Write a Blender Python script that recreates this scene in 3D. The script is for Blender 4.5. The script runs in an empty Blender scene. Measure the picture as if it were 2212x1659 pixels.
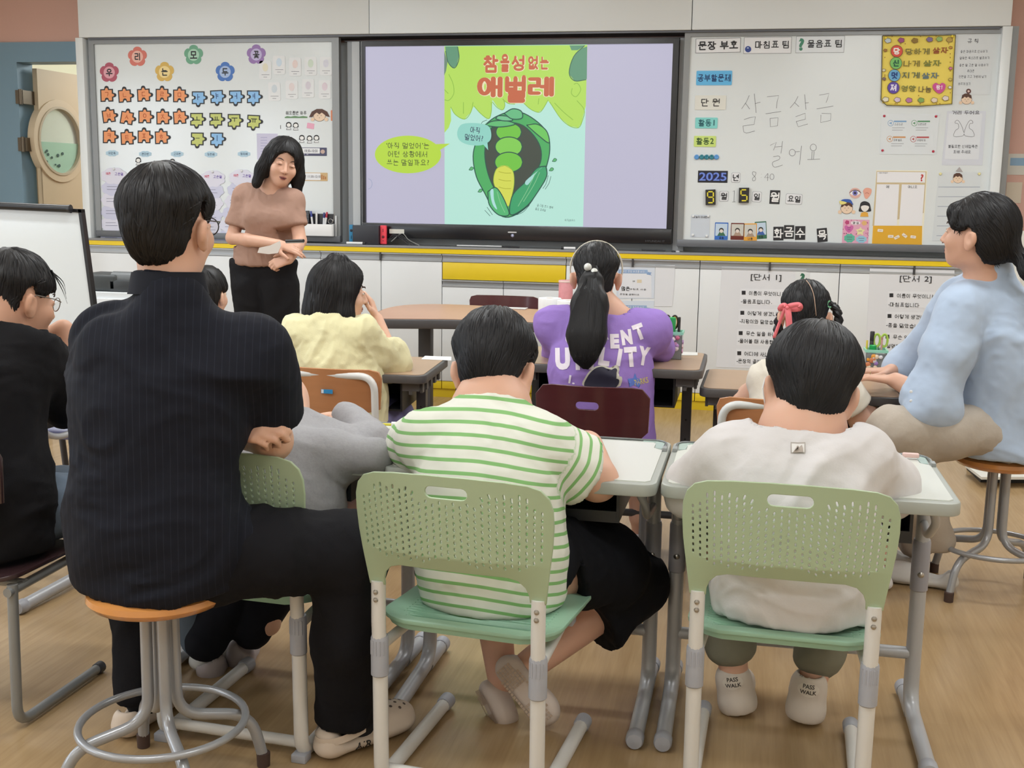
import bpy, bmesh, math, random
import numpy as np
from mathutils import Vector, Matrix
from mathutils.bvhtree import BVHTree

# ---------------------------------------------------------------- camera, world, exposure, lights
SC = bpy.context.scene
FPX, YAW, PITCH, ROLL, D = 2500.0, -0.199, 0.164, 0.015, 7.067
CAM = np.array([1.439, 0.0, 1.282])
_F = np.array([math.sin(YAW)*math.cos(PITCH), math.cos(YAW)*math.cos(PITCH), -math.sin(PITCH)])
_R0 = np.array([math.cos(YAW), -math.sin(YAW), 0.0]); _U0 = np.cross(_R0, _F)
_R = _R0*math.cos(ROLL)+_U0*math.sin(ROLL); _U = -_R0*math.sin(ROLL)+_U0*math.cos(ROLL)
cd = bpy.data.cameras.new('camera'); cam = bpy.data.objects.new('camera', cd)
SC.collection.objects.link(cam)
cd.sensor_fit = 'HORIZONTAL'; cd.sensor_width = 36.0; cd.lens = FPX/2212.0*36.0
cd.clip_start = 0.05; cd.clip_end = 60
m = Matrix(((_R[0], _U[0], -_F[0], CAM[0]), (_R[1], _U[1], -_F[1], CAM[1]), (_R[2], _U[2], -_F[2], CAM[2]), (0, 0, 0, 1)))
cam.matrix_world = m
SC.camera = cam
SC.view_settings.view_transform = 'Standard'
SC.view_settings.look = 'None'
SC.view_settings.exposure = -0.08
SC.view_settings.gamma = 1.0
SC.view_settings.use_curve_mapping = False
w = bpy.data.worlds.new('world'); SC.world = w; w.use_nodes = True
w.node_tree.nodes['Background'].inputs[0].default_value = (0.75, 0.85, 1.0, 1)
w.node_tree.nodes['Background'].inputs[1].default_value = 1.0

def area(name, loc, rot, sx, sy, power, col=(1, 1, 1)):
    l = bpy.data.lights.new(name, 'AREA'); l.shape = 'RECTANGLE'; l.size = sx; l.size_y = sy
    l.energy = power; l.color = col
    o = bpy.data.objects.new(name, l); SC.collection.objects.link(o)
    o.location = loc; o.rotation_euler = rot
    return o
# ceiling panels (the room's lamps) and daylight from the windows in the left wall
PANELS = [(x, y) for y in (-0.6, 1.4, 3.4, 5.3) for x in (-2.2, 0.1, 2.4)]
for i, (x, y) in enumerate(PANELS):
    area('ceiling_lamp_light', (x, y, 2.60), (0, 0, 0), 1.1, 0.28, (21 if y > 5 else 15) if y > 1 else 11, (0.93, 0.975, 1.0))
for y in (0.4, 3.2):
    area('window_daylight', (-4.45, y, 1.6), (0, math.radians(-90), 0), 1.3, 1.9, 34, (0.82, 0.91, 1.0))
area('corridor_fill_light', (-2.4, 8.7, 2.5), (0, math.radians(25), 0), 1.6, 0.8, 60, (0.95, 1.0, 0.97))  # unseen light added to brighten the open door leaf

# ---------------------------------------------------------------- pixel <-> room
def ray(px, py):
    return _F + _R*(px-1106.0)/FPX + _U*(829.5-py)/FPX
def PY(px, py, y):                       # point of the picture at room depth y
    d = ray(px, py); return Vector(CAM + d*(y/d[1]))
def PZ(px, py, z):                       # point of the picture at height z
    d = ray(px, py); return Vector(CAM + d*((z-CAM[2])/d[2]))

# ---------------------------------------------------------------- materials
def lin(c):
    c = c/255.0
    return c/12.92 if c <= 0.04045 else ((c+0.055)/1.055)**2.4
def rgb(c): return (lin(c[0]), lin(c[1]), lin(c[2]), 1.0)
MC = {}
def M(c, rough=0.6, metal=0.0, spec=0.5, emit=0.0, noise=0.0, nscale=40.0, bump=0.0, coat=0.0, trans=0.0, alpha=1.0, sheen=0.0, sss=0.0, nstretch=None):
    key = (tuple(c), rough, metal, spec, emit, noise, nscale, bump, coat, trans, alpha, sheen, sss, nstretch)
    if key in MC: return MC[key]
    mt = bpy.data.materials.new('mat_%02x%02x%02x' % tuple(int(v) for v in c)); mt.use_nodes = True
    nt = mt.node_tree; b = nt.nodes['Principled BSDF']
    b.inputs['Base Color'].default_value = rgb(c)
    b.inputs['Roughness'].default_value = rough
    b.inputs['Metallic'].default_value = metal
    b.inputs['Specular IOR Level'].default_value = spec
    if emit:
        b.inputs['Emission Color'].default_value = rgb(c); b.inputs['Emission Strength'].default_value = emit
        b.inputs['Base Color'].default_value = (0.01, 0.01, 0.01, 1)
    if coat: b.inputs['Coat Weight'].default_value = coat; b.inputs['Coat Roughness'].default_value = 0.08
    if trans: b.inputs['Transmission Weight'].default_value = trans
    if alpha < 1: b.inputs['Alpha'].default_value = alpha
    if sheen: b.inputs['Sheen Weight'].default_value = sheen
    if sss:
        b.inputs['Subsurface Weight'].default_value = sss
        b.inputs['Subsurface Radius'].default_value = (0.012, 0.004, 0.002)
        b.inputs['Subsurface Scale'].default_value = 1.0
    if noise or bump:
        tc = nt.nodes.new('ShaderNodeTexCoord'); mp = nt.nodes.new('ShaderNodeMapping')
        nt.links.new(tc.outputs['Object'], mp.inputs[0])
        if nstretch: mp.inputs['Scale'].default_value = nstretch
        n = nt.nodes.new('ShaderNodeTexNoise'); n.inputs['Scale'].default_value = nscale; n.inputs['Detail'].default_value = 4
        nt.links.new(mp.outputs[0], n.inputs['Vector'])
        if noise:
            mx = nt.nodes.new('ShaderNodeMix'); mx.data_type = 'RGBA'
            lo = [max(0, v*(1-noise)) for v in rgb(c)[:3]]; hi = [min(1, v*(1+noise)) for v in rgb(c)[:3]]
            mx.inputs[6].default_value = (*lo, 1); mx.inputs[7].default_value = (*hi, 1)
            nt.links.new(n.outputs[0], mx.inputs[0])
            nt.links.new(mx.outputs[2], b.inputs['Base Color'])
        if bump:
            bp = nt.nodes.new('ShaderNodeBump'); bp.inputs['Strength'].default_value = bump; bp.inputs['Distance'].default_value = 0.002
            nt.links.new(n.outputs[0], bp.inputs['Height']); nt.links.new(bp.outputs[0], b.inputs['Normal'])
    MC[key] = mt
    return mt

# ---------------------------------------------------------------- objects
def link(o, parent=None):
    SC.collection.objects.link(o)
    if parent is not None:                # meshes are made in room coordinates: keep them there
        off = parent.location if parent.parent is None and parent.type == 'EMPTY' else Vector((0, 0, 0))
        o.parent = parent; o.matrix_parent_inverse = Matrix.Translation(-off)
    return o
def tag(o, label=None, cat=None, group=None, kind=None):
    if label: o['label'] = label
    if cat: o['category'] = cat
    if group: o['group'] = group
    if kind: o['kind'] = kind
    return o
def thing(name, label, cat, loc=(0, 0, 0), group=None):
    o = bpy.data.objects.new(name, None); o.empty_display_size = 0.05
    o.location = loc; SC.collection.objects.link(o)
    return tag(o, label, cat, group)
def mobj(name, verts, faces, mat, parent=None, smooth=False, mats=None, fm=None):
    me = bpy.data.meshes.new(name); me.from_pydata([tuple(v) for v in verts], [], faces)
    if mats:
        for x in mats: me.materials.append(x)
        if fm is not None: me.polygons.foreach_set('material_index', fm)
    else: me.materials.append(mat)
    if smooth: me.polygons.foreach_set('use_smooth', [True]*len(me.polygons))
    me.update()
    return link(bpy.data.objects.new(name, me), parent)
def bmobj(name, bm, mat, parent=None, smooth=False, angle=None):
    me = bpy.data.meshes.new(name); bm.to_mesh(me); bm.free(); me.materials.append(mat)
    if smooth or angle: me.polygons.foreach_set('use_smooth', [True]*len(me.polygons))
    if angle: me.set_sharp_from_angle(angle=math.radians(angle))
    return link(bpy.data.objects.new(name, me), parent)

def box(name, x0, x1, y0, y1, z0, z1, mat, parent=None, bev=0.0, seg=2):
    bm = bmesh.new(); bmesh.ops.create_cube(bm, size=1.0)
    for v in bm.verts: v.co = Vector((x0+(v.co.x+.5)*(x1-x0), y0+(v.co.y+.5)*(y1-y0), z0+(v.co.z+.5)*(z1-z0)))
    if bev: bmesh.ops.bevel(bm, geom=bm.edges[:], offset=bev, segments=seg, profile=0.5, affect='EDGES')
    return bmobj(name, bm, mat, parent, angle=40 if bev else None)
class MB:
    """collects simple solids that form ONE part"""
    def __init__(s): s.v = []; s.f = []
    def add(s, v, f):
        n = len(s.v); s.v += [tuple(p) for p in v]; s.f += [tuple(i+n for i in q) for q in f]; return s
    def box(s, x0, x1, y0, y1, z0, z1):
        v = [(x, y, z) for z in (z0, z1) for y in (y0, y1) for x in (x0, x1)]
        return s.add(v, [(0, 2, 3, 1), (4, 5, 7, 6), (0, 1, 5, 4), (2, 6, 7, 3), (0, 4, 6, 2), (1, 3, 7, 5)])
    def tube(s, pts, r, n=12, closed=False, caps=True):
        v, f = tube_geo(pts, r, n, closed, caps); return s.add(v, f)
    def lathe(s, prof, c, n=24, axis='z'):
        v, f = lathe_geo(prof, c, n, axis); return s.add(v, f)
    def obj(s, name, mat, parent=None, smooth=True):
        o = mobj(name, s.v, s.f, mat, parent)
        if smooth:
            o.data.polygons.foreach_set('use_smooth', [True]*len(o.data.polygons)); o.data.set_sharp_from_angle(angle=math.radians(38))
        return o
def catmull(pts, n=6, closed=False):
    P = [Vector(p) for p in pts]; out = []
    N = len(P)
    rng = range(N) if closed else range(N-1)
    for i in rng:
        p0 = P[(i-1) % N] if closed or i > 0 else P[0]*2-P[1]
        p1 = P[i]; p2 = P[(i+1) % N]
        p3 = P[(i+2) % N] if closed or i+2 < N else P[-1]*2-P[-2]
        for k in range(n):
            t = k/n
            out.append(0.5*((2*p1)+(p2-p0)*t+(2*p0-5*p1+4*p2-p3)*t*t+(3*p1-p0-3*p2+p3)*t**3))
    if not closed: out.append(P[-1])
    return out
def fillet(pts, r, n=6):
    """polyline with rounded corners"""
    P = [Vector(p) for p in pts]; out = [P[0]]
    for i in range(1, len(P)-1):
        a = (P[i-1]-P[i]); b = (P[i+1]-P[i]); q = min(r, a.length*.48, b.length*.48)
        A = P[i]+a.normalized()*q; B = P[i]+b.normalized()*q
        for k in range(n+1):
            t = k/n; out.append(A*(1-t)**2+P[i]*2*t*(1-t)+B*t*t)
    out.append(P[-1]); return out
def tube_geo(pts, r, n=12, closed=False, caps=True):
    P = [Vector(p) for p in pts]; N = len(P); rs = r if hasattr(r, '__len__') else [r]*N
    T = []
    for i in range(N):
        a = P[(i-1) % N] if closed or i > 0 else P[i]; b = P[(i+1) % N] if closed or i < N-1 else P[i]
        t = (b-a); T.append(t.normalized() if t.length > 1e-9 else Vector((0, 0, 1)))
    up = Vector((0, 0, 1)) if abs(T[0].z) < .9 else Vector((1, 0, 0))
    nrm = T[0].cross(up).normalized(); v = []; f = []
    for i in range(N):
        if i: nrm = (nrm-T[i]*nrm.dot(T[i]));  nrm.normalize()
        bi = T[i].cross(nrm)
        for k in range(n):
            a = 2*math.pi*k/n; v.append(P[i]+nrm*math.cos(a)*rs[i]+bi*math.sin(a)*rs[i])
    for i in range(N if closed else N-1):
        j = (i+1) % N
        for k in range(n): f.append((i*n+k, i*n+(k+1) % n, j*n+(k+1) % n, j*n+k))
    if caps and not closed: f.append(tuple(range(n))[::-1]); f.append(tuple((N-1)*n+k for k in range(n)))
    return v, f
def tube(name, pts, r, mat, parent=None, n=12, closed=False, caps=True):
    v, f = tube_geo(pts, r, n, closed, caps); o = mobj(name, v, f, mat, parent, smooth=True)
    o.data.set_sharp_from_angle(angle=math.radians(50)); return o
def lathe_geo(prof, c, n=24, axis='z'):
    v = []; f = []
    for (r, z) in prof:
        for k in range(n):
            a = 2*math.pi*k/n
            if axis == 'z': v.append((c[0]+r*math.cos(a), c[1]+r*math.sin(a), c[2]+z))
            elif axis == 'y': v.append((c[0]+r*math.cos(a), c[1]+z, c[2]+r*math.sin(a)))
            else: v.append((c[0]+z, c[1]+r*math.cos(a), c[2]+r*math.sin(a)))
    for i in range(len(prof)-1):
        for k in range(n): f.append((i*n+k, i*n+(k+1) % n, (i+1)*n+(k+1) % n, (i+1)*n+k))
    if prof[0][0] > 1e-6: f.append(tuple(range(n))[::-1])
    if prof[-1][0] > 1e-6: f.append(tuple((len(prof)-1)*n+k for k in range(n)))
    if axis == 'y': f = [q[::-1] for q in f]
    return v, f
def lathe(name, prof, c, mat, parent=None, n=28, axis='z'):
    v, f = lathe_geo(prof, c, n, axis); o = mobj(name, v, f, mat, parent, smooth=True)
    o.data.set_sharp_from_angle(angle=math.radians(45)); return o
def prism(name, pts, mat, parent=None, vec=(0, 0.002, 0), smooth=False):
    """flat outline (3D points) given thickness along vec"""
    P = [Vector(p) for p in pts]; n = len(P); V = P+[p+Vector(vec) for p in P]
    f = [tuple(range(n)), tuple(range(2*n-1, n-1, -1))]+[(i, (i+1) % n, n+(i+1) % n, n+i)[::-1] for i in range(n)]
    bm = bmesh.new(); vs = [bm.verts.new(v) for v in V]
    for q in f: bm.faces.new([vs[i] for i in q])
    bmesh.ops.recalc_face_normals(bm, faces=bm.faces[:])
    bmesh.ops.triangulate(bm, faces=[x for x in bm.faces if len(x.verts) > 4])
    return bmobj(name, bm, mat, parent)
def rrect2(w, h, r, n=4):
    r = min(r, w/2*.99, h/2*.99); out = []
    for cx, cz, a0 in ((w/2-r, h/2-r, 0), (-w/2+r, h/2-r, 90), (-w/2+r, -h/2+r, 180), (w/2-r, -h/2+r, 270)):
        for k in range(n+1):
            a = math.radians(a0+90*k/n); out.append((cx+r*math.cos(a), cz+r*math.sin(a)))
    return out
def curve2d(splines, depth=0.0, bev=0.0):
    """filled outline with holes -> mesh (local xy)"""
    c = bpy.data.curves.new('c', 'CURVE'); c.dimensions = '2D'; c.fill_mode = 'BOTH'; c.extrude = depth; c.bevel_depth = bev; c.bevel_resolution = 1
    for sp in splines:
        s = c.splines.new('POLY'); s.points.add(len(sp)-1)
        s.points.foreach_set('co', [x for p in sp for x in (p[0], p[1], 0, 1)]); s.use_cyclic_u = True
    o = bpy.data.objects.new('c', c); me = bpy.data.meshes.new_from_object(o)
    bpy.data.objects.remove(o); bpy.data.curves.remove(c)
    return me

# ---------------------------------------------------------------- flat things on the front wall
def wp(px, py, off=0.0):
    return PY(px, py, D-off)
def mpx(px, py, off=0.0):                # metres per picture pixel on the wall there
    a = wp(px-10, py, off); b = wp(px+10, py, off); c = wp(px, py-10, off); d = wp(px, py+10, off)
    return (b-a).length/20, (c-d).length/20
def wpoly(name, pts, off, mat, parent=None, th=0.0012, smooth=0, closed=True):
    P = [wp(x, y, off) for x, y in pts]
    if smooth: P = catmull(P, smooth, True)
    return prism(name, P, mat, parent, (0, th, 0))
def wflat(name, pts, off, mat, parent=None, smooth=0):
    P = [wp(x, y, off) for x, y in pts]
    if smooth: P = catmull(P, smooth, True)
    bm = bmesh.new(); fc = bm.faces.new([bm.verts.new(p) for p in P]); bm.normal_update()
    if fc.normal.y > 0: fc.normal_flip()
    bmesh.ops.triangulate(bm, faces=bm.faces[:])
    return bmobj(name, bm, mat, parent)
def wcirc(name, px, py, r, off, mat, parent=None, ry=None, n=20, rot=0):
    ry = ry or r
    return wflat(name, [(px+r*math.cos(a)*math.cos(rot)-ry*math.sin(a)*math.sin(rot), py+r*math.cos(a)*math.sin(rot)+ry*math.sin(a)*math.cos(rot)) for a in [2*math.pi*k/n for k in range(n)]], off, mat, parent)
def wcard(name, x0, y0, x1, y1, off, mat, parent=None, r=2.0, th=0.0012, rot=0.0, flat=False):
    """rounded card, given as picture box; stands square to the room"""
    c = wp((x0+x1)/2, (y0+y1)/2, off); sx, sz = mpx((x0+x1)/2, (y0+y1)/2, off)
    a = math.radians(rot)
    pts = [Vector((c.x+u*math.cos(a)-v*math.sin(a), c.y, c.z+u*math.sin(a)+v*math.cos(a))) for u, v in rrect2((x1-x0)*sx, (y1-y0)*sz, r*sx)]
    if flat:
        o = mobj(name, pts, [tuple(range(len(pts)))], mat, parent); return o
    return prism(name, pts, mat, parent, (0, th, 0))
def ribbon_geo(P, w, nrm):
    v = []; f = []; P = [Vector(p) for p in P]; n = len(P)
    for i in range(n):
        t = (P[min(i+1, n-1)]-P[max(i-1, 0)]).normalized(); s = t.cross(nrm).normalized()*w/2
        v += [P[i]-s, P[i]+s]
    for i in range(n-1): f.append((2*i, 2*i+1, 2*i+3, 2*i+2))
    return v, f
def wlines(name, lines, w, off, mat, parent=None, smooth=0):
    """drawn strokes, w in picture pixels"""
    mb = MB()
    for L in lines:
        P = [wp(x, y, off) for x, y in L]
        if smooth and len(P) > 2: P = catmull(P, smooth)
        v, f = ribbon_geo(P, w*mpx(*L[0])[0], Vector((0, 1, 0))); mb.add(v, f)
    o = mb.obj(name, mat, parent, smooth=False); return o
TXC = {}
def _o(cx, cy, rx, ry, n=14): return [(cx+rx*math.cos(2*math.pi*k/n), cy+ry*math.sin(2*math.pi*k/n)) for k in range(n+1)]
# Korean letters as pen strokes in a unit box (x right, y up)
CHO = 'ㄱㄲㄴㄷㄸㄹㅁㅂㅃㅅㅆㅇㅈㅉㅊㅋㅌㅍㅎ'
JUNG = 'ㅏㅐㅑㅒㅓㅔㅕㅖㅗㅘㅙㅚㅛㅜㅝㅞㅟㅠㅡㅢㅣ'
JONG = ['', 'ㄱ', 'ㄲ', 'ㄱㅅ', 'ㄴ', 'ㄴㅈ', 'ㄴㅎ', 'ㄷ', 'ㄹ', 'ㄹㄱ', 'ㄹㅁ', 'ㄹㅂ', 'ㄹㅅ', 'ㄹㅌ', 'ㄹㅍ', 'ㄹㅎ', 'ㅁ', 'ㅂ', 'ㅂㅅ', 'ㅅ', 'ㅆ', 'ㅇ', 'ㅈ', 'ㅊ', 'ㅋ', 'ㅌ', 'ㅍ', 'ㅎ']
JS = {'ㄱ': [[(0, 1), (1, 1), (.95, .45), (.7, 0)]], 'ㄴ': [[(0, 1), (0, 0), (1, 0)]], 'ㄷ': [[(1, 1), (0, 1), (0, 0), (1, 0)]],
      'ㄹ': [[(0, 1), (1, 1), (1, .52), (0, .52), (0, 0), (1, 0)]], 'ㅁ': [[(0, 1), (1, 1), (1, 0), (0, 0), (0, 1)]], 'ㅂ': [[(0, 1), (0, 0), (1, 0), (1, 1)], [(0, .5), (1, .5)]],
      'ㅅ': [[(.5, 1), (.42, .55), (0, 0)], [(.47, .62), (1, 0)]], 'ㅇ': [_o(.5, .5, .5, .5)], 'ㅈ': [[(.05, 1), (.95, 1)], [(.5, 1), (.4, .5), (0, 0)], [(.47, .6), (1, 0)]],
      'ㅊ': [[(.35, 1), (.65, 1)], [(.05, .74), (.95, .74)], [(.5, .74), (.4, .4), (0, 0)], [(.47, .45), (1, 0)]], 'ㅋ': [[(0, 1), (1, 1), (.95, .45), (.75, 0)], [(0, .52), (.95, .55)]],
      'ㅌ': [[(1, 1), (0, 1), (0, 0), (1, 0)], [(0, .5), (.95, .5)]], 'ㅍ': [[(0, 1), (1, 1)], [(0, 0), (1, 0)], [(.3, 1), (.3, 0)], [(.7, 1), (.7, 0)]], 'ㅎ': [[(.35, 1), (.65, 1)], [(0, .74), (1, .74)], _o(.5, .27, .36, .27)]}
for d_, s_ in (('ㄲ', 'ㄱ'), ('ㄸ', 'ㄷ'), ('ㅃ', 'ㅂ'), ('ㅆ', 'ㅅ'), ('ㅉ', 'ㅈ')):
    JS[d_] = [[(x*.44+k*.56, y) for x, y in q] for k in (0, 1) for q in JS[s_]]
VV = {'ㅏ': ([.35], [(.35, 1, .5)]), 'ㅑ': ([.35], [(.35, 1, .66), (.35, 1, .38)]), 'ㅓ': ([.75], [(.1, .75, .5)]), 'ㅕ': ([.75], [(.1, .75, .66), (.1, .75, .38)]), 'ㅣ': ([.6], []),
      'ㅐ': ([.25, .85], [(.25, .85, .5)]), 'ㅒ': ([.25, .85], [(.25, .85, .66), (.25, .85, .38)]), 'ㅔ': ([.5, .95], [(.05, .5, .5)]), 'ㅖ': ([.5, .95], [(.05, .5, .66), (.05, .5, .38)])}
HV = {'ㅗ': (0, [(.5, 1)]), 'ㅛ': (0, [(.32, 1), (.68, 1)]), 'ㅜ': (1, [(.5, 0)]), 'ㅠ': (1, [(.32, 0), (.68, 0)]), 'ㅡ': (.5, [])}
CV = {'ㅘ': 'ㅗㅏ', 'ㅙ': 'ㅗㅐ', 'ㅚ': 'ㅗㅣ', 'ㅝ': 'ㅜㅓ', 'ㅞ': 'ㅜㅔ', 'ㅟ': 'ㅜㅣ', 'ㅢ': 'ㅡㅣ'}
def fitbox(S, x0, y0, x1, y1): return [[(x0+x*(x1-x0), y0+y*(y1-y0)) for x, y in q] for q in S]
def vstrokes(v):
    bars, br = VV[v]; return [[(x, 1), (x, 0)] for x in bars]+[[(a, y), (b, y)] for a, b, y in br]
def hstrokes(v):
    y, st = HV[v]; return [[(0, y), (1, y)]]+[[(x, y), (x, e)] for x, e in st]
def syllable(ch):
    """pen strokes of one Korean character in a box 0..1"""
    n = ord(ch)-0xAC00
    if not 0 <= n < 11172:
        if ch in JS: return fitbox(JS[ch], .12, .05, .88, .85)
        if ch in VV: return fitbox(vstrokes(ch), .2, .0, .8, .9)
        return fitbox(hstrokes(ch), .1, .25, .9, .65)
    c, v, j = CHO[n//588], JUNG[(n % 588)//28], JONG[n % 28]; b = .36 if j else .0; H = .9; S = []
    if v in VV:
        xs_ = .5 if v in 'ㅐㅒㅔㅖ' else .56
        S += fitbox(JS[c], .06, b+.1*(1 if not j else .6), xs_-.04 if v in 'ㅏㅑㅣㅐㅒ' else xs_-.1, H-.04); S += fitbox(vstrokes(v), xs_, b+(.02 if j else 0), .96, H)
    elif v in HV:
        dn = v in 'ㅜㅠ'
        if j: S += fitbox(JS[c], .22, .62, .78, H); S += fitbox(hstrokes(v), .04, (.36 if dn else .45), .96, (.5 if dn else .57))
        else: S += fitbox(JS[c], .2, .5, .8, H); S += fitbox(hstrokes(v), .03, .02 if dn else .12, .97, .32 if dn else .36)
    else:
        h_, w_ = CV[v]
        if j: S += fitbox(JS[c], .08, .62, .58, H); S += fitbox(hstrokes(h_), .03, .42, .66, .54); S += fitbox(vstrokes(w_), .62, .38, .98, H)
        else: S += fitbox(JS[c], .08, .46, .56, H); S += fitbox(hstrokes(h_), .02, .1, .66, .34); S += fitbox(vstrokes(w_), .62, 0, .98, H)
    if j:
        if len(j) == 1: S += fitbox(JS[j], .2, .0, .84, .3)
        else: S += fitbox(JS[j[0]], .14, 0, .48, .3); S += fitbox(JS[j[1]], .56, 0, .9, .3)
    return S
def pen_geo(S, w_, V, F):
    r = w_/2
    for q in S:
        for i in range(len(q)-1):
            (ax, ay), (bx, by) = q[i], q[i+1]; L_ = math.hypot(bx-ax, by-ay) or 1e-6; ux, uy = (bx-ax)/L_, (by-ay)/L_; n = len(V)
            last = i == len(q)-2
            V += [(ax-uy*r, ay+ux*r), (ax-ux*r*.7-uy*r*.7, ay-uy*r*.7+ux*r*.7), (ax-ux*r, ay-uy*r), (ax-ux*r*.7+uy*r*.7, ay-uy*r*.7-ux*r*.7), (ax+uy*r, ay-ux*r),
                  (bx+uy*r, by-ux*r), (bx+ux*r*.7+uy*r*.7, by+uy*r*.7-ux*r*.7), (bx+ux*r, by+uy*r), (bx+ux*r*.7-uy*r*.7, by+uy*r*.7+ux*r*.7), (bx-uy*r, by+ux*r)]
            F.append(tuple(range(n, n+10)))
FC = {}
def text_mesh(s, size, bold=0.0, align='CENTER', sp=1.0):
    key = (s, bold, align, sp)
    if key not in TXC:
        V = []; F = []; x = 0.0; run = ''
        def flush(run, x):
            if not run.strip(): return x+.3*len(run)
            c = bpy.data.curves.new('t', 'FONT'); c.body = run; c.size = 1.0; c.offset = bold; c.resolution_u = 3; c.space_character = sp
            o = bpy.data.objects.new('t', c); me = bpy.data.meshes.new_from_object(o); n = len(V)
            V.extend([(q.co.x+x, q.co.y) for q in me.vertices]); F.extend([tuple(i+n for i in p.vertices) for p in me.polygons])
            wd = max([q.co.x for q in me.vertices] or [0]); bpy.data.meshes.remove(me); bpy.data.objects.remove(o); bpy.data.curves.remove(c)
            return x+wd+.06
        for ch in s:
            if ord(ch) > 0x3000:
                if run: x = flush(run, x); run = ''
                pen_geo([[(p[0]*.8+x, p[1]*.86-.08) for p in q] for q in syllable(ch)], .072+bold*2, V, F); x += .92*sp
            else: run += ch
        if run: x = flush(run, x)
        ys = [p[1] for p in V]; cy = (max(ys)+min(ys))/2; V = [(p[0], p[1]-cy, 0) for p in V]
        TXC[key] = (V, F)
    v, f = TXC[key]
    return [(a[0]*size, a[1]*size, 0) for a in v], f
def wtext(name, s, px, py, hpx, off, mat, parent=None, bold=0.0, rot=0.0, sx=1.0, width=None, align='CENTER', shear=0.0, sp=1.0):
    """lettering centred at a picture point; hpx = height of the block; width = full width in pixels"""
    mx, mz = mpx(px, py, off); v, f = text_mesh(s, 1.0, bold, align, sp)
    ys = [p[1] for p in v]; xs = [p[0] for p in v]
    h = max(ys)-min(ys); k = hpx*mz/h; kx = k*sx
    if width: kx = width*mx/(max(xs)-min(xs))
    xc = (max(xs)+min(xs))/2 if align == 'CENTER' else min(xs)
    c = wp(px, py, off); a = math.radians(rot); V = []
    for iv, p in enumerate(v):
        x = (p[0]-xc)*kx+p[1]*k*shear; z = p[1]*k
        V.append((c.x+x*math.cos(a)-z*math.sin(a), c.y-(iv//10 % 60)*8e-6, c.z+x*math.sin(a)+z*math.cos(a)))
    return mobj(name, V, f, mat, parent)
INK = (38, 38, 42)
def ink(c=INK): return M(c, 0.55)
# ================================================================ the room
def struct(o, name=None): o['kind'] = 'structure'; return o
# floor: printed wood vinyl, grain along the room
def floor_mat():
    mt = bpy.data.materials.new('wood_vinyl'); mt.use_nodes = True; nt = mt.node_tree; b = nt.nodes['Principled BSDF']; L = nt.links
    tc = nt.nodes.new('ShaderNodeTexCoord')
    mp = nt.nodes.new('ShaderNodeMapping'); mp.inputs['Scale'].default_value = (9, 0.9, 1); L.new(tc.outputs['Object'], mp.inputs[0])
    n = nt.nodes.new('ShaderNodeTexNoise'); n.inputs['Scale'].default_value = 2.4; n.inputs['Detail'].default_value = 7; n.inputs['Distortion'].default_value = 1.1
    L.new(mp.outputs[0], n.inputs['Vector'])
    mp2 = nt.nodes.new('ShaderNodeMapping'); mp2.inputs['Scale'].default_value = (60, 2.5, 1); L.new(tc.outputs['Object'], mp2.inputs[0])
    n2 = nt.nodes.new('ShaderNodeTexNoise'); n2.inputs['Scale'].default_value = 2; n2.inputs['Detail'].default_value = 3; L.new(mp2.outputs[0], n2.inputs['Vector'])
    br = nt.nodes.new('ShaderNodeTexBrick'); br.offset = 0.37; br.inputs['Scale'].default_value = 1.0
    br.inputs['Brick Width'].default_value = 0.95; br.inputs['Row Height'].default_value = 0.09; br.inputs['Mortar Size'].default_value = 0.0007
    br.inputs['Color1'].default_value = (0.42, 0.42, 0.42, 1); br.inputs['Color2'].default_value = (0.6, 0.6, 0.6, 1); br.inputs['Mortar'].default_value = (0.4, 0.4, 0.4, 1)
    mp3 = nt.nodes.new('ShaderNodeMapping'); mp3.inputs['Rotation'].default_value = (0, 0, math.pi/2); L.new(tc.outputs['Object'], mp3.inputs[0]); L.new(mp3.outputs[0], br.inputs[0])
    a = nt.nodes.new('ShaderNodeMath'); a.operation = 'MULTIPLY_ADD'; a.inputs[1].default_value = 0.65; L.new(n.outputs[0], a.inputs[0])
    a2 = nt.nodes.new('ShaderNodeMath'); a2.operation = 'MULTIPLY'; a2.inputs[1].default_value = 0.35; L.new(n2.outputs[0], a2.inputs[0]); L.new(a2.outputs[0], a.inputs[2])
    a3 = nt.nodes.new('ShaderNodeMath'); a3.operation = 'MULTIPLY_ADD'; a3.inputs[1].default_value = 0.35; a3.inputs[2].default_value = -0.17; L.new(br.outputs[0], a3.inputs[0])
    a4 = nt.nodes.new('ShaderNodeMath'); L.new(a.outputs[0], a4.inputs[0]); L.new(a3.outputs[0], a4.inputs[1])
    cr = nt.nodes.new('ShaderNodeValToRGB'); cr.color_ramp.elements[0].position = 0.22; cr.color_ramp.elements[0].color = rgb((154, 126, 90)); cr.color_ramp.elements[1].position = 0.82; cr.color_ramp.elements[1].color = rgb((188, 160, 120))
    L.new(a4.outputs[0], cr.inputs[0]); L.new(cr.outputs[0], b.inputs['Base Color'])
    b.inputs['Roughness'].default_value = 0.24; b.inputs['Specular IOR Level'].default_value = 0.5
    return mt
struct(box('floor', -4.5, 4.2, -2.0, 10.2, -0.12, 0.0, floor_mat()))
WALLP = M((243, 238, 228), 0.8)
SALMON = M((208, 168, 155), 0.75, noise=0.03, nscale=120)
BLUE = M((118, 148, 168), 0.5)
WHITEP = M((226, 231, 233), 0.35)
struct(box('ceiling', -4.5, 4.2, -2.0, 10.2, 2.66, 2.8, M((240, 240, 236), 0.9)))
struct(box('wall_back', -4.5, 4.2, -2.12, -2.0, 0, 2.66, WALLP))
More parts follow.
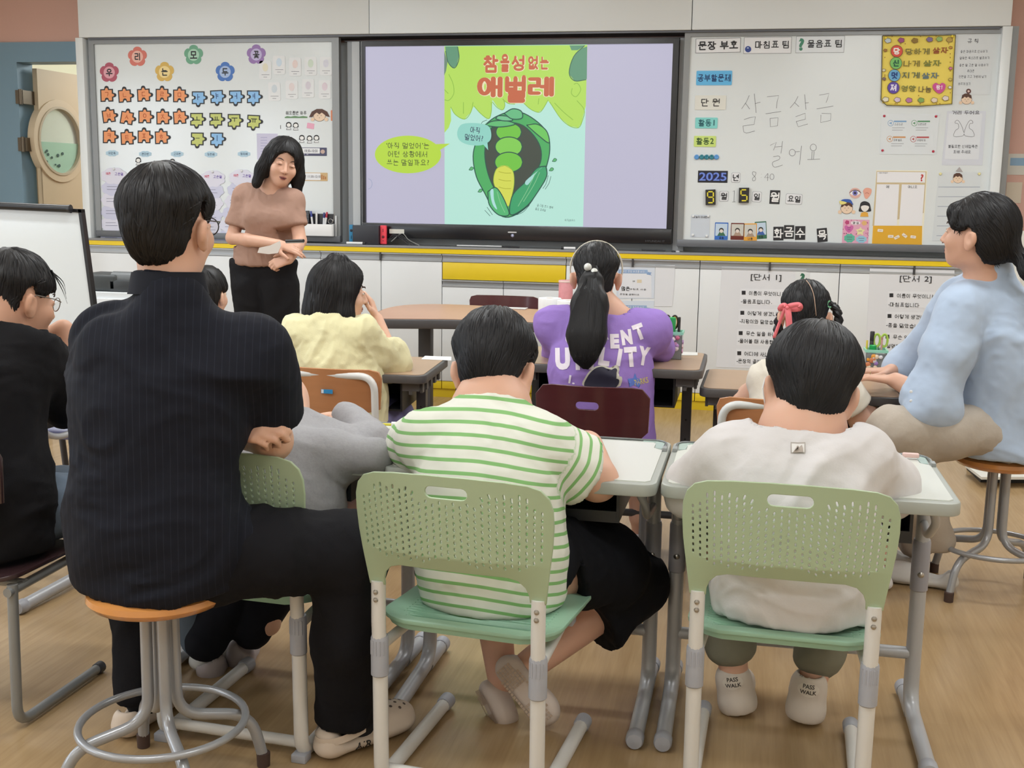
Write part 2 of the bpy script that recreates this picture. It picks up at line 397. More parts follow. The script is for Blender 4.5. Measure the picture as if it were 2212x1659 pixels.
# right wall, left wall with two windows
struct(box('wall_right', 4.2, 4.32, -2.0, 10.2, 0, 2.66, WALLP))
WL = MB(); 
for y0, y1, z0, z1 in ((-2, -0.6, 0, 2.66), (1.4, 2.2, 0, 2.66), (4.2, 7.22, 0, 2.66), (-.6, 1.4, 0, .95), (-.6, 1.4, 2.25, 2.66), (2.2, 4.2, 0, .95), (2.2, 4.2, 2.25, 2.66)): WL.box(-4.62, -4.5, y0, y1, z0, z1)
struct(WL.obj('wall_left', WALLP, smooth=False))
for i, y in enumerate((0.4, 3.2)):
    fr = MB(); 
    for a in (-1.0, 0.0, 1.0): fr.box(-4.58, -4.54, y+a*.97-.025, y+a*.97+.025, .95, 2.25)
    fr.box(-4.58, -4.54, y-1, y+1, .95, 1.0); fr.box(-4.58, -4.54, y-1, y+1, 2.2, 2.25)
    struct(fr.obj('window_%d' % (i+1), M((235, 235, 235), 0.4)))
# front wall around the built-in board unit: salmon paint, door opening at the left
YW = D+0.15
oL = PY(42, 200, YW).x                   # left edge of the door opening
lint = PY(100, 134, YW).z; band = PY(100, 91, YW).z
XU0, XU1 = wp(170, 300).x, wp(2180, 300).x
FW = MB(); FW.box(-4.5, XU0+.02, YW, YW+.14, band, 2.66); FW.box(XU1-.03, 4.2, YW, YW+.14, 0, 2.66); FW.box(XU0+.02, XU1-.03, YW, YW+.14, 0, 2.66); FW.box(-4.5, oL-.32, YW, YW+.14, 0, band)
struct(FW.obj('wall_front', SALMON, smooth=False))
tr = MB(); tr.box(oL-.32, XU0+.02, YW-.015, YW+.16, lint, band); tr.box(oL-.32, oL, YW-.015, YW+.16, 0, lint)
struct(tr.obj('trim_1', BLUE, smooth=False))
# corridor beyond the door
CW = M((232, 226, 205), 0.8)
struct(box('wall_corridor', -4.5, 4.2, 10.2, 10.3, 0, 2.66, CW))
struct(box('wall_corridor_end', -4.62, -4.5, YW+.14, 10.2, 0, 2.66, CW))
# the door leaf, swung open into the corridor, with its round porthole
CREAM = M((203, 184, 154), 0.5)
dx = oL+0.055; th = math.radians(86)
def leaf(s, z, o=0.0): return Vector((dx+s*math.cos(th)+o*math.sin(th), YW+.10+s*math.sin(th)-o*math.cos(th), z))
def on_leaf(px, py):                     # distance along the leaf and height of a picture point
    n = np.array([math.sin(th), -math.cos(th), 0]); p0 = np.array(leaf(0, 0)); d = ray(px, py); t = ((p0-CAM)@n)/(d@n); p = CAM+d*t
    return (p-p0)@np.array([math.cos(th), math.sin(th), 0]), p[2]
sc, zc = on_leaf(124, 305)
door = tag(bpy.data.objects.new('door_1', None), kind='structure'); door.location = leaf(0, 0); SC.collection.objects.link(door)
ho = curve2d([[(0, 0), (0.86, 0), (0.86, lint-.03), (0, lint-.03)], [(sc+.235*math.cos(a*math.pi/18), zc+.235*math.sin(a*math.pi/18)) for a in range(36)]], depth=0.018)
for v in ho.vertices: v.co = leaf(v.co.x, v.co.y, v.co.z)
ho.materials.append(CREAM); link(bpy.data.objects.new('door_leaf', ho), door)
def ring(name, r0, r1, o0, o1, mat, par):
    mb = MB(); n = 48; V = []; 
    for (r, o) in ((r0, o0), (r0, o1), (r1, o1), (r1, o0)):
        V += [leaf(sc+r*math.cos(2*math.pi*k/n), zc+r*math.sin(2*math.pi*k/n), o) for k in range(n)]
    f = [(i*n+k, i*n+(k+1) % n, ((i+1) % 4)*n+(k+1) % n, ((i+1) % 4)*n+k) for i in range(4) for k in range(n)]
    return mb.add(V, f).obj(name, mat, par)
ring('porthole_rim', .232, .285, -.024, .028, M((208, 190, 162), .4), door)
ring('porthole_trim', .222, .238, -.03, .034, M((190, 178, 155), .35), door)
def disc(name, r, o, mat, par, zlo=-9, zhi=9, ds=0, dz=0, n=40):
    P = []
    for k in range(n):
        a = 2*math.pi*k/n; P.append((sc+ds+r*math.cos(a), max(zc+zlo, min(zc+zhi, zc+dz+r*math.sin(a)))))
    return prism(name, [leaf(s, z, o) for s, z in P], mat, par, tuple(leaf(0, 0, .003)-leaf(0, 0)))
disc('glass_pane', .228, 0, M((230, 238, 232), .12, trans=0.55), door)
disc('frosted_film', .224, .006, M((200, 236, 214), .5, trans=0.5), door, zhi=-.01)
rr = random.Random(4)
for k in range(11):
    disc('film_dot', rr.uniform(.006, .012), .012, M((62, 88, 84), .6), door, ds=-.16+.3*rr.random()*rr.random(), dz=-.06-.13*rr.random(), n=8)
for pz in (210, 312):
    z = PY(42, pz, YW).z
    mb = MB(); mb.box(oL-.012, oL+.045, YW-.03, YW+.1, z-.045, z+.045); mb.tube([(oL+.03, YW-.035, z-.05), (oL+.03, YW-.035, z+.05)], .012)
    mb.obj('hinge', M((105, 96, 84), .35, metal=.8), door)
box('corridor_window', -4.2, -3.5, 10.17, 10.19, .9, 2.2, M((225, 240, 228), .5, emit=5)).name = 'window_3'
struct(bpy.data.objects['window_3'])
# ceiling lamps
for i, (x, y) in enumerate(PANELS):
    t = thing('ceiling_lamp', 'flat white light panel in the ceiling, %s of the %s row from the boards' % (('left', 'middle', 'right')[i % 3], ('fourth', 'third', 'second', 'first')[i//3]), 'lamp', (x, y, 2.66), 'ceiling light panels above the desks')
    mb = MB()
    for a in (-1, 1): mb.box(x+a*.58-.02, x+a*.58+.02, y-.17, y+.17, 2.615, 2.66); mb.box(x-.6, x+.6, y+a*.16-.02, y+a*.16+.02, 2.615, 2.66)
    mb.obj('frame', M((235, 235, 235), .4), t, smooth=False)
    box('diffuser', x-.56, x+.56, y-.14, y+.14, 2.63, 2.65, M((255, 252, 246), .5, emit=6.0), t)

# ================================================================ the built-in unit: fascia, jambs, boards, cabinets
YF = D-0.05
zF = PY(1106, 69, YF).z
fas = MB()
xs = [PY(x, 30, YF).x for x in (168, 797, 1495, 2187)]
uf = thing('fascia', 'white panelled fascia running above the whiteboards and screen', 'panelling', ((xs[0]+xs[3])/2, YF, zF))
for i in range(3):
    a = xs[i]+(0.002 if i else 0); b = xs[i+1]-.002
    P = box('panel', a, b, YF, YW, zF, 2.66, WHITEP, uf, bev=.003)
SHAD = M((70, 74, 80), .5); GRAYP = M((186, 191, 194), .45); ALU = M((140, 142, 143), .42, metal=.35); ALUD = M((112, 115, 120), .4, metal=.3)
box('shadow_strip', xs[0]+.054, xs[3]-.054, D-.03, YW, zF-.012, zF-.001, M((96, 98, 104), .4, metal=.3), uf)  # dark strip standing in for the shadow at the fascia's lower edge
# side posts
for i, (a, b, c) in enumerate(((168, 176, 190), (2187, 2180, 2160))):
    zt = zF
    xa = wp(a, 30).x
    xa2 = xa+(.052 if i == 0 else -.052)
    t = thing('side_post', 'tall white post closing the board unit at its %s end' % ('door' if i == 0 else 'bulletin board'), 'post', (xa, D, 0))
    box('post_face', min(xa, xa2), max(xa, xa2), YF+.005, YW, 0.0, zt-.001, WHITEP, t, bev=.003)
    xb = xa+(.085 if i == 0 else -.085)
    box('inner_edge', min(xa2, xb), max(xa2, xb), D+.031, YW, .97, zt-.031, M((176, 184, 190), .4), t)
# back panel behind the screen
zc0 = wp(1100, 541).z
struct(box('trim_2', xs[0]+.08, xs[3]-.08, D+.10, YW, .6, zF-.031, M((190, 196, 200), .5)))
def gray_rib(px, w, c):
    x = wp(px, 300).x
    return x-w/2, x+w/2, c
pst = thing('screen_surround', 'ribbed grey metal surround behind the big screen', 'panelling', (0, D+.1, .94))
for px, w, c in ((752, .03, (150, 155, 160)), (765, .05, (196, 200, 203)), (778, .012, (168, 172, 176)), (1478, .035, (170, 174, 178)), (1466, .03, (188, 192, 196))):
    x = wp(px, 300).x; box('rib', x-w/2, x+w/2, D+.04, D+.10, zc0+.02, zF-.031, M(c, .45), pst)
box('top_cover', wp(740, 80).x, wp(1488, 80).x, D+.03, D+.1, wp(1100, 84).z, zF-.031, M((82, 84, 88), .4, metal=.3), pst)

# whiteboards
def board(lab, outer, inner, par=None):
    (x0, y0), (x1, y1) = outer; (u0, v0), (u1, v1) = inner
    A = wp(x0, y0); B = wp(x1, y1)
    t = thing('whiteboard', lab, 'whiteboard', ((A.x+B.x)/2, D, B.z))
    U = wp(u0, v0); V = wp(u1, v1)
    box('writing_surface', U.x, V.x, D, D+.012, V.z, U.z, M((222, 228, 230), .16, spec=.6), t)
    f = MB(); y0_, y1_ = D-.012, D+.03
    f.box(A.x, B.x, y0_, y1_, U.z, A.z); f.box(A.x, U.x, y0_, y1_, V.z, U.z); f.box(V.x, B.x, y0_, y1_, V.z, U.z)
    f.obj('frame', ALU, t, smooth=False)
    box('bottom_rail', A.x, B.x, y0_-.008, y1_, B.z, V.z, ALUD, t, bev=.004)
    return t
WBL = board('large whiteboard covered with letter puzzle pieces, left of the screen', ((192, 82), (737, 523)), ((204, 96), (722, 509)))
WBR = board('large whiteboard with date magnets and class rules, right of the screen', ((1480, 66), (2160, 549)), ((1492, 80), (2143, 532)))

# ---------------- base cabinets and the long ledge
YC = D-0.10
zL = PY(1239, 545, YC).z
xA, xB = wp(176, 520).x, wp(2150, 560).x
led = thing('ledge', 'long grey ledge with a yellow front band under the boards', 'worktop', ((xA+xB)/2, YC, zL))
box('ledge_top', xA, xB, YC-.012, D+.08, zL, zL+.014, M((140, 141, 143), .4), led, bev=.003)
box('yellow_band', xA, xB, YC-.008, YC+.05, zL-.028, zL, M((238, 206, 28), .35), led)
CABW = M((226, 229, 231), .32); YEL = M((234, 204, 40), .38)
zR1 = zL-.03; zR0 = zL-.078
def xx(px): return max(xA+.001, min(xB-.001, PY(px, 575, YC).x))
units = [(168, 300, 430, 'leftmost white base cabinet behind the easel'), (430, 560, 693, 'white base cabinet behind the teacher'),
         (693, 823, 955, 'white base cabinet between the teacher and the yellow drawer'), (955, 1088, 1223, 'white base cabinet with a yellow drawer under the screen'),
         (1223, 1367, 1512, 'white base cabinet with blue-headed worksheets taped to it'), (1512, 1663, 1815, 'white base cabinet holding the first clue poster'),
         (1815, 1975, 2140, 'white base cabinet holding the second clue poster')]
for k, (a, mid, b, lab) in enumerate(units):
    x0, xm, x1 = xx(a), xx(mid), xx(b)
    t = thing('base_cabinet', lab, 'cabinet', ((x0+x1)/2, YC, 0))
    box('carcass', x0+.002, x1-.002, YC+.02, D+.08, 0.02, zL-.030, M((150, 152, 155), .6), t)
    def rail(xa, xb, z0, z1):
        mb = MB(); mb.box(xa, xb, YC-.012, YC+.02, z1-.008, z1); mb.box(xa, xb, YC+.006, YC+.02, z0+.012, z1-.008); mb.box(xa, xb, YC-.004, YC+.02, z0, z0+.012)
        return mb
    top = zR0
    if k == 3:
        rail(x0+.002, x1-.002, zR0, zR1).obj('handle_rail', M((176, 180, 184), .35, metal=.3), t, smooth=False)
        zd = PY(1090, 607, YC).z
        box('drawer', x0+.003, x1-.003, YC, YC+.02, zd, zR0-.002, YEL, t, bev=.002)
        top = zd-.045
        for s, (p, q) in enumerate(((x0, xm), (xm, x1))): rail(p+.002, q-.002, zd-.045, zd-.003).obj('handle_rail', M((176, 180, 184), .35, metal=.3), t, smooth=False)
    else:
        for s, (p, q) in enumerate(((x0, xm), (xm, x1))): rail(p+.002, q-.002, zR0, zR1).obj('handle_rail', M((176, 180, 184), .35, metal=.3), t, smooth=False)
        box('joint_cap', xm-.006, xm+.006, YC-.014, YC, zR0, zR1, M((60, 60, 62), .5), t)
    for s, (p, q) in enumerate(((x0, xm), (xm, x1))):
        box('door', p+.002, q-.002, YC, YC+.02, .105, top-.002, CABW, t, bev=.002)
    box('lower_drawer', x0+.002, x1-.002, YC+.002, YC+.02, .055, .102, YEL, t, bev=.002)
    box('plinth', x0, x1, YC+.012, YC+.03, 0.0, .052, M((214, 184, 30), .45), t)
# ================================================================ the interactive screen
tv = thing('interactive_screen', 'big black-framed interactive screen showing a green picture book cover', 'screen', (0, D, 1.05))
a0, a1 = wp(779, 88, .02), wp(1466, 512, .02)
bx0, bx1, bz1 = wp(782, 300, .02).x, wp(1459, 300, .02).x, wp(1100, 86, .02).z
sx0, sx1 = wp(791, 300).x, wp(1447, 300).x
szt, szb = wp(1100, 98).z, wp(1100, 487).z
bzb = wp(1100, 520, .03).z
TVB = M((24, 25, 30), .25, spec=.6)
mb = MB(); mb.box(bx0, bx1, D-.02, D+.09, szt, bz1); mb.box(bx0, sx0, D-.02, D+.09, szb, szt); mb.box(sx1, bx1, D-.02, D+.09, szb, szt)
mb.obj('bezel', TVB, tv, smooth=False)
box('lower_panel', bx0, bx1, D-.03, D+.09, bzb, szb, TVB, tv, bev=.006)
box('back_housing', sx0, sx1, D+.012, D+.09, szb, szt, TVB, tv)
def E(c, k=1.0): return M(c, .4, emit=k)
disp = box('display', sx0, sx1, D-.001, D+.012, szb, szt, E((196, 193, 216), .92), tv)
o0 = .0016
wpoly('display_cover', [(960, 96.5), (1268.6, 94), (1259.5, 489.5), (960.5, 484)], o0, E((188, 236, 222), .95), disp, th=.0004)
_ly = [0.0024]
def L(nm, pts, c, k=.95, smooth=0, st=0.0003):
    _ly[0] += st
    return wflat(nm, pts, _ly[0], E(c, k), disp, smooth)
def A(X, Y): return (930+X/5.978, 60+Y/5.978)
def B(X, Y): return (930+X/5.978, 230+Y/5.978)
# canopy of leaves
L('display_canopy', [A(180, 240), A(2025, 222), A(2005, 1010), A(1980, 1100), A(1945, 1240), A(1905, 1290), A(1800, 1270), A(1680, 1170), A(1560, 1000), A(1515, 940), A(1440, 1060), A(1390, 1090), A(1290, 1050), A(1190, 960), A(1100, 980), A(1030, 985), A(960, 960), A(950, 1050), A(920, 1060), A(860, 1020), A(800, 930), A(785, 1100), A(770, 1170), A(730, 1175), A(650, 1110), A(560, 1010), A(520, 1090), A(440, 1180), A(380, 1170), A(300, 1100), A(260, 1020), A(265, 1200), A(235, 1290), A(180, 1355)], (184, 226, 92))
LG = (150, 200, 70)
def stroke(nm, lines, w, c, smooth=4, k=.9):
    _ly[0] += .0003
    return wlines(nm, lines, w, _ly[0], E(c, k), disp, smooth)
stroke('display_leaf_lines', [[A(260, 1020), A(320, 1120), A(440, 1180), A(520, 1090), A(550, 960)], [A(560, 1010), A(650, 1110), A(750, 1175), A(785, 1080), A(785, 960)], [A(800, 960), A(860, 1030), A(930, 1060), A(960, 1000), A(940, 920)],
       [A(930, 920), A(1000, 975), A(1090, 985)], [A(1190, 960), A(1290, 1050), A(1395, 1092), A(1450, 1050), A(1520, 930)], [A(1540, 960), A(1680, 1170), A(1800, 1270), A(1910, 1290), A(1960, 1200), A(1985, 1060), A(1890, 940)],
       [A(235, 600), A(290, 720), A(300, 850), A(240, 935), A(180, 930)], [A(425, 960), A(425, 1110)], [A(1600, 970), A(1720, 1090), A(1840, 1190)], [A(1400, 910), A(1390, 990)], [A(180, 800), A(230, 850)], [A(1830, 780), A(1820, 850), A(1880, 890), A(1940, 800), A(1900, 720), A(1850, 730)]], 1.6, LG)
DG = (96, 152, 120)
L('display_dark_leaf', [A(190, 242), A(350, 240), A(368, 360), A(340, 480), A(300, 520), A(240, 470), A(200, 360)], DG)
L('display_dark_leaf', [A(178, 300), A(220, 440), A(200, 560), A(176, 615)], (110, 140, 120))
L('display_dark_leaf', [A(2022, 240), A(2018, 660), A(1960, 685), A(1860, 685), A(1790, 600), A(1800, 480), A(1850, 360), A(1940, 270)], DG)
L('display_dark_leaf', [A(1795, 228), A(2000, 226), A(1900, 290), A(1820, 290)], DG)
stroke('display_leaf_lines', [[A(195, 300), A(230, 450), A(310, 520), A(368, 400), A(350, 245)], [A(1990, 230), A(1850, 370), A(1790, 580), A(1860, 685), A(2010, 670)]], 1.8, (62, 108, 84))
# lettering on the cover
def tvtext(s, px, py, h, c, wd=None, bold=.02, rot=0, k=.9, out=None):
    if out:
        _ly[0] += .0003; wtext('display_lettering', s, px+.8, py+.8, h+1.2, _ly[0], E(out, .95), disp, bold=bold*1.9, width=(wd+2) if wd else None, rot=rot)
    _ly[0] += .0003; return wtext('display_lettering', s, px, py, h, _ly[0], E(c, k), disp, bold=bold, width=wd, rot=rot)
RED = (206, 104, 66)
for ch, X, Y, w_, h_ in (('참', 780, 465, 195, 235), ('을', 960, 455, 120, 235), ('성', 1130, 455, 165, 205), ('없', 1325, 450, 130, 180), ('는', 1470, 455, 115, 170)):
    p = A(X, Y); tvtext(ch, p[0], p[1], h_/5.978, RED, w_/5.978, bold=.035, out=(240, 232, 190))
for ch, X, Y, w_, h_ in (('애', 765, 765, 330, 270), ('벌', 1095, 790, 270, 360), ('레', 1425, 760, 340, 260)):
    p = A(X, Y); tvtext(ch, p[0], p[1], h_/5.978, RED, w_/5.978, bold=.045, out=(240, 232, 190))
# a plain leafy bud stands in for the book's artwork
OUT = (28, 84, 72); G1 = (66, 176, 104); G2 = (120, 208, 110)
def blob(nm, pts, c, line=OUT, lw=2.2, k=.9):
    L(nm, pts, c, k, smooth=5); stroke(nm+'_edge', [list(pts)+[pts[0]]], lw, line, 5)
blob('display_bud', [B(700, 240), B(850, 130), B(1080, 60), B(1300, 140), B(1500, 330), B(1540, 560), B(1490, 800), B(1400, 1050), B(1250, 1290), B(1010, 1430), B(830, 1350), B(700, 1120), B(590, 900), B(550, 640), B(600, 430)], (76, 180, 100))
blob('display_bud_inside', [B(760, 300), B(950, 210), B(1200, 250), B(1400, 480), B(1420, 720), B(1280, 950), B(1120, 1160), B(900, 1140), B(760, 920), B(700, 600)], (62, 72, 62))
for yy, rr_ in ((330, 165), (520, 175), (720, 180)):
    blob('display_segment', [B(1010+rr_*math.cos(a), yy+rr_*.72*math.sin(a)) for a in [k*math.pi/6 for k in range(12)]], (116, 204, 66) if yy != 520 else (134, 214, 84))
blob('display_belly', [B(960, 760), B(1060, 830), B(1080, 980), B(1050, 1150), B(1000, 1290), B(900, 1150), B(815, 980), B(850, 810)], (222, 228, 86), (150, 190, 60), 1.2)
for y_ in (860, 960, 1060): stroke('display_belly_line', [[B(880, y_-20), B(960, y_), B(1040, y_)]], 1.2, (176, 180, 40))
blob('display_leaf', [B(740, 1100), B(830, 1045), B(900, 1110), B(980, 1270), B(1010, 1400), B(880, 1400), B(760, 1270)], (84, 190, 120))
blob('display_leaf', [B(1490, 770), B(1500, 900), B(1400, 1080), B(1250, 1280), B(1060, 1400), B(1020, 1330), B(1070, 1130), B(1240, 960), B(1370, 800)], (56, 168, 110))
L('display_leaf_gleam', [B(770, 1100), B(810, 1070), B(820, 1200), B(860, 1330), B(800, 1260)], (178, 228, 226), smooth=4)
L('display_leaf_gleam', [B(1440, 790), B(1380, 840), B(1260, 1010), B(1230, 960)], (168, 222, 214), smooth=4)
stroke('display_leaf_line', [[B(1130, 1290), B(1250, 1080), B(1360, 850)], [B(1200, 1230), B(1330, 1020), B(1410, 850)], [B(860, 1100), B(900, 1240), B(960, 1370)]], 1.1, (150, 214, 160))
blob('display_leaf', [B(700, 245), B(800, 190), B(980, 185), B(1090, 230), B(900, 265)], (98, 196, 120))
blob('display_leaf', [B(1240, 240), B(1380, 230), B(1500, 320), B(1530, 470), B(1400, 380)], (112, 208, 96))
blob('display_leaf', [B(840, 160), B(880, 120), B(1000, 130), B(1060, 180), B(940, 185)], (120, 204, 150))
blob('display_leaf', [B(950, 90), B(1060, 30), B(1170, 60), B(1180, 150), B(1050, 160)], (104, 196, 136))
for X, Y in ((1600, 690), (1560, 810), (525, 800), (640, 1085)):
    blob('display_speck', [B(X-30, Y+20), B(X, Y-20), B(X+30, Y-5), B(X+10, Y+22)], (96, 190, 120), OUT, 1)
stroke('display_motion_line', [[B(1520, 890), B(1490, 1000), B(1450, 1060)], [B(1555, 900), B(1530, 990), B(1480, 1070)], [B(730, 1300), B(800, 1400)], [B(700, 1340), B(770, 1415)], [B(1280, 1270), B(1200, 1360), B(1110, 1400)], [B(650, 250), B(670, 200), B(730, 175)]], 1.0, (50, 90, 84))
blob('display_bubble', [B(345, 330), B(400, 235), B(560, 215), B(730, 245), B(780, 330), B(765, 440), B(650, 500), B(480, 490), B(370, 430)], (150, 220, 206), (150, 220, 206), .5)
L('display_bubble_tail', [B(680, 490), B(745, 565), B(735, 470)], (150, 220, 206))
for s, X, Y, w_, h_, r_ in (('아직', 575, 305, 125, 95, -6), ('멀었어?', 560, 405, 235, 95, -6)):
    p = B(X, Y); tvtext(s, p[0], p[1], h_/5.978*.86, (44, 60, 90), w_/5.978, bold=.012, rot=r_)
for s, X, Y, w_, h_, r_ in (('글·그림 로스 붐벽', 1478, 1290, 210, 34, -8), ('옮김 김세실', 1420, 1330, 135, 34, -8), ('위즈덤하우스', 1800, 1470, 135, 30, 0)):
    p = B(X, Y); tvtext(s, p[0], p[1], h_/5.978, (70, 96, 96), w_/5.978, bold=.004, rot=r_)
def A6(X, Y): return (770+X/3.072, 70+Y/3.072)
L('display_question_bubble', [A6(342+220*math.cos(a), 810+125*math.sin(a)) for a in [k*math.pi/20 for k in range(40)]], (186, 222, 60))
L('display_question_tail', [A6(515, 742), A6(620, 738), A6(555, 780)], (186, 222, 60))
for s, X, Y, w_ in (('‘아직 멀었어’는', 340, 752, 285), ('어떤 상황에서', 338, 808, 260), ('쓰는 말일까요?', 340, 864, 280)):
    p = A6(X, Y); tvtext(s, p[0], p[1], 13.5, (66, 78, 34), w_/3.072, bold=.004)
stroke('display_circle_tool', [[A6(78+26*math.cos(a), 1005+33*math.sin(a)) for a in [-math.pi/2+k*math.pi/12 for k in range(13)]]], 1.2, (160, 170, 200))
# bezel details
wcard('sticker', 841, 495, 873, 504.5, .0325, M((214, 214, 206), .6), tv, r=1)
wcard('status_lamp', 1097, 500.5, 1116, 503, .0325, M((225, 228, 232), .3, metal=.5), tv, r=1)
p = wp(1107, 509, .034); lathe('power_button', [(.0, -.006), (.008, -.005), (.011, 0), (.011, .004)], p, M((190, 196, 230), .2, metal=.6), tv, axis='y')
wtext('maker_lettering', 'HYUNDAI IT', 1415, 521, 4, .0306, M((70, 72, 78), .4), tv, width=42)

# ================================================================ magnets and papers on the left board
FO = 0.0032
def L2(X, Y): return (190+X/6.381, 70+Y/6.381)
def L3(X, Y): return (450+X/6.381, 70+Y/6.381)
flo = [('우', (235.9, 156.7), (178, 84, 104), (224, 164, 176), 'rose'), ('리', (296.6, 122.5), (216, 120, 106), (238, 186, 172), 'coral'), ('는', (355.3, 155.4), (216, 178, 88), (240, 216, 150), 'yellow'),
       ('모', (418, 118.6), (108, 168, 136), (172, 212, 188), 'green'), ('두', (486.2, 155.4), (66, 114, 190), (166, 188, 226), 'blue'), ('꽃', (553.4, 117.8), (150, 116, 178), (194, 182, 222), 'violet')]
for ch, (px, py), c1, c2, nm in flo:
    t = thing('flower_magnet', '%s paper flower magnet bearing the syllable %s' % (nm, ch), 'magnet', wp(px, py), 'paper flowers along the top of the left whiteboard')
    pts = []
    for k in range(40):
        a = 2*math.pi*k/40; r = 16.2+4.6*abs(math.cos(2.5*(a-math.pi/2)))**.6
        pts.append((px+r*math.cos(a), py-r*1.05*math.sin(a)))
    wpoly('petals', pts, .0022, M(c1, .45), t, th=.0018)
    wcirc('centre', px, py, 12.2, .0028, M(c2, .45), t, ry=13)
    wtext('lettering', ch, px, py, 16.5, .0034, ink(), t, bold=.03)
def jigsaw(px, py, s, rot, top, right, bottom, left, grow=0):
    """outline in picture pixels; each side: 1 tab, -1 notch, 0 straight"""
    h = s/2; k = s*.165; P = []
    def side(x0, y0, x1, y1, v):
        dx_, dy_ = (x1-x0), (y1-y0); nx, ny = dy_/s, -dx_/s
        out = [(x0, y0)]
        if v:
            mx_, my_ = (x0+x1)/2, (y0+y1)/2; ux, uy = dx_/s, dy_/s; kk = k+(grow if v > 0 else -grow)*.9
            for a in range(0, 181, 20):
                t_ = math.radians(180-a); q = math.sin(t_)*kk*1.15*v+(.25*k*v if 20 < a < 160 else 0)
                out.append((mx_+ux*math.cos(t_)*kk+nx*q, my_+uy*math.cos(t_)*kk+ny*q))
        return out
    g = grow; c = [(-h-g, -h-g), (h+g, -h-g), (h+g, h+g), (-h-g, h+g)]; s = s+2*g
    for i, v in enumerate((top, right, bottom, left)): P += side(*c[i], *c[(i+1) % 4], v)
    a = math.radians(rot)
    return [(px+x*math.cos(a)+y*math.sin(a), py-x*math.sin(a)+y*math.cos(a)) for x, y in P]
ORA, BLU, YGR = (236, 156, 104), (140, 190, 236), (196, 204, 116)
puz = [(ch, 'o', *L2(X, Y), r) for ch, X, Y, r in (('ㄱ', 258, 868, 2), ('ㄴ', 505, 878, 4), ('ㄷ', 765, 865, 3), ('ㄹ', 1020, 865, 0), ('ㅁ', 1260, 875, 0), ('ㅂ', 285, 1155, 8), ('ㅅ', 535, 1180, -9), ('ㅇ', 782, 1165, 0), ('ㅈ', 1030, 1180, 1), ('ㅊ', 1262, 1175, 4), ('ㅋ', 292, 1440, 0), ('ㅌ', 538, 1460, 3), ('ㅍ', 772, 1440, 0), ('ㅎ', 1010, 1450, 2))]
puz += [(ch, 'b', x, y, r) for ch, x, y, r in (('ㅏ', 428, 211, 0), ('ㅑ', 468, 208.5, 3), ('ㅓ', 508.5, 209, 1), ('ㅕ', 547, 209, 0), ('ㅣ', 468, 300, -1))]
puz += [(ch, 'y', x, y, r) for ch, x, y, r in (('ㅗ', 424.5, 257.5, 0), ('ㅛ', 466, 257.5, 0), ('ㅜ', 505.5, 260, 0), ('ㅠ', 547.5, 262, -3), ('ㅡ', 426, 300, -1))]
LN = dict(zip('ㄱㄴㄷㄹㅁㅂㅅㅇㅈㅊㅋㅌㅍㅎㅏㅑㅓㅕㅣㅗㅛㅜㅠㅡ', 'giyeok nieun digeut rieul mieum bieup siot ieung jieut chieut kieuk tieut pieup hieut a ya eo yeo i o yo u yu eu'.split()))
for ch, k, px, py, r in puz:
    c, sd, nm = {'o': (ORA, (1, 1, -1, 0), 'orange'), 'b': (BLU, (0, 1, 1, -1), 'light blue'), 'y': (YGR, (0, 1, 1, -1), 'yellow-green')}[k]
    t = thing('puzzle_piece', '%s jigsaw piece magnet with the letter %s (%s)' % (nm, ch, LN[ch]), 'magnet', wp(px, py), 'letter puzzle pieces on the left whiteboard')
    wpoly('dark_rim', jigsaw(px, py, 25.5, r, *sd, grow=1.0), .0022, M((34, 36, 42), .5), t, th=.002)
    wflat('coloured_face', jigsaw(px, py, 24.2, r, *sd, grow=-.8), .0026, M(c, .5, noise=.06, nscale=90), t)
    big = ch in 'ㅏㅑㅓㅕㅣ'
    dk = {'o': (172, 66, 20), 'b': (24, 52, 110), 'y': (60, 64, 30)}[k]
    wtext('lettering', ch, px-(0 if k == 'o' else -1), py-(2.6 if k == 'o' else 1.5), 13 if big else (9 if ch != 'ㅡ' else 1.3), .0032, M(dk, .5), t, bold=.012, rot=r)
# name clouds
def cloudpts(px, py, w_, h_, n=8, amp=.16, ph=0.0):
    return [(px+w_/2*(1+amp*abs(math.sin(n/2*a+ph)))*math.cos(a), py+h_/2*(1+amp*abs(math.sin(n/2*a+ph)))*math.sin(a)) for a in [2*math.pi*k/48 for k in range(48)]]
for s, px, py in (('이민욱', 242, 331), ('윤다빈', 313.6, 332.7), ('고주원', 382.6, 332.7), ('장은혜', 455.5, 333.5), ('장지혜', 527, 332.5)):
    t = thing('name_tag', 'pale blue cloud name tag, %s in its row' % {242: 'first', 313.6: 'second', 382.6: 'third', 455.5: 'fourth', 527: 'fifth'}[px], 'tag', wp(px, py), 'cloud name tags on the left whiteboard')
    wpoly('cloud', cloudpts(px, py, 25, 12), .0016, M((176, 206, 224), .4), t, th=.0014)
    wtext('lettering', s, px, py, 5.6, .0022, M((40, 66, 100), .5), t, width=15, bold=.01)
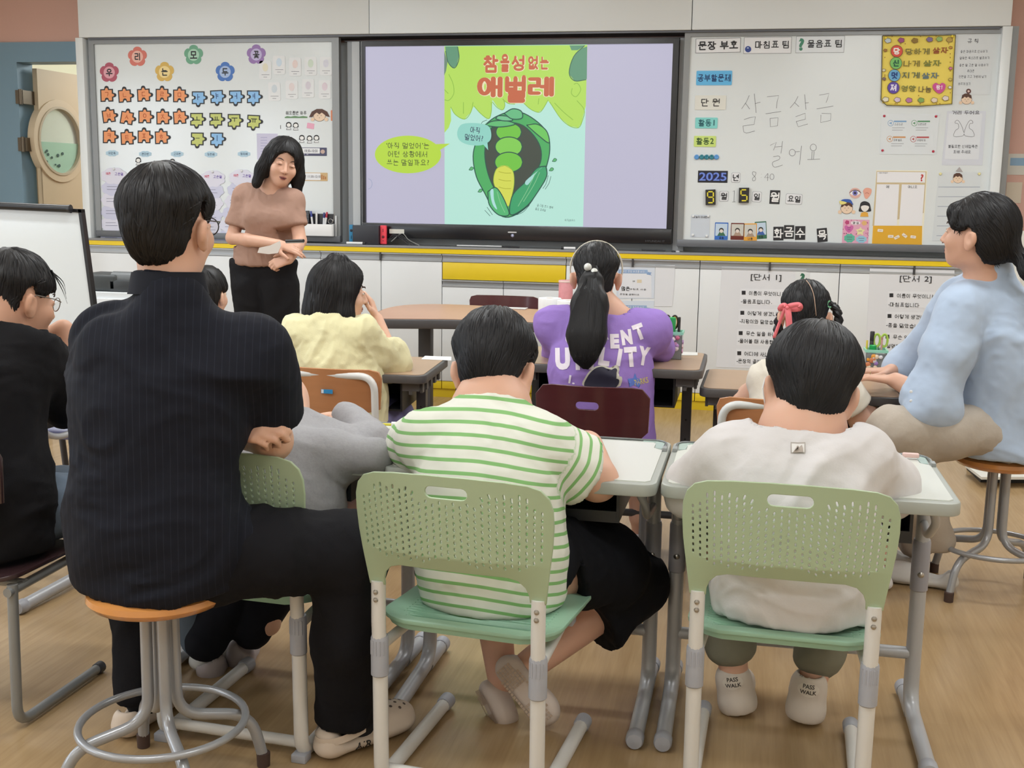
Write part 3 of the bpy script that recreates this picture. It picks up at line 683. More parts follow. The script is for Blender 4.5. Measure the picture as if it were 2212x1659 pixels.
# small portrait magnets
def portrait(px, py, s, lab, cut=False):
    t = thing('portrait_magnet', lab, 'magnet', wp(px, py), 'small line-drawn portrait magnets')
    wcirc('hair', px, py-3.5*s, 6*s, .0016, ink(), t, ry=5.6*s)
    wpoly('hair_ends', [(px-6*s, py-4*s), (px+6*s, py-4*s), (px+6.6*s, py+1.5*s), (px+3*s, py+2.4*s), (px-3*s, py+2.4*s), (px-6.6*s, py+1.5*s)], .0014, ink(), t, th=.0012)
    wcirc('face', px, py-2.0*s, 4.6*s, .0022, M((236, 236, 234), .5), t, ry=4.2*s)
    wpoly('collar', [(px-5.5*s, py+8.5*s), (px+5.5*s, py+8.5*s), (px+3.4*s, py+3.2*s), (px-3.4*s, py+3.2*s)], .0016, M((228, 230, 232), .5), t, th=.001)
    wlines('collar_line', [[(px-5.5*s, py+8.5*s), (px-3.4*s, py+3.2*s), (px+3.4*s, py+3.2*s), (px+5.5*s, py+8.5*s), (px-5.5*s, py+8.5*s)]], .7, .0024, ink(), t)
for i, (px, py, lab) in enumerate(((298.7, 348.4, 'little portrait magnet under the second name tag'), (372.4, 351.5, 'little portrait magnet under the third name tag'), (623.6, 272, 'little portrait magnet beside the handwritten numeral 1'),
        (638.8, 273, 'little portrait magnet left of the pink note'), (652, 300, 'little portrait magnet just right of the teacher’s hair'), (668.6, 301, 'middle portrait magnet of the three above the navy strip'), (683.5, 300, 'rightmost portrait magnet above the navy strip'))):
    portrait(px, py, .95, lab)
wt = wtext('numeral', '1', 606, 274.5, 8, .001, ink(), None); tag(wt, 'small numeral 1 beside the portrait magnets', 'writing')
t = thing('sticky_note', 'small tilted pink note on the left whiteboard', 'note', wp(670.6, 272))
wcard('paper', 663, 266, 678.5, 278, .0016, M((232, 172, 196), .6), t, r=1, rot=-9)
# stacked cloud leaflets hanging down the board
LAV = M((206, 208, 232), .6); LAV2 = M((222, 222, 238), .6)
def chain(x0, y0, x1, y1, n, lab, pencil=False):
    t = thing('cloud_leaflet', lab, 'leaflet', wp(x0, y0), 'chains of lavender cloud leaflets on the left whiteboard')
    for k in range(n):
        f = k/(n-1); px, py = x0+(x1-x0)*f, y0+(y1-y0)*f
        c = wpoly('cloud_card', cloudpts(px, py, 47+(3 if k in (0, n-1) else 0), 31 if k else 33, 8, .13, k*.7), .0018+.0005*(n-k), LAV if k % 2 else LAV2, t, th=.0006)
        if k == 0:
            wtext('lettering', '예쁜', px-12, py-5, 6, .0024+.0005*n, M((206, 84, 110), .5), c, bold=.02); wtext('lettering', '고운말', px+11, py-4, 6.5, .0024+.0005*n, M((110, 84, 170), .5), c, bold=.02, width=19)
        else:
            wlines('lettering', [[(px-14, py-3), (px+8, py-3)], [(px-14, py+3), (px+12, py+3.6)]], .8, .0026+.0005*(n-k), M((120, 122, 150), .6), c)
    p = wp(x0, y0-15, .008); lathe('magnet', [(0, -.008), (.006, -.007), (.009, 0), (.009, .004)], p, M((225, 226, 230), .3), t, axis='y', n=14)
chain(246, 380, 240, 536, 7, 'full-length lavender cloud leaflet chain nearest the board’s left edge')
chain(318, 384, 312, 540, 7, 'lavender cloud leaflet chain behind the seated man’s head')
chain(459, 386, 452, 520, 6, 'lavender cloud leaflet chain under the fourth name tag')
chain(522, 384, 489, 538, 7, 'lavender cloud leaflet chain at the teacher’s shoulder')
t = thing('pencil_sticker', 'tiny yellow pencil sticker beside the teacher’s elbow', 'sticker', wp(489, 527))
wpoly('pencil', [(485, 531), (493, 531), (493, 526), (489, 519.5), (485, 526)], .010, M((226, 206, 60), .5), t); wflat('tip', [(487.4, 522.5), (490.6, 522.5), (489, 519.5)], .0105, ink(), t)
# white picture cards (their cartoon figures are left out)
for i, (px, py, c, rt) in enumerate(((573, 151.5, (226, 222, 200), -2), (602.8, 140.5, (206, 222, 236), 0), (637.3, 144.4, (232, 214, 210), 0), (671, 142.9, (210, 224, 208), 0), (703.9, 142.9, (218, 218, 230), 0), (592.6, 197.7, (204, 214, 222), 1), (630.2, 193.8, (226, 214, 214), 0), (665.5, 190.7, (214, 208, 218), 0), (701.5, 193, (222, 208, 218), 0))):
    words = ['violet-shadowed first card of the upper row', 'second card of the upper row', 'third card of the upper row', 'fourth card of the upper row', 'last card of the upper row', 'first card of the lower row', 'second card of the lower row', 'third card of the lower row', 'last card of the lower row']
    t = thing('picture_card', 'small white card with a caption, '+words[i].replace('violet-shadowed ', ''), 'card', wp(px, py), 'small white picture cards at the left whiteboard’s top right')
    wcard('card_sheet', px-13, py-20, px+13, py+20, .0022, M((228, 230, 232), .25), t, r=3.5, rot=rt)
    wcirc('soft_patch', px, py-6, 6, .0027, M(c, .5), t, ry=9)
    wlines('caption', [[(px-8, py+10), (px+9, py+10)], [(px-4, py+15), (px+4, py+15)]], .8, .0027, M((130, 130, 138), .6), t)
t = thing('class_heading', 'handlettered class heading over a strip of green grass', 'heading', wp(640, 246))
wtext('lettering', '해오름반 하루', 639.6, 244, 8.5, .0014, M((84, 84, 84), .5), t, width=45, bold=.012)
wpoly('grass_strip', [(615, 255), (664, 255), (664, 252), (655, 250.6), (646, 252), (637, 250.4), (628, 252), (620, 250.8), (615, 253)], .0014, M((110, 150, 108), .6), t, th=.001)
def kid(px, py, s, lab, hair, extra=None, cheeks=True):
    t = thing('child_cutout', lab, 'cut-out', wp(px, py))
    for sx in (-1, 1): wcirc('hand', px+sx*15*s, py+9*s, 4.2*s, .0034, M((232, 204, 176), .5), t)
    wcirc('face_outline', px, py+1*s, 13.6*s, .0022, M((110, 80, 60), .5), t, ry=12.6*s)
    wcirc('face', px, py+1*s, 12.8*s, .0028, M((234, 208, 182), .5), t, ry=11.8*s)
    wlines('features', [[(px-5*s, py+1*s), (px-2.5*s, py+0*s)], [(px+2.5*s, py+0*s), (px+5*s, py+1*s)], [(px-1*s, py+5*s), (px, py+5.8*s), (px+1*s, py+5*s)]], .8, .0033, M((90, 60, 50), .5), t)
    hairpts = hair == 'wide' and [(-23, 4), (-17, -8), (-6, -14), (6, -14), (17, -8), (23, 4), (15, 2), (9, -3), (5, -6), (0, -2), (-6, -6), (-11, -2), (-16, 4)] or [(-13, -1), (-11, -10), (-4, -14), (5, -14), (12, -9), (13, -1), (8, -3), (4, -6), (0, -3), (-5, -6), (-9, -2)]
    wflat('hair', [(px+x*s, py+y*s) for x, y in hairpts], .0036, M((84, 52, 38), .5), t)
    return t
kid(690, 249, .98, 'child cut-out with sweeping brown hair by the orange bottle', 'wide')
t = thing('bottle_cutout', 'orange bottle cut-out at the left whiteboard’s right edge', 'cut-out', wp(718.3, 247))
wcard('bottle', 714.5, 238, 723, 261, .002, M((222, 138, 100), .5), t, r=1.5); wcard('bottle_neck', 717, 231, 720.5, 238, .002, M((200, 196, 190), .5), t, r=.5)
t = thing('printed_sheet', 'pale purple printed sheet half hidden by the teacher’s head', 'paper', wp(575, 315))
wcard('paper', 555, 288.5, 600, 345, .0016, M((204, 202, 226), .6), t, r=.5); wlines('print', [[(563, 297+k*6), (563+14, 297+k*6)] for k in range(7)], 1.2, .0021, M((170, 170, 206), .6), t)
def strip(x0, y0, x1, y1, c, s, lab, tw, xs_, deco):
    t = thing('timetable_strip', lab, 'sign', wp((x0+x1)/2, (y0+y1)/2))
    wcard('border', x0, y0, x1, y1, .002, M(c, .5), t, r=1); wcard('white_field', x0+3, y0+1.2, x1-15, y1-5 if deco == 0 else y1-1.8, .0026, M((234, 236, 240), .5), t, r=1, th=.0005)
    wtext('lettering', s, xs_, (y0+y1)/2-(1.6 if deco == 0 else 0), 6.3, .0032, M((70, 70, 84), .5), t, width=tw, bold=.008)
    if deco == 0:
        wcirc('little_face', x1-8.5, y0+9, 4.6, .0028, M((196, 170, 160), .5), t); wlines('windows', [[(x0+30+k*8, y1-3), (x0+34+k*8, y1-3)] for k in range(5)], 2.4, .0028, M((150, 150, 170), .5), t)
    else: wlines('books', [[(x1-12+k*4, y1-3), (x1-12+k*4, y1-13+k*2)] for k in range(3)], 2.4, .0028, M((176, 112, 60), .5), t)
strip(600, 318.6, 705.6, 336.4, (72, 74, 104), '10:30-10:50', 'navy-bordered timetable strip reading 10:30-10:50', 28, 672, 0)
strip(600, 372.6, 707.3, 390.5, (206, 176, 128), '시간 11:30-12:10', 'tan-bordered timetable strip reading 11:30-12:10', 41, 672, 1)
# pen box on the left board
t = thing('pen_box', 'white magnetic pen box at the left whiteboard’s lower corner', 'pen holder', wp(690, 497))
def wbox(nm, x0, y0, x1, y1, o0_, o1_, mat, par, bev=.001):
    a = wp(x0, y0, (o0_+o1_)/2); b = wp(x1, y1, (o0_+o1_)/2); return box(nm, a.x, b.x, D-o1_, D-o0_, b.z, a.z, mat, par, bev=bev)
wbox('back_plate', 655, 461, 722.5, 510.5, .014, .018, M((34, 35, 42), .4), t); wbox('front_box', 654, 483.5, 720.5, 510.5, .05, .056, M((236, 237, 238), .3), t)
wbox('end_wall', 719.5, 483.5, 721, 510.5, .018, .056, M((200, 202, 204), .3), t); wbox('box_floor', 654, 508.5, 720, 510.5, .018, .05, M((220, 222, 224), .3), t); wbox('side_strip', 723.5, 466, 728, 510.5, .012, .02, M((206, 208, 210), .4), t)
def pen(x0, y0, x1, y1, body, cap, lab, r=.0065, capf=.25):
    a = wp(x0, y0, .035); b = wp(x1, y1, .035); q = b+(a-b)*(1-capf)
    t = thing('marker_pen', lab, 'pen', b, 'pens standing in the white pen box')
    tube('barrel', [b, q], r, M(body, .35), t, n=10); tube('cap', [q, a+(a-b)*-.02, a], [r*1.05, r, r*.7], M(cap, .35), t, n=10)
pen(671.5, 456, 677.5, 505, (228, 230, 232), (54, 68, 150), 'white marker with a blue cap leaning left in the pen box')
pen(683.8, 459, 683.8, 505, (226, 226, 226), (222, 222, 222), 'all-white marker standing upright in the pen box')
pen(700.5, 459, 698, 505, (222, 224, 230), (48, 56, 120), 'white marker with a navy cap beside the red-capped one')
pen(706.5, 458, 700, 505, (228, 230, 232), (178, 44, 70), 'white marker with a red cap in the pen box')
t = thing('remote_control', 'black remote control standing in the pen box', 'remote', wp(664, 480))
wbox('body', 660.5, 455, 669, 500, .022, .04, M((44, 46, 52), .35), t, bev=.004); wlines('buttons', [[(662.5, 460+k*3.5), (667, 460+k*3.5)] for k in range(6)], 1.1, .0406, M((110, 112, 118), .5), t)
t = thing('spectacles', 'folded wire spectacles hung in the pen box', 'glasses', wp(716, 475))
tube('temple', [wp(722, 458, .045), wp(721, 474, .045), wp(717, 482, .045)], .0015, M((205, 208, 210), .25, metal=.8), t, n=6)
tube('rim', [wp(714+5*math.cos(a), 478+5*math.sin(a), .04) for a in [k*math.pi/8 for k in range(16)]], .0014, M((205, 208, 210), .25, metal=.8), t, n=6, closed=True)

# ================================================================ the right board
def R1(X, Y): return (1470+X/5.8211, 60+Y/5.8211)
def R2(X, Y): return (1840+X/5.946, 60+Y/5.946)
def R3(X, Y): return (1470+X/5.8211, 310+Y/5.8211)
def R4(X, Y): return (1790+X/5.242, 310+Y/5.242)
def sign(x0, y0, x1, y1, c, s, lab, tc=INK, tw=None, th_=None, nm='word_magnet', r=2, border=None, rot=0, bold=.02, tx=None, ty=None, grp=None, cat='magnet', thick=.002, gloss=.4):
    t = thing(nm, lab, cat, wp((x0+x1)/2, (y0+y1)/2), grp)
    if border: wcard('border', x0, y0, x1, y1, .0018, M(border, .5), t, r=r, rot=rot, th=.0016); wcard('card', x0+.8, y0+.8, x1-.8, y1-.8, .0021, M(c, gloss), t, r=r, rot=rot, flat=True)
    else: wcard('card', x0, y0, x1, y1, .0002+thick, M(c, gloss), t, r=r, rot=rot, th=thick)
    if s: wtext('lettering', s, tx or (x0+x1)/2, ty or (y0+y1)/2, th_ or (y1-y0)*.55, .0028+max(0, thick-.002), M(tc, .5), t, width=tw, bold=bold, rot=rot)
    return t
WC = (232, 233, 236)
sign(1502.6, 82.5, 1599.7, 114, WC, '문장 부호', 'black-bordered white sign in heavy letters at the board’s corner', tw=87, th_=19, border=(70, 70, 74), r=.5, bold=.03, cat='sign', nm='word_sign', rot=.6)
t = sign(1606.6, 80, 1709.6, 115.8, WC, '마침표 팀', 'white sign with a blue ball beside its black words', tw=73, th_=16.5, border=(130, 132, 136), r=.5, bold=.018, tx=1667.6, ty=96.5, cat='sign', nm='word_sign')
wcirc('blue_ball', 1616, 106.3, 6.8, .0034, M((56, 78, 150), .25), t); wcirc('ball_gleam', 1615.5, 103.5, 2.4, .004, M((196, 206, 232), .2), t, ry=1.2)
t = sign(1719, 78, 1824, 114, (226, 231, 236), '물음표 팀', 'glossy white sign with a green question mark', tw=75, th_=16.5, border=(150, 154, 158), r=.5, bold=.018, tx=1781, ty=94.5, cat='sign', nm='word_sign')
wtext('question_mark', '?', 1731, 96, 27, .0036, M((60, 132, 104), .4), t, bold=.05)
sign(1504, 152.8, 1581, 184, (98, 184, 234), '공부할문제', 'sky blue word magnet under the first title sign', tc=(22, 60, 110), tw=72, th_=16, bold=.022, thick=.004)
sign(1501, 206, 1568, 237, (224, 224, 216), '단 원', 'cream word magnet below the sky blue one', tc=(62, 60, 58), tw=40, th_=17, bold=.018, thick=.004)
sign(1501.8, 254, 1550, 277.3, (132, 212, 208), '활동1', 'mint green word magnet ending in 1', tc=(24, 92, 100), tw=35, th_=15, bold=.02, thick=.004)
sign(1499, 293.6, 1546.4, 317, (204, 226, 124), '활동2', 'lime green word magnet ending in 2', tc=(50, 84, 32), tw=38, th_=15, bold=.02, thick=.004)
# marker handwriting
def hand(lines, f, w_, c=(112, 114, 118)):
    return [[f(*p) for p in l] for l in lines]
HW = [[(865, 850), (830, 930), (768, 1020)], [(815, 945), (870, 1022)], [(928, 828), (940, 950), (950, 1070)], [(935, 955), (1005, 935)],
      [(798, 1155), (870, 1130), (942, 1118), (925, 1215), (785, 1235)], [(785, 1235), (795, 1310), (830, 1325), (935, 1298)],
      [(1088, 868), (1235, 852), (1215, 930), (1205, 1012)], [(1070, 1082), (1265, 1052)], [(1125, 1140), (1225, 1130), (1220, 1232), (1130, 1245), (1125, 1140)],
      [(1478, 862), (1440, 935), (1378, 1008)], [(1432, 938), (1490, 992)], [(1560, 838), (1570, 940), (1577, 1028)], [(1565, 948), (1612, 942)],
      [(1448, 1118), (1568, 1075), (1570, 1150), (1455, 1178)], [(1455, 1178), (1480, 1245), (1600, 1210)],
      [(1745, 848), (1868, 825), (1850, 890), (1830, 942)], [(1712, 1020), (1922, 985)], [(1765, 1095), (1762, 1192), (1885, 1165), (1892, 1080), (1775, 1075)],
      [(1130, 1478), (1205, 1440), (1170, 1540)], [(1282, 1425), (1275, 1500), (1262, 1580)], [(1190, 1500), (1275, 1490)]]
HW3 = [[(1165, 165), (1240, 158), (1240, 200), (1160, 235), (1165, 285), (1200, 297), (1285, 270)],
       [(1405+38*math.cos(a), 115+42*math.sin(a)) for a in [k*math.pi/6 for k in range(13)]], [(1442, 105), (1500, 100)], [(1522, 30), (1508, 150), (1497, 268)],
       [(1670+38*math.cos(a), 50+42*math.sin(a)) for a in [k*math.pi/6 for k in range(13)]], [(1655, 98), (1650, 198)], [(1680, 98), (1672, 198)], [(1595, 202), (1755, 196)],
       [(945, 360), (912, 355), (905, 385), (940, 425), (940, 460), (912, 470), (905, 440), (935, 410), (948, 375), (945, 360)], [(1018, 385), (1019, 388)], [(1014, 425), (1015, 428)],
       [(1098, 375), (1055, 430), (1110, 428)], [(1100, 380), (1095, 470)], [(1150+26*math.cos(a), 418+36*math.sin(a)) for a in [k*math.pi/6 for k in range(13)]],
       [(658, 605), (678, 592), (672, 730)], [(650, 735), (690, 732)]]
mb = MB()
for lines, f in ((HW, R1), (HW3, R3)):
    for Ln in lines:
        P = [wp(*f(*p), .0009) for p in Ln]; P = catmull(P, 3) if len(P) > 5 else P
        v, q = ribbon_geo(P, .9*mpx(1650, 250)[0], Vector((0, 1, 0))); mb.add(v, q)
o = mb.obj('handwriting', M((112, 114, 120), .5), None, smooth=False); tag(o, 'thin grey marker handwriting across the right whiteboard', 'writing')
for i, (px, c) in enumerate(((1505, (92, 156, 220)), (1516, (48, 130, 146)), (1526.6, (44, 128, 148)), (1537.3, (44, 124, 140)), (1547.7, (92, 156, 220)))):
    p = wp(px, 339.4, .001)
    t = thing('round_magnet', '%s round magnet, %s of five in a touching row' % ('sky blue' if i in (0, 4) else 'teal', ('first', 'second', 'third', 'fourth', 'fifth')[i]), 'magnet', p, 'row of five round magnets')
    lathe('button', [(.0, -.011), (.006, -.010), (.009, -.012), (.0135, -.010), (.015, -.004), (.015, 0)], p, M(c, .25), t, axis='y', n=20)
t = sign(1507.5, 368.8, 1571.7, 394.5, (26, 28, 40), None, 'black magnet with 2025 in glossy blue ribbon numerals', r=.5, nm='date_magnet')
wtext('lettering', '2025', 1539.8, 381.6, 18, .0028, M((24, 36, 120), .4), t, width=60, bold=.06); wtext('lettering_gleam', '2025', 1539.8, 381.6, 18, .0034, M((116, 144, 226), .3), t, width=59, bold=.012)
DT = 'date magnets on the right whiteboard'
sign(1579.6, 372.7, 1599, 394.5, (226, 228, 232), '년', 'rounded white magnet reading 년 (year) beside the blue 2025 plate', th_=15, nm='date_magnet', border=(168, 172, 178), r=3.5, grp=DT)
sign(1553.7, 412.7, 1573.6, 435.4, (226, 228, 232), '월', 'rounded white magnet reading 월 (month) beside the yellow nine', th_=15, nm='date_magnet', border=(168, 172, 178), r=3.5, grp=DT)
sign(1624.5, 413.5, 1645, 436.6, (226, 228, 232), '일', 'rounded white magnet reading 일 (day) beside the yellow five', th_=15, nm='date_magnet', border=(168, 172, 178), r=3.5, grp=DT, rot=-3)
sign(1697, 418.5, 1733, 441.5, (226, 228, 232), '요일', 'widest white date magnet, reading 요일', th_=14.5, nm='date_magnet', border=(168, 172, 178), r=3.5, grp=DT, rot=-2)
sign(1662.7, 411, 1684.7, 440.6, (40, 41, 46), '월', 'black magnet with a white 월 (Monday) between two white magnets', tc=(240, 240, 240), th_=21, nm='date_magnet', r=.5, bold=.02, rot=-1, grp=DT)
for ch, nm_, x0, y0, rt in (('화', 'Tuesday', 1670.5, 489.8, 2), ('금', 'Friday', 1693.2, 486.4, 1), ('수', 'Wednesday', 1717.5, 488.5, 2), ('목', 'Thursday', 1765, 493, 7)):
    sign(x0, y0, x0+22, y0+29.5, (40, 41, 46), ch, 'black day magnet with a white %s (%s) on the board’s lower edge' % (ch, nm_), tc=(240, 240, 240), th_=21, nm='date_magnet', r=.5, bold=.02, rot=rt, grp='spare day magnets')
# seven-segment number blocks
def seg(ch, x0, y0, x1, y1, rt, lab):
    t = thing('number_block', lab, 'magnet', wp((x0+x1)/2, (y0+y1)/2), DT)
    wcard('block', x0, y0, x1, y1, .02, M((38, 37, 36), .5), t, r=.6, th=.02, rot=rt)
    cx, cy = (x0+x1)/2, (y0+y1)/2; w_, h_ = (x1-x0)*.29, (y1-y0)*.36
    S = {'a': ((-w_, -h_), (w_, -h_)), 'f': ((-w_, -h_), (-w_, 0)), 'b': ((w_, -h_), (w_, 0)), 'g': ((-w_, 0), (w_, 0)), 'c': ((w_, 0), (w_, h_)), 'd': ((-w_, h_), (w_, h_))}
    use = {'9': 'abfgcd', '5': 'afgcd'}[ch]
    for s in use:
        (ax, ay), (bx, by) = S[s]; g = .12
        p = (cx+ax+(bx-ax)*g, cy+ay+(by-ay)*g); q = (cx+bx-(bx-ax)*g, cy+by-(by-ay)*g)
        wlines('segment', [[p, q]], 2.6, .0208, M((236, 222, 60), .5), t)
seg('9', 1524, 409.5, 1545.5, 442.5, 3, 'black block showing a yellow numeral nine'); seg('5', 1596, 405.5, 1618, 438, 1, 'black block showing a yellow numeral five')
# clear pocket
t = thing('clear_pocket', 'clear plastic pocket held by four white magnets', 'pocket', wp(1512, 488))
wcard('sheet', 1492, 464, 1532.7, 512.7, .002, M((204, 212, 222), .15), t, r=1); wtext('lettering', '오늘의 미세먼지', 1515, 469, 5, .0028, ink(), t, width=34, bold=.012)
for x, y in ((1497, 467), (1530, 466.5), (1496.5, 507.5), (1526.5, 509.5)):
    lathe('magnet', [(0, -.007), (.006, -.006), (.0085, 0), (.0085, .003)], wp(x, y, .005), M((232, 234, 236), .3), t, axis='y', n=14)
# dust forecast cards
for x0, y0, x1, y1, c, bg, s, rt, lab, sh, k in ((1544, 480.6, 1572.6, 518, (52, 110, 196), (196, 214, 232), '좋음', 0, 'blue forecast card with a cheering child', (60, 110, 80), 0),
        (1578.6, 481.8, 1607.4, 518, (110, 42, 30), (206, 204, 196), '', 0, 'dark red forecast card with a masked child', (176, 150, 130), 1),
        (1606.6, 482.6, 1635, 520, (232, 166, 62), (206, 204, 196), '나쁨', 2, 'orange forecast card overlapping its neighbours', (170, 148, 128), 1), (1631, 478.5, 1656, 516, (52, 108, 82), (196, 214, 232), '보통', 5, 'green forecast card behind the orange one', (60, 96, 170), 0)):
    t = thing('forecast_card', lab, 'card', wp((x0+x1)/2, (y0+y1)/2), 'fine dust forecast cards'); o_ = .002 if '보통' not in s else .0008
    cx = (x0+x1)/2
    wcard('card', x0, y0, x1, y1, o_+.0006, M(c, .5), t, r=1, rot=rt); wcard('picture', x0+1.5, y0+2.5, x1-1.5, y1-8.5, o_+.001, M(bg, .5), t, r=.5, rot=rt, flat=True)
    wflat('shoulders', [(cx-9, y1-8.6), (cx+9, y1-8.6), (cx+4, y1-17), (cx-4, y1-17)], o_+.0014, M(sh, .5), t)
    wcirc('hair', cx, y1-20.5, 5.2, o_+.0018, ink((46, 40, 38)), t); wcirc('face', cx, y1-18.8, 3.9, o_+.0022, M((226, 214, 204), .5), t)
    if s: wtext('lettering', s, cx, y1-4.2, 5, o_+.0022, ink(), t, bold=.01)
# eye, ear, two children
t = thing('eye_sticker', 'round eye sticker above the boy in the cap', 'sticker', wp(1847, 417))
wcirc('lid', 1847.2, 417.2, 12.5, .0018, M((222, 178, 168), .5), t, ry=11.5); wflat('white', [(1835.5, 417.5), (1841, 412.5), (1847, 411), (1854, 413), (1859, 417), (1853, 421.5), (1846, 423), (1840, 421)], .0024, M((240, 240, 242), .4), t)
wcirc('iris', 1847, 417, 5.6, .003, M((120, 116, 190), .3), t); wcirc('pupil', 1847, 417, 2.4, .0035, ink(), t); wlines('lash_line', [[(1835, 417), (1841, 412), (1848, 410.5), (1855, 412.6), (1860, 417)]], 1.3, .0036, ink(), t, 4)
t = thing('ear_sticker', 'pink ear sticker above the girl sticker', 'sticker', wp(1873, 418))
wflat('ear', [(1864.5, 412), (1869, 406.5), (1876, 405.8), (1882.5, 409), (1882, 417), (1878, 424), (1872.5, 429.5), (1868, 427), (1866, 419)], .002, M((230, 168, 148), .5), t, 4); wlines('ear_fold', [[(1869, 418), (1873, 416), (1877, 419)]], 1, .0025, M((176, 104, 90), .5), t, 3)
t = kid(1829, 449, .98, 'boy cut-out in a blue and yellow cap', 'short')
wflat('cap', [(1814.5, 437), (1819, 431.5), (1828, 430), (1838, 432), (1843, 443), (1836, 438), (1827, 437)], .0042, M((52, 92, 176), .5), t, 3); wflat('cap_peak', [(1813, 435), (1818, 434), (1829, 437.5), (1824, 441), (1816, 441.5)], .0046, M((232, 222, 130), .5), t, 3)
t = thing('girl_sticker', 'black-haired girl sticker in an orange top', 'sticker', wp(1868, 452))
wflat('hair', [(1868, 434.5), (1878, 439), (1881, 450), (1881.5, 456), (1874, 457.5), (1861, 457.5), (1855, 456), (1857, 447), (1859.5, 438)], .002, ink(), t, 3); wflat('face', [(1860, 446), (1868, 443.5), (1877, 446), (1875, 453), (1868, 457.5), (1861.5, 453)], .0025, M((236, 232, 226), .5), t, 3)
wflat('top', [(1858, 468), (1876, 468), (1874.5, 459.5), (1868, 457.5), (1860.5, 459.5)], .0028, M((228, 170, 66), .5), t)
# pink promise poster
t = thing('promise_poster', 'small pink poster with heart, cloud and star notes', 'poster', wp(1848, 501))
wcard('sheet', 1820, 474.5, 1876.5, 528.3, .002, M((226, 168, 192), .5), t, r=.5)
for nm, pts, c in (('heart_note', [(1834, 490), (1829, 486.5), (1824.5, 489), (1826, 496), (1834, 503), (1842.5, 495), (1843, 488.5), (1838, 486.5)], (206, 104, 170)), ('star_note', [(1859, 490), (1862, 495), (1869, 497), (1864, 501.5), (1864.5, 508), (1858.5, 505.5), (1851, 507.5), (1852.5, 500.5), (1848.5, 496), (1855.5, 495)], (232, 224, 170)),
        ('cloud_note', cloudpts(1835, 514.5, 21, 17), (96, 186, 160)), ('cloud_note', cloudpts(1860.5, 517, 21, 14), (150, 202, 222)), ('title_note', cloudpts(1848.5, 481.5, 20, 8, 6, .05), (236, 228, 234)), ('orange_note', cloudpts(1867, 482, 10, 9, 5, .2), (226, 182, 120)), ('rose_note', cloudpts(1830, 480.5, 8, 8, 5, .2), (190, 70, 122))):
    wflat(nm, pts, .0026, M(c, .5), t, 2)
wtext('lettering', '양 심', 1848.5, 481.5, 5.5, .0032, ink(), t, bold=.02)
wlines('print', [[(1829, 512), (1841, 512)], [(1830, 517), (1840, 517)], [(1854, 515), (1867, 515)], [(1856, 519.5), (1866, 519.5)], [(1830, 492), (1838, 492)], [(1831, 496), (1837, 496)], [(1854, 499), (1862, 499)]], .9, .0032, M((90, 70, 100), .6), t)
rr = random.Random(7)
for k in range(22):
    x = rr.choice([1822.5, 1874]) if k % 2 else rr.uniform(1823, 1873); y = rr.uniform(478, 525) if k % 2 else rr.choice([477, 505, 526])
    wcirc('dot', x+rr.uniform(-1.2, 1.2), y+rr.uniform(-1.2, 1.2), 1.1, .0026, M((176, 70, 130), .5), t, n=7)
# question sorting board (its monster stickers are left out)
t = thing('question_board', 'yellow-footed sorting board with yes and no boxes', 'poster', wp(1943, 449))
wpoly('sheet', [(1893, 367.5), (2003.5, 368.5), (1992.8, 530.8), (1882.5, 528.6)], .0016, M((238, 234, 214), .45), t)
wflat('frame_print', [(1893.8, 369.5), (2001.5, 370.3), (1995.5, 460), (1884.5, 488)], .002, M((206, 188, 150), .5), t)
wflat('yellow_foot', [(1886, 487.5), (1992, 488), (1991.3, 529), (1883.6, 527)], .0022, M((226, 172, 46), .5), t)
WB = M((234, 234, 238), .5)
wflat('question_field', [(1895, 371), (1999, 372), (1998, 394.5), (1894, 394)], .0026, WB, t); wflat('yes_field', [(1894.3, 398), (1942.5, 398.3), (1937.5, 487), (1888.5, 487)], .0026, WB, t); wflat('no_field', [(1948, 398.3), (1997.5, 399), (1991.5, 487.5), (1942, 487)], .0026, WB, t)
wtext('lettering', '예', 1917.5, 403.5, 6.4, .0032, ink(), t, bold=.01); wtext('lettering', '아니오', 1971.5, 403.8, 6.4, .0032, ink(), t, bold=.01, width=20)
wtext('lettering', '그림이 무엇일까?', 1908, 373.5, 3.2, .0032, ink(), t, width=20); wtext('question_mark', '?', 1991.5, 384, 15.5, .0032, M((190, 50, 50), .5), t, bold=.03)
for i, (X, Y, r_) in enumerate(((585, 985, -3), (703, 1052, 0), (772, 1062, 32), (860, 1042, -38), (957, 1058, -6))):
    x, y = R4(X, Y); tt = thing('word_slip', ('tilted ' if abs(r_) > 20 else 'level ')+'little white word slip, '+('leftmost', 'second from left', 'middle', 'fourth from left', 'rightmost')[i]+' on the yellow foot', 'card', wp(x, y), 'word slips on the sorting board')
    wcard('slip', x-6, y-3, x+6, y+3, .0042, M((236, 228, 216), .5), tt, r=1.4, rot=r_); wlines('print', [[(x-3, y), (x+3, y)]], .8, .0046, M((170, 120, 100), .5), tt)
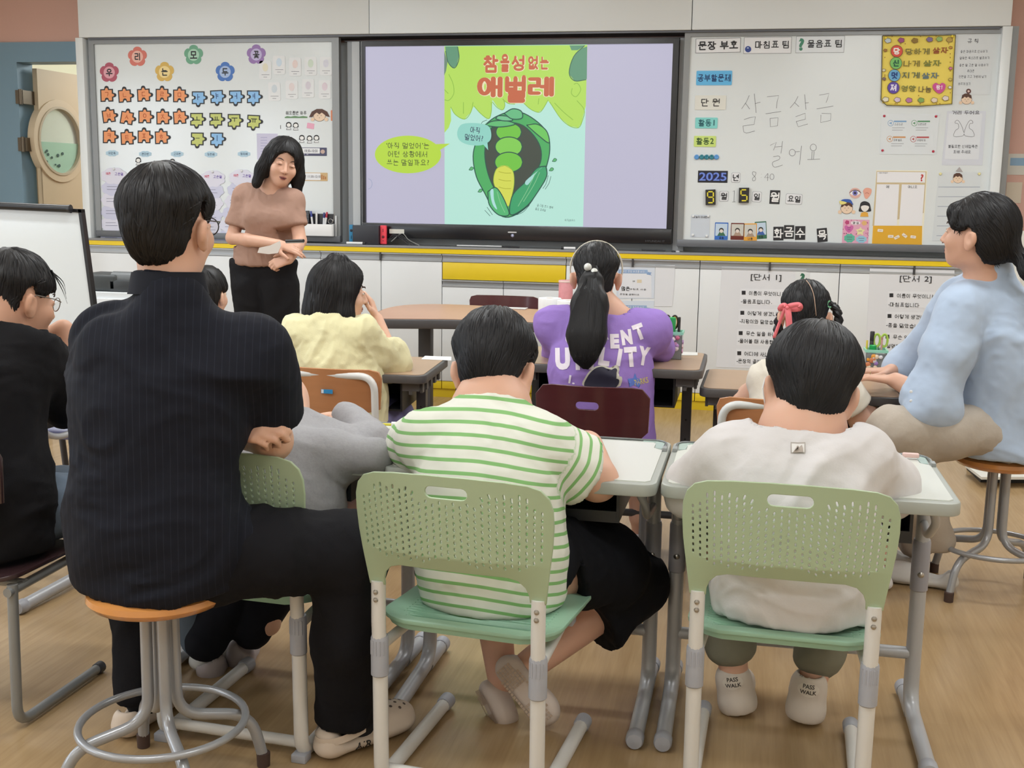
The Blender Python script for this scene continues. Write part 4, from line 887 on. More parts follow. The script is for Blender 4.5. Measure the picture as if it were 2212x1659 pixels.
# big yellow motto cloth
t = thing('motto_cloth', 'yellow motto cloth with coloured circles and doodled border', 'banner', wp(1982, 150))
OFF = .012
def cl(n=26):
    x0, y0, x1, y1, x2, y2, x3, y3 = 1906.4, 77, 2064.5, 75.4, 2056.5, 224.5, 1903, 226
    V = []; F = []
    for j in range(n):
        v = j/(n-1)
        for i in range(n):
            u = i/(n-1); sag = 3.0*math.sin(u*math.pi)*v
            px = (x0*(1-u)+x1*u)*(1-v)+(x3*(1-u)+x2*u)*v; py = (y0*(1-u)+y1*u)*(1-v)+(y3*(1-u)+y2*u)*v+sag
            if v > .93 and u < .07: px += 3; py -= 3
            off = OFF-.004+.007*math.sin((u*1.0+v*.8)*7)*u*(1-.4*v)*.8
            V.append(wp(px, py, max(.003, off)))
    for j in range(n-1):
        for i in range(n-1): F.append((j*n+i, (j+1)*n+i, (j+1)*n+i+1, j*n+i+1))
    return V, F
V, F_ = cl(); o = mobj('cloth', V, F_, M((242, 220, 104), .7, bump=.1, nscale=300), t, smooth=True)
so = o.modifiers.new('solid', 'SOLIDIFY'); so.thickness = .0015
wlines('dark_hem', [[(1906.4, 77), (1990, 76.6), (2064.5, 75.4), (2060, 150), (2056.5, 224.5), (1985, 230), (1915, 228), (1903, 216), (1905, 150), (1906.4, 77)]], 1.6, .014, M((84, 74, 50), .6), t)
for ch, (X, Y), c, tc in (('당', (578, 300), (222, 84, 66), (250, 240, 236)), ('신', (568, 455), (126, 196, 104), (30, 96, 66)), ('멋', (547, 612), (110, 176, 216), (26, 64, 130)), ('져', (535, 770), (98, 76, 170), (236, 232, 250))):
    x, y = R2(X, Y); wcirc('disc_outline', x, y, 13.2, .0168, M((70, 56, 48), .6), t); wcirc('disc', x, y, 12.4, .0172, M(c, .6), t); wtext('lettering', ch, x, y, 15, .0178, M(tc, .6), t, bold=.05)
BR = (120, 84, 40)
for s, X, Y, w_, c in (('당하게', 845, 305, 310, (122, 116, 60)), ('살자', 1140, 290, 200, (150, 70, 34)), ('나게', 770, 460, 210, (132, 120, 50)), ('살자', 1035, 455, 230, (120, 128, 56)), ('지게', 760, 610, 225, (96, 108, 84)), ('살자', 1010, 615, 220, (90, 116, 130)), ('영양', 730, 780, 185, (120, 124, 60)), ('나눔', 940, 790, 165, (110, 96, 60))):
    x, y = R2(X, Y); wtext('lettering', s, x, y, 13.5, .0176, M(c, .6), t, width=w_/5.946, bold=.02)
x, y = R2(1123, 772); wflat('heart', [(x, y-7), (x+6, y-11), (x+13.5, y-7), (x+12, y+3), (x, y+12.5), (x-12, y+3), (x-14, y-6), (x-7, y-11)], .0172, M((206, 80, 152), .6), t, 3); wtext('lettering', '짱!', x, y-1, 10, .0178, M((250, 232, 240), .6), t, bold=.03)
dd = [((465, 165), (200, 214, 220)), ((635, 160), (160, 80, 140)), ((810, 165), (150, 120, 50)), ((1000, 150), (130, 110, 160)), ((1125, 145), (150, 190, 110)), ((1255, 155), (190, 160, 80)), ((435, 920), (226, 222, 200)), ((585, 925), (216, 196, 216)), ((735, 930), (190, 120, 170)), ((890, 930), (130, 170, 90)), ((1060, 930), (226, 210, 190)), ((1205, 905), (226, 214, 210)), ((432, 290), (170, 120, 50)), ((1270, 255), (200, 150, 60)), ((1270, 520), (206, 120, 160)), ((1265, 665), (210, 190, 90)), ((412, 545), (220, 214, 180)), ((415, 655), (130, 110, 110)), ((1262, 765), (230, 226, 220))]
for (X, Y), c in dd:
    x, y = R2(X, Y); q = 5.6 if (Y < 200 or Y > 880) else 3
    wflat('doodle_line', cloudpts(x, y, q*2+1.6, q*1.5+1.6, 5, .2), .0166, M((110, 84, 50), .6), t); wflat('doodle', cloudpts(x, y, q*2, q*1.5, 5, .2), .0172, M(c, .6), t)
rr = random.Random(3)
for k in range(26):
    s_ = k % 4; X = (rr.uniform(430, 1280), 425, 1265, rr.uniform(430, 1250))[s_]; Y = (rr.choice([110, 205]), rr.uniform(220, 840), rr.uniform(300, 850), rr.choice([870, 975]))[s_]
    x, y = R2(X, Y); wcirc('doodle_dot', x, y, 1.2, .0168, M((150, 96, 30), .6), t, n=6)
for X, Y in ((435, 130), (1290, 110)): x, y = R2(X, Y); lathe('pin', [(0, -.012), (.006, -.01), (.008, 0), (.006, .006)], wp(x, y, .02), M((240, 214, 70), .4), t, axis='y', n=12)
# rules sheet and contact sheet
GT = M((110, 112, 118), .6)
t = thing('rules_sheet', 'tall pale sheet of typed class rules beside the yellow cloth', 'paper', wp(2106, 133)); wpoly('sheet', [(2062, 73), (2150, 72.6), (2137, 205), (2058, 205)], .0016, M((216, 221, 224), .3), t)
wtext('lettering', '규 칙', R2(1555, 170)[0], R2(1555, 170)[1], 10, .0024, M((70, 72, 78), .6), t, bold=.01)
for s, X0, X1, Y in (('좋은 마음으로 인사하기', 1395, 1740, 305), ('알맞은 목소리로 발표하기', 1385, 1765, 388), ('좋은 말 고운 말 사용하기', 1380, 1750, 480), ('휴대폰', 1480, 1575, 555), ('전원을 끄고 가방에 넣기', 1375, 1725, 628), ('바르게 앉기', 1368, 1520, 720)):
    x, y = R2((X0+X1)/2, Y); wtext('lettering', s, x, y, 6, .0024, GT, t, width=(X1-X0)/5.946, bold=.006)
t = kid(2088, 214, .86, 'girl cut-out with a parting, topping the lined sheet', 'short')
x, y = R2(1500, 815); wcirc('bun', x, y, 5.5, .0026, M((96, 60, 56), .5), t); wcirc('bun_gleam', x, y, 2.4, .0032, M((220, 190, 180), .5), t)
t = thing('contact_sheet', 'sheet with two drawn arms asking to avoid contact', 'paper', wp(2080, 296)); wpoly('sheet', [(2046, 240), (2130, 240), (2122, 357), (2034, 357)], .0016, M((212, 216, 226), .35), t); wflat('inner_field', [(2050, 245), (2122, 245), (2114, 344), (2040, 344)], .0021, M((222, 226, 232), .4), t)
wtext('lettering', '거리 두어요', *R2(1465, 1090), 8.5, .0027, M((120, 120, 126), .6), t, width=60, bold=.03)
for s in (-1, 1):
    def AR(x, y): return R2(1441+s*(x), y)
    wlines('arm_drawing', [[AR(0, 1350), AR(-30, 1260), AR(-75, 1190), AR(-110, 1200), AR(-112, 1225), AR(-75, 1235), AR(-70, 1290), AR(-110, 1320), AR(-130, 1395), AR(-20, 1390), AR(0, 1360)]], .9, .0026, M((110, 112, 118), .6), t, 3)
wtext('lettering', '불필요한 신체접촉은', *R4(1520, 33), 7, .0027, M((76, 78, 84), .6), t, width=64, bold=.012); wtext('lettering', '피해 주세요', *R4(1512, 95), 7, .0027, M((76, 78, 84), .6), t, width=37, bold=.012)
t = thing('voice_poster', 'white voice-level poster pinned with four red magnets', 'poster', wp(1965, 289)); wpoly('sheet', [(1904, 246), (2030, 246), (2022, 334), (1900, 333)], .0022, M((220, 226, 230), .3), t)
for (X, Y), c, s in (((500, 1225), (130, 168, 206), '소곤소곤'), ((803, 1225), (96, 150, 112), '도란도란'), ((488, 1428), (206, 150, 96), '또박 발표'), ((790, 1430), (186, 84, 84), '우렁차게')):
    x, y = R2(X, Y); wcirc('voice_ring', x, y, 6.6, .003, M(c, .5), t); wcirc('voice_hole', x, y, 5.6, .0034, M((222, 227, 231), .5), t); wflat('speaker_mark', [(x-3, y-1), (x-1, y-1), (x+2, y-3.5), (x+2, y+3.5), (x-1, y+1), (x-3, y+1)], .0038, M(c, .5), t)
    wflat('bar', [(x+7, y-5.5), (x+34, y-5.5), (x+34, y-2.2), (x+7, y-2.2)], .003, M(c, .5), t); wtext('lettering', s, x+17, y+2.5, 5, .003, GT, t, width=18, bold=.008)
    wlines('print', [[(x+3, y+10), (x+30, y+10)], [(x+3, y+15), (x+26, y+15)]], 1.0, .003, M((160, 162, 168), .6), t)
for x, y in ((1910.3, 250.5), (2022, 251.4), (1906.4, 325), (2016, 327)): lathe('magnet', [(0, -.007), (.005, -.006), (.0075, 0), (.0075, .003)], wp(x, y, .0035), M((186, 26, 60), .3), t, axis='y', n=14)
t = thing('lined_sheet', 'lined pale sheet under a cut-out with a party hat', 'paper', wp(2070, 450)); wpoly('sheet', [(2028, 372), (2120, 372), (2106, 520), (2014, 520)], .0018, M((214, 220, 224), .35), t)
wlines('ruled_line', [[(2027-k*.8, 404+k*21), (2117-k*.8, 404+k*21)] for k in range(6)], 1.1, .0024, M((150, 160, 178), .6), t)
for x, y in ((2031.5, 375.5), (2115.5, 375.5)): lathe('magnet', [(0, -.007), (.006, -.006), (.0085, 0), (.0085, .003)], wp(x, y, .005), M((236, 228, 170), .3), t, axis='y', n=14)
t = kid(2069, 385, .8, 'boy cut-out in a paper party hat holding a grey card', 'short'); wflat('party_hat', [(2064, 370), (2080, 371.5), (2072.5, 360.5)], .0042, M((176, 170, 170), .5), t); wflat('grey_card', [(2082, 378), (2106, 381), (2104, 397), (2082, 395)], .0014, M((140, 150, 154), .5), t); wflat('grey_card', [(2041, 381), (2056, 378), (2058, 394), (2044, 391)], .0014, M((140, 150, 154), .5), t)
# bulletin papers on the salmon wall at the right edge
def yw(px, py, o=0.0): return PY(px, py, YW-o)
for nm, lab, x0, y0, x1, y1, c, extra in (('notice_card', 'pale notice card with a blue band on the salmon wall', 2178, 332, 2222, 378, (206, 204, 196), (2183, 341, 2222, 358, (136, 168, 196))), ('notice_card', 'small cream notice below the blue-banded card', 2175, 393.5, 2205, 439, (206, 194, 176), None)):
    t = thing(nm, lab, 'paper', yw((x0+x1)/2, (y0+y1)/2)); a = yw(x0, y0, .003); b = yw(x1, y1, .003)
    box('sheet', a.x, b.x, YW-.003, YW-.0005, b.z, a.z, M(c, .6), t)
    if extra: a = yw(extra[0], extra[1], .004); b = yw(extra[2], extra[3], .004); box('blue_band', a.x, b.x, YW-.004, YW-.003, b.z, a.z, M(extra[4], .6), t)

# ================================================================ papers taped to the cabinet doors
def cp(px, py, o=.002): return PY(px, py, YC-o)
def cpoly(nm, pts, o, mat, par, th=.0006):
    return prism(nm, [cp(x, y, o) for x, y in pts], mat, par, (0, th, 0))
def ctext(s, px, py, h, par, tw=None, bold=.012, c=INK, o=.0042):
    return wtext('lettering', s, px, py, h, (D-YC)+o, M(c, .55), par, width=tw, bold=bold)
PAP = M((224, 226, 231), .6, bump=.25, nscale=9)
SLIP = M((230, 232, 237), .6)
def clue(lab, pts, title, tpos, rows):
    t = thing('clue_poster', lab, 'poster', cp(*pts[0]))
    cpoly('sheet', pts, .0018, PAP, t)
    ctext(title, tpos[0], tpos[1], 15.5, t, tw=tpos[2], bold=.006)
    for (bx_, by_, s1, x1_, w1, s2, x2_, w2, y2_) in rows:
        cpoly('slip', [(bx_-7, by_-9), (bx_+95, by_-7), (bx_+93, by_+28), (bx_-9, by_+26)], .0026, SLIP, t, th=.0004)
        wflat('bullet', [(bx_-4.2, by_-4.2), (bx_+4.2, by_-4.2), (bx_+4.2, by_+4.2), (bx_-4.2, by_+4.2)], (D-YC)+.0034, ink(), t)
        ctext(s1, x1_+w1/2, by_+2, 9.2, t, tw=w1, bold=.008); ctext(s2, x2_+w2/2, y2_, 9.2, t, tw=w2, bold=.008)
    return t
t = clue('clue poster numbered 1, its edge behind the braided girl', [(1559, 576.5), (1742, 581), (1732, 800), (1547, 793)], '[단서 1]', (1654.7, 600, 66),
     [(1606.4, 632.3, '이름이 무엇이니?', 1617.6, 74, '- 물음표입니다.', 1600.5, 67, 651.9), (1603.5, 675.7, '어떻게 생겼니?', 1615, 68, '- 지팡이와 닮았습니다', 1597.5, 92, 695.3), (1600, 719.5, '무슨 일을 하니?', 1611.3, 70, '- 물어볼 때 사용합니다', 1594, 96, 738), (1596.9, 763, '어디에 사니?', 1608, 58, '- 문장의 끝에 있습니다', 1591, 94, 781.5)])
cpoly('symbol_card', [(1718.5, 586), (1749, 588), (1747, 622), (1717, 620)], .0028, M((226, 230, 232), .4), t); wtext('question_mark', '?', 1733, 602, 24, (D-YC)+.0036, M((50, 110, 84), .4), t, bold=.05)
clue('clue poster numbered 2, beside the woman in blue', [(1879, 580), (2062, 584), (2052, 812), (1868, 806)], '[단서 2]', (1978, 603.4, 69),
     [(1925.5, 637.8, '이름이 무엇이니?', 1937.4, 78, '- 마침표입니다', 1918.8, 67, 658.6), (1921.5, 682.6, '어떻게 생겼니?', 1933, 69, '- 콩을 닮았습니다', 1914, 82, 703.8), (1917, 727.3, '무슨 일을 하니?', 1928.8, 73, '- 설명할 때 사용합니다', 1911.6, 98, 749), (1914, 773, '어디에 사니?', 1924, 59, '- 문장의 끝에 있습니다', 1911, 95, 792.4)])
for i, (x0, y0, x1, y1, rows) in enumerate(((1332, 573, 1413, 643, 1), (1332, 650, 1411, 720, 0))):
    t = thing('worksheet', ('upper' if rows else 'lower')+' worksheet with a blue ribbon heading behind the ponytailed girl', 'paper', cp(x0, y0))
    cpoly('sheet', [(x0, y0), (x1+2, y0), (x1, y1+2), (x0, y1+2)], .0018, M((214, 222, 234), .5), t); cpoly('inner_field', [(x0+4, y0+18), (x1-6, y0+18), (x1-6, y1), (x0+4, y1)], .0024, M((228, 230, 236), .5), t, .0004)
    cpoly('ribbon', [(x0+4, y0+9), (x1-14, y0+10), (x1-14, y0+18), (x0+4, y0+17)], .003, M((150, 176, 212), .5), t, .0004); cpoly('ribbon_tail', [(x1-16, y0+14), (x1-5, y0+16), (x1-8, y0+19), (x1-5, y0+22), (x1-16, y0+20)], .0027, M((136, 164, 204), .5), t, .0004)
    ctext('알맞은 문장 부호를 써요', (x0+x1)/2-6, y0+13.6, 5, t, tw=52, bold=.004, c=(226, 232, 242), o=.0036)
    if rows:
        ctext('많은', 1351.5, 623.5, 9, t, bold=.02); ctext('마침표 사용', 1378, 625, 3.6, t, tw=36, bold=.004); ctext('문장을 끝맺어요', 1360, 636, 3.6, t, tw=42, bold=.004); ctext('제목', 1369, 607.5, 3, t, tw=5); cpoly('stamp', [(1376, 604), (1386, 604), (1386, 611), (1376, 611)], .003, M((222, 208, 180), .5), t, .0004)
t = thing('blank_sheet', 'blank crinkled white sheet beside the blue worksheets', 'paper', cp(1437, 615)); cpoly('sheet', [(1416, 574), (1458, 573), (1456, 620), (1452, 662), (1414, 662)], .003, PAP, t)

# ================================================================ things on the ledge
YS = D-.055
def lbox(nm, x0, y0, x1, y1, ya, yb, mat, par, bev=.002, base=None):
    a = PY(x0, y0, ya); b = PY(x1, y1, ya); return box(nm, a.x, b.x, ya, yb, zL+.0145 if base else b.z, a.z, mat, par, bev=bev)
t = thing('handheld_console', 'handheld console docked upright with blue and red controllers', 'games console', PY(790, 524, YS))
zb_ = zL+.0145; zt_ = PY(790, 487, YS-.03).z
def cx_(px): return PY(px, 505, YS-.03).x
box('dock', cx_(762), cx_(818.5), YS-.035, YS+.035, zb_, zt_, M((46, 48, 56), .45), t, bev=.003)
for nm, x0, x1, c in (('blue_controller', 751.7, 761.8, (42, 130, 176)), ('red_controller', 818.7, 832.6, (240, 72, 88))):
    a, b = cx_(x0), cx_(x1); o = box(nm, a, b, YS-.012, YS+.008, zb_+.004, zt_+.002, M(c, .4), t, bev=.006, seg=4)
    for dz, r in ((.72, .009), (.30, .0028), (.36, .0028), (.42, .0028), (.36, .0028)) if 'blue' in nm else ((.42, .009), (.70, .0028), (.76, .0028), (.82, .0028), (.22, .003)):
        lathe('button', [(0, -.003), (r, -.002), (r, 0)], ((a+b)/2, YS-.012, zb_+(zt_-zb_)*dz), M((30, 40, 56) if 'blue' in nm else (110, 20, 34), .4), o, axis='y', n=12)
t = thing('white_clip', 'white plastic holder lying before the docked console', 'holder', PY(792, 522, YC+.03)); a = PY(769.5, 516, YC+.03); b = PY(814.5, 524, YC+.03); box('body', a.x, b.x, YC+.015, YC+.045, zb_, a.z, M((226, 230, 240), .35), t, bev=.004)
def ltube(lab, x0, x1, py, y, parts, grp=None):
    xs_ = PY(x0, py, y).x, PY(x1, py, y).x; t = thing('marker_pen', lab, 'pen', (xs_[0], y, zb_), grp); pos = xs_[0]
    for nm, f, r, c in parts:
        q = pos+(xs_[1]-xs_[0])*f; tube(nm, [(pos, y, zb_+.0085), (q, y, zb_+.0085)], r, M(c, .35), t, n=12); pos = q
ltube('flat white marker lying left of the dock’s foot', 749, 789.7, 524, YC+.008, (('barrel', .85, .008, (236, 238, 240)), ('cap', .15, .0082, (40, 40, 44))))
ltube('long slim pointer with a black grip under the screen', 987, 1122, 533, YC+.03, (('rod', .72, .004, (214, 216, 220)), ('grip', .28, .0055, (36, 37, 42))))
ltube('white marker with a black cap on the ledge by the ponytail', 1212, 1243, 536, YC+.03, (('cap', .2, .0082, (40, 40, 44)), ('barrel', .8, .008, (232, 232, 234))))
ltube('dark slim pen on the ledge under the screen’s right end', 1386, 1437, 540, YC+.03, (('barrel', .7, .005, (44, 46, 52)), ('cap', .3, .0054, (58, 60, 66))))
for i, (px, c) in enumerate(((1455, (60, 62, 66)), (1464, (200, 202, 206)))):
    p = PY(px, 541, YC+.03); t = thing('round_magnet', ('grey', 'pale')[i]+' button magnet lying on the ledge', 'magnet', p); lathe('button', [(.012, 0), (.012, .006), (.008, .009), (0, .0095)], (p.x, YC+.03, zb_), M(c, .3), t, n=16)
t = thing('cable_tangle', 'loose dark cables trailing from the console dock', 'cables', PY(868, 525, YS))
rr = random.Random(5)
for k in range(4):
    P = [PY(836+k*3, 522, YS), PY(850+k*6, 506+rr.uniform(-2, 3), YS), PY(868+k*5, 520-rr.uniform(0, 4), YS-.01), PY(882+k*8, 526, YS-.01)]
    for q in P: q.z = max(q.z, zb_+.003)
    P[-1].z = zb_+.003
    tube('cable', catmull(P, 6), .0022, M((40, 42, 46), .5) if k < 3 else M((150, 152, 150), .5), t, n=6)
# ================================================================ furniture
def dup(root, loc, rotz, label=None, group=None):
    r = root.copy(); SC.collection.objects.link(r); r.location = loc; r.rotation_euler = (0, 0, rotz)
    if label: r['label'] = label
    if group: r['group'] = group
    for ch in list(root.children):
        c = ch.copy(); SC.collection.objects.link(c); c.parent = r; c.matrix_parent_inverse = ch.matrix_parent_inverse
        for g in ch.children:
            d = g.copy(); SC.collection.objects.link(d); d.parent = c; d.matrix_parent_inverse = g.matrix_parent_inverse
    return r
def place(root, loc, rotz): root.location = loc; root.rotation_euler = (0, 0, rotz); return root
GREEN = M((168, 186, 154), .42); GREENS = M((150, 188, 164), .4)
WTUBE = M((216, 214, 210), .32); GTUBE = M((176, 178, 182), .35, metal=.15); GCAP = M((164, 166, 174), .45); BOLT = M((170, 166, 160), .3, metal=.9)
def slot(cx, cz, w_, h_, tilt, n=3):
    a = math.radians(tilt); r = w_/2; q = h_/2-r; out = []
    for s, z in ((1, q), (-1, -q)):
        for k in range(n+1):
            t = math.pi*k/n; x, y = s*r*math.cos(t), z+s*r*math.sin(t); out.append((cx+x*math.cos(a)-y*math.sin(a), cz+x*math.sin(a)+y*math.cos(a)))
    return out
def bend(me, fn, mat, name, parent, ang=50):
    for v in me.vertices: v.co = fn(v.co)
    me.materials.append(mat); me.polygons.foreach_set('use_smooth', [True]*len(me.polygons)); me.set_sharp_from_angle(angle=math.radians(ang))
    return link(bpy.data.objects.new(name, me), parent)
def make_green_chair():
    t = thing('school_chair', 'x', 'chair', (0, 0, 0), 'sage green perforated school chairs')
    out = [(-.192, .466), (-.160, .466), (-.159, .482), (-.153, .499), (-.139, .514), (-.116, .521), (-.04, .522), (.04, .522), (.116, .521), (.139, .514), (.153, .499), (.159, .482), (.160, .466), (.192, .466), (.196, .50), (.202, .545), (.208, .59), (.211, .635), (.210, .668), (.203, .692), (.188, .709), (.163, .718), (.116, .7235), (.04, .727), (-.04, .727), (-.116, .7235), (-.163, .718), (-.188, .709), (-.203, .692), (-.210, .668), (-.211, .635), (-.208, .59), (-.202, .545), (-.196, .50)]
    holes = [slot(0, .6935, .027, .092, 90, 7)]
    for i in range(-13, 14):
        x = i*.0146; ax = abs(i)
        for r in range(13):
            z = .696-r*.0139-(.007 if i % 2 else 0)-.0035*(1-(x/.2)**2)
            if ax < 5 and z > .674: continue
            if z < .536+.008*max(0, (ax-9))*.6 or (ax < 3 and z < .549): continue
            if ax >= 11 and z > .688-.012*(ax-11): continue
            tl = -22*math.copysign(1, i)*math.exp(-((ax-4.5)/3.2)**2) if i else 0
            holes.append(slot(x+(.18*(z-.63)*x), z, .0062, .0108 if z < .68 else .0145, -tl))
    me = curve2d([out]+holes, depth=.0024, bev=.0012)
    bm = bmesh.new(); bm.from_mesh(me)
    for k in range(-10, 11): bmesh.ops.bisect_plane(bm, geom=bm.verts[:]+bm.edges[:]+bm.faces[:], plane_co=(k*.0197, 0, 0), plane_no=(1, 0, 0))
    for z in (.485, .505, .525, .545, .56, .69, .71): bmesh.ops.bisect_plane(bm, geom=bm.verts[:]+bm.edges[:]+bm.faces[:], plane_co=(0, z, 0), plane_no=(0, 1, 0))
    bm.to_mesh(me); bm.free()
    def fb(c):
        x, z, d = c.x, c.y, c.z
        cv = .034*(1-(x/.213)**2)*min(1, max(0, (z-.462)/.09))
        return Vector((x, -.222-cv-.14*(z-.46)-d, z))
    bend(me, fb, GREEN, 'backrest', t)
    # seat
    o2 = [(x, y) for x, y in rrect2(.40, .385, .07, 6)]
    hs = []
    for j in range(-12, 13):
        for k in range(10):
            x = j*.0145; y = -.165+k*.016+(.008 if j % 2 else 0)
            if abs(x) < .172 and (abs(x) > .10 or y < -.09) and not (abs(x) > .15 and y < -.14): hs.append(slot(x, y, .005, .008, 0))
    me = curve2d([o2]+hs, depth=.003, bev=.0015)
    def fs(c):
        x, y, d = c.x, c.y, c.z; r2 = (x/.2)**2
        z = .352+d+.018*r2*(1 if y < .1 else .4)+.012*max(0, -y/.19)**3-.03*max(0, (y-.12)/.07)**2
        return Vector((x, y+.005, z))
    bend(me, fs, GREENS, 'seat', t)
    # rolled skirt under the seat's rim
    rim = [Vector((x*.985, y*.985, 0)) for x, y in rrect2(.40, .385, .07, 6)]; V = []; F = []
    for p in rim: q = fs(Vector((p.x, p.y, 0))); V += [q, q+Vector((-p.x*.03, -p.y*.03, -.018))]
    n = len(rim)
    for i in range(n): F.append((2*i, 2*((i+1) % n), 2*((i+1) % n)+1, 2*i+1))
    mobj('seat_rim', V, F, GREENS, t, smooth=True)
    for s in (-1, 1):
        x = s*.176
        tube('post', [(x, -.2215, .472), (x, -.2215, .38), (x, -.217, .32)], .0155, WTUBE, t)
        mb = MB(); mb.lathe([(.0165, .258), (.0192, .261), (.0192, .342), (.0175, .348)], (x, -.216, 0), 20)
        for k in range(5):
            a = -math.pi/2+(k-2)*.42; mb.box(x+.0192*math.cos(a)-.0012, x+.0192*math.cos(a)+.0012, -.216+.0192*math.sin(a)-.0012, -.216+.0192*math.sin(a)+.0012, .308, .34)
        mb.obj('height_sleeve', GCAP, t)
        tube('leg', fillet([(x, -.214, .262), (x, -.209, .014), (x, .19, .021)], .045, 6), .0165, WTUBE, t)
        lathe('foot_cap', [(.0, -.004), (.017, -.002), (.0195, .006), (.0195, .034), (.0172, .036)], (x, .168, .0215), GCAP, t, axis='y')
        box('heel_pad', x-.018, x+.018, -.229, -.195, 0, .02, GCAP, t, bev=.003)
        for z in (.433, .45): lathe('bolt', [(0, -.0045), (.0045, -.003), (.0058, 0)], (x, -.2365, z), BOLT, t, axis='y', n=10)
        tube('seat_arm', fillet([(x, -.217, .322), (x-s*.01, -.05, .327), (x-s*.02, .12, .332)], .05, 4), .012, WTUBE, t)
        box('arm_bracket', x-s*.01-.016, x-s*.01+.016, .04, .075, .318, .352, GCAP, t, bev=.004)
    tube('cross_bar', [(-.18, -.19, .032), (.18, -.19, .032)], .013, WTUBE, t)
    return t
GC = make_green_chair()
GC['label'] = 'sage green chair of the boy in the green-striped shirt'
place(GC, (.905, 2.44, 0), math.radians(-6))
gc2 = dup(GC, (1.552, 2.555, 0), math.radians(-2), 'sage green chair of the boy in the white T-shirt')
gc3 = dup(GC, (.335, 2.54, 0), math.radians(-4), 'sage green chair half hidden behind the seated man in black')

def make_white_desk():
    t = thing('school_desk', 'x', 'desk', (0, 0, 0), 'white-topped school desks with grey frames')
    FR = M((168, 172, 166), .42); w_, d_ = .638, .48
    bm_o = [(x, y) for x, y in rrect2(w_, d_, .03, 5)]
    me = curve2d([bm_o], depth=.010, bev=.005)
    for v in me.vertices: v.co.z += .6205
    me.materials.append(FR); me.polygons.foreach_set('use_smooth', [True]*len(me.polygons)); me.set_sharp_from_angle(angle=math.radians(40)); link(bpy.data.objects.new('desk_frame', me), t)
    top = [(-.297, -.222), (.297, -.222), (.308, -.21), (.308, .12), (.296, .13), (.285, .14), (.285, .196), (.277, .205), (-.277, .205), (-.285, .196), (-.285, .14), (-.296, .13), (-.308, .12), (-.308, -.21)]
    prism('desk_top', [(x, y, .6345) for x, y in top], M((216, 219, 212), .3), t, (0, 0, .0032))
    CL = M((176, 196, 188), .25)
    for s in (-1, 1):
        prism('corner_tray', [(s*.289, .142, .6358), (s*.305, .135, .6358), (s*.309, .215, .6358), (s*.28, .228, .6358), (s*.25, .226, .6358), (s*.25, .211, .6358), (s*.283, .208, .6358)], CL, t, (0, 0, .0012))
        tube('edge_rod', fillet([(s*.20, .228, .6385), (s*.296, .228, .6385), (s*.312, .205, .6385), (s*.314, .12, .6385)], .02, 5), .0028, M((128, 134, 136), .3, metal=.5), t, n=8)
        box('rod_clip', s*.314-.006, s*.314+.006, .11, .14, .634, .645, M((150, 156, 156), .4), t, bev=.002)
    tube('edge_rod', [(-.2, .228, .6385), (.2, .228, .6385)], .0028, M((128, 134, 136), .3, metal=.5), t, n=8)
    # drawer tray, open towards the pupil
    K = M((40, 42, 46), .4); mb = MB()
    mb.box(-.235, .235, -.17, .16, .52, .527); mb.box(-.235, -.228, -.17, .16, .527, .61); mb.box(.228, .235, -.17, .16, .527, .61); mb.box(-.228, .228, .153, .16, .527, .61); mb.box(-.228, .228, -.172, -.163, .527, .548)
    mb.obj('drawer_tray', K, t, smooth=False)
    for s in (-1, 1):
        x = s*.296
        tube('column', [(x, .075, .605), (x, .082, .40)], .0175, GTUBE, t)
        mb = MB(); mb.lathe([(.0185, .33), (.0215, .333), (.0215, .452), (.0195, .46)], (x, .083, 0), 20)
        mb.obj('height_sleeve', M((150, 150, 158), .45), t)
        lathe('bolt', [(0, -.004), (.006, -.003), (.0085, 0)], (x, .063, .375), BOLT, t, axis='y', n=10)
        tube('leg', fillet([(x, .083, .34), (x, .085, .03), (x, -.235, .0215)], .07, 7), .019, GTUBE, t)
        tube('rear_leg', [(x, .05, .022), (x, .20, .0215)], .0185, GTUBE, t)
        lathe('foot_cap', [(.0, -.004), (.018, -.002), (.0215, .006), (.0215, .03), (.0195, .032)], (x, -.256, .0215), GCAP, t, axis='y')
        lathe('foot_cap', [(.0195, 0), (.0215, .003), (.0215, .03), (.0, .036)], (x, .185, .0215), GCAP, t, axis='y')
        tube('tray_bracket', fillet([(x-s*.02, -.16, .60), (x-s*.005, -.13, .56), (x-s*.008, -.04, .50), (x, .08, .505)], .05, 5), .010, GTUBE, t)
    tube('brace', [(-.296, .085, .165), (.296, .085, .165)], .0155, GTUBE, t)
    return t
WD = make_white_desk(); WD['label'] = 'white-topped desk of the boy in the green-striped shirt'
place(WD, (.937, 2.797, 0), math.radians(-.5))
wd2 = dup(WD, (1.592, 2.797, 0), math.radians(0), 'white-topped desk of the boy in the white T-shirt')
wd3 = dup(WD, (.275, 2.83, 0), math.radians(-2.5), 'white-topped desk under the grey sleeve, beside the yellow pencil')
wd4 = dup(WD, (-.95, 3.25, 0), math.radians(-4), 'white-topped desk left of the seated man, mostly hidden')

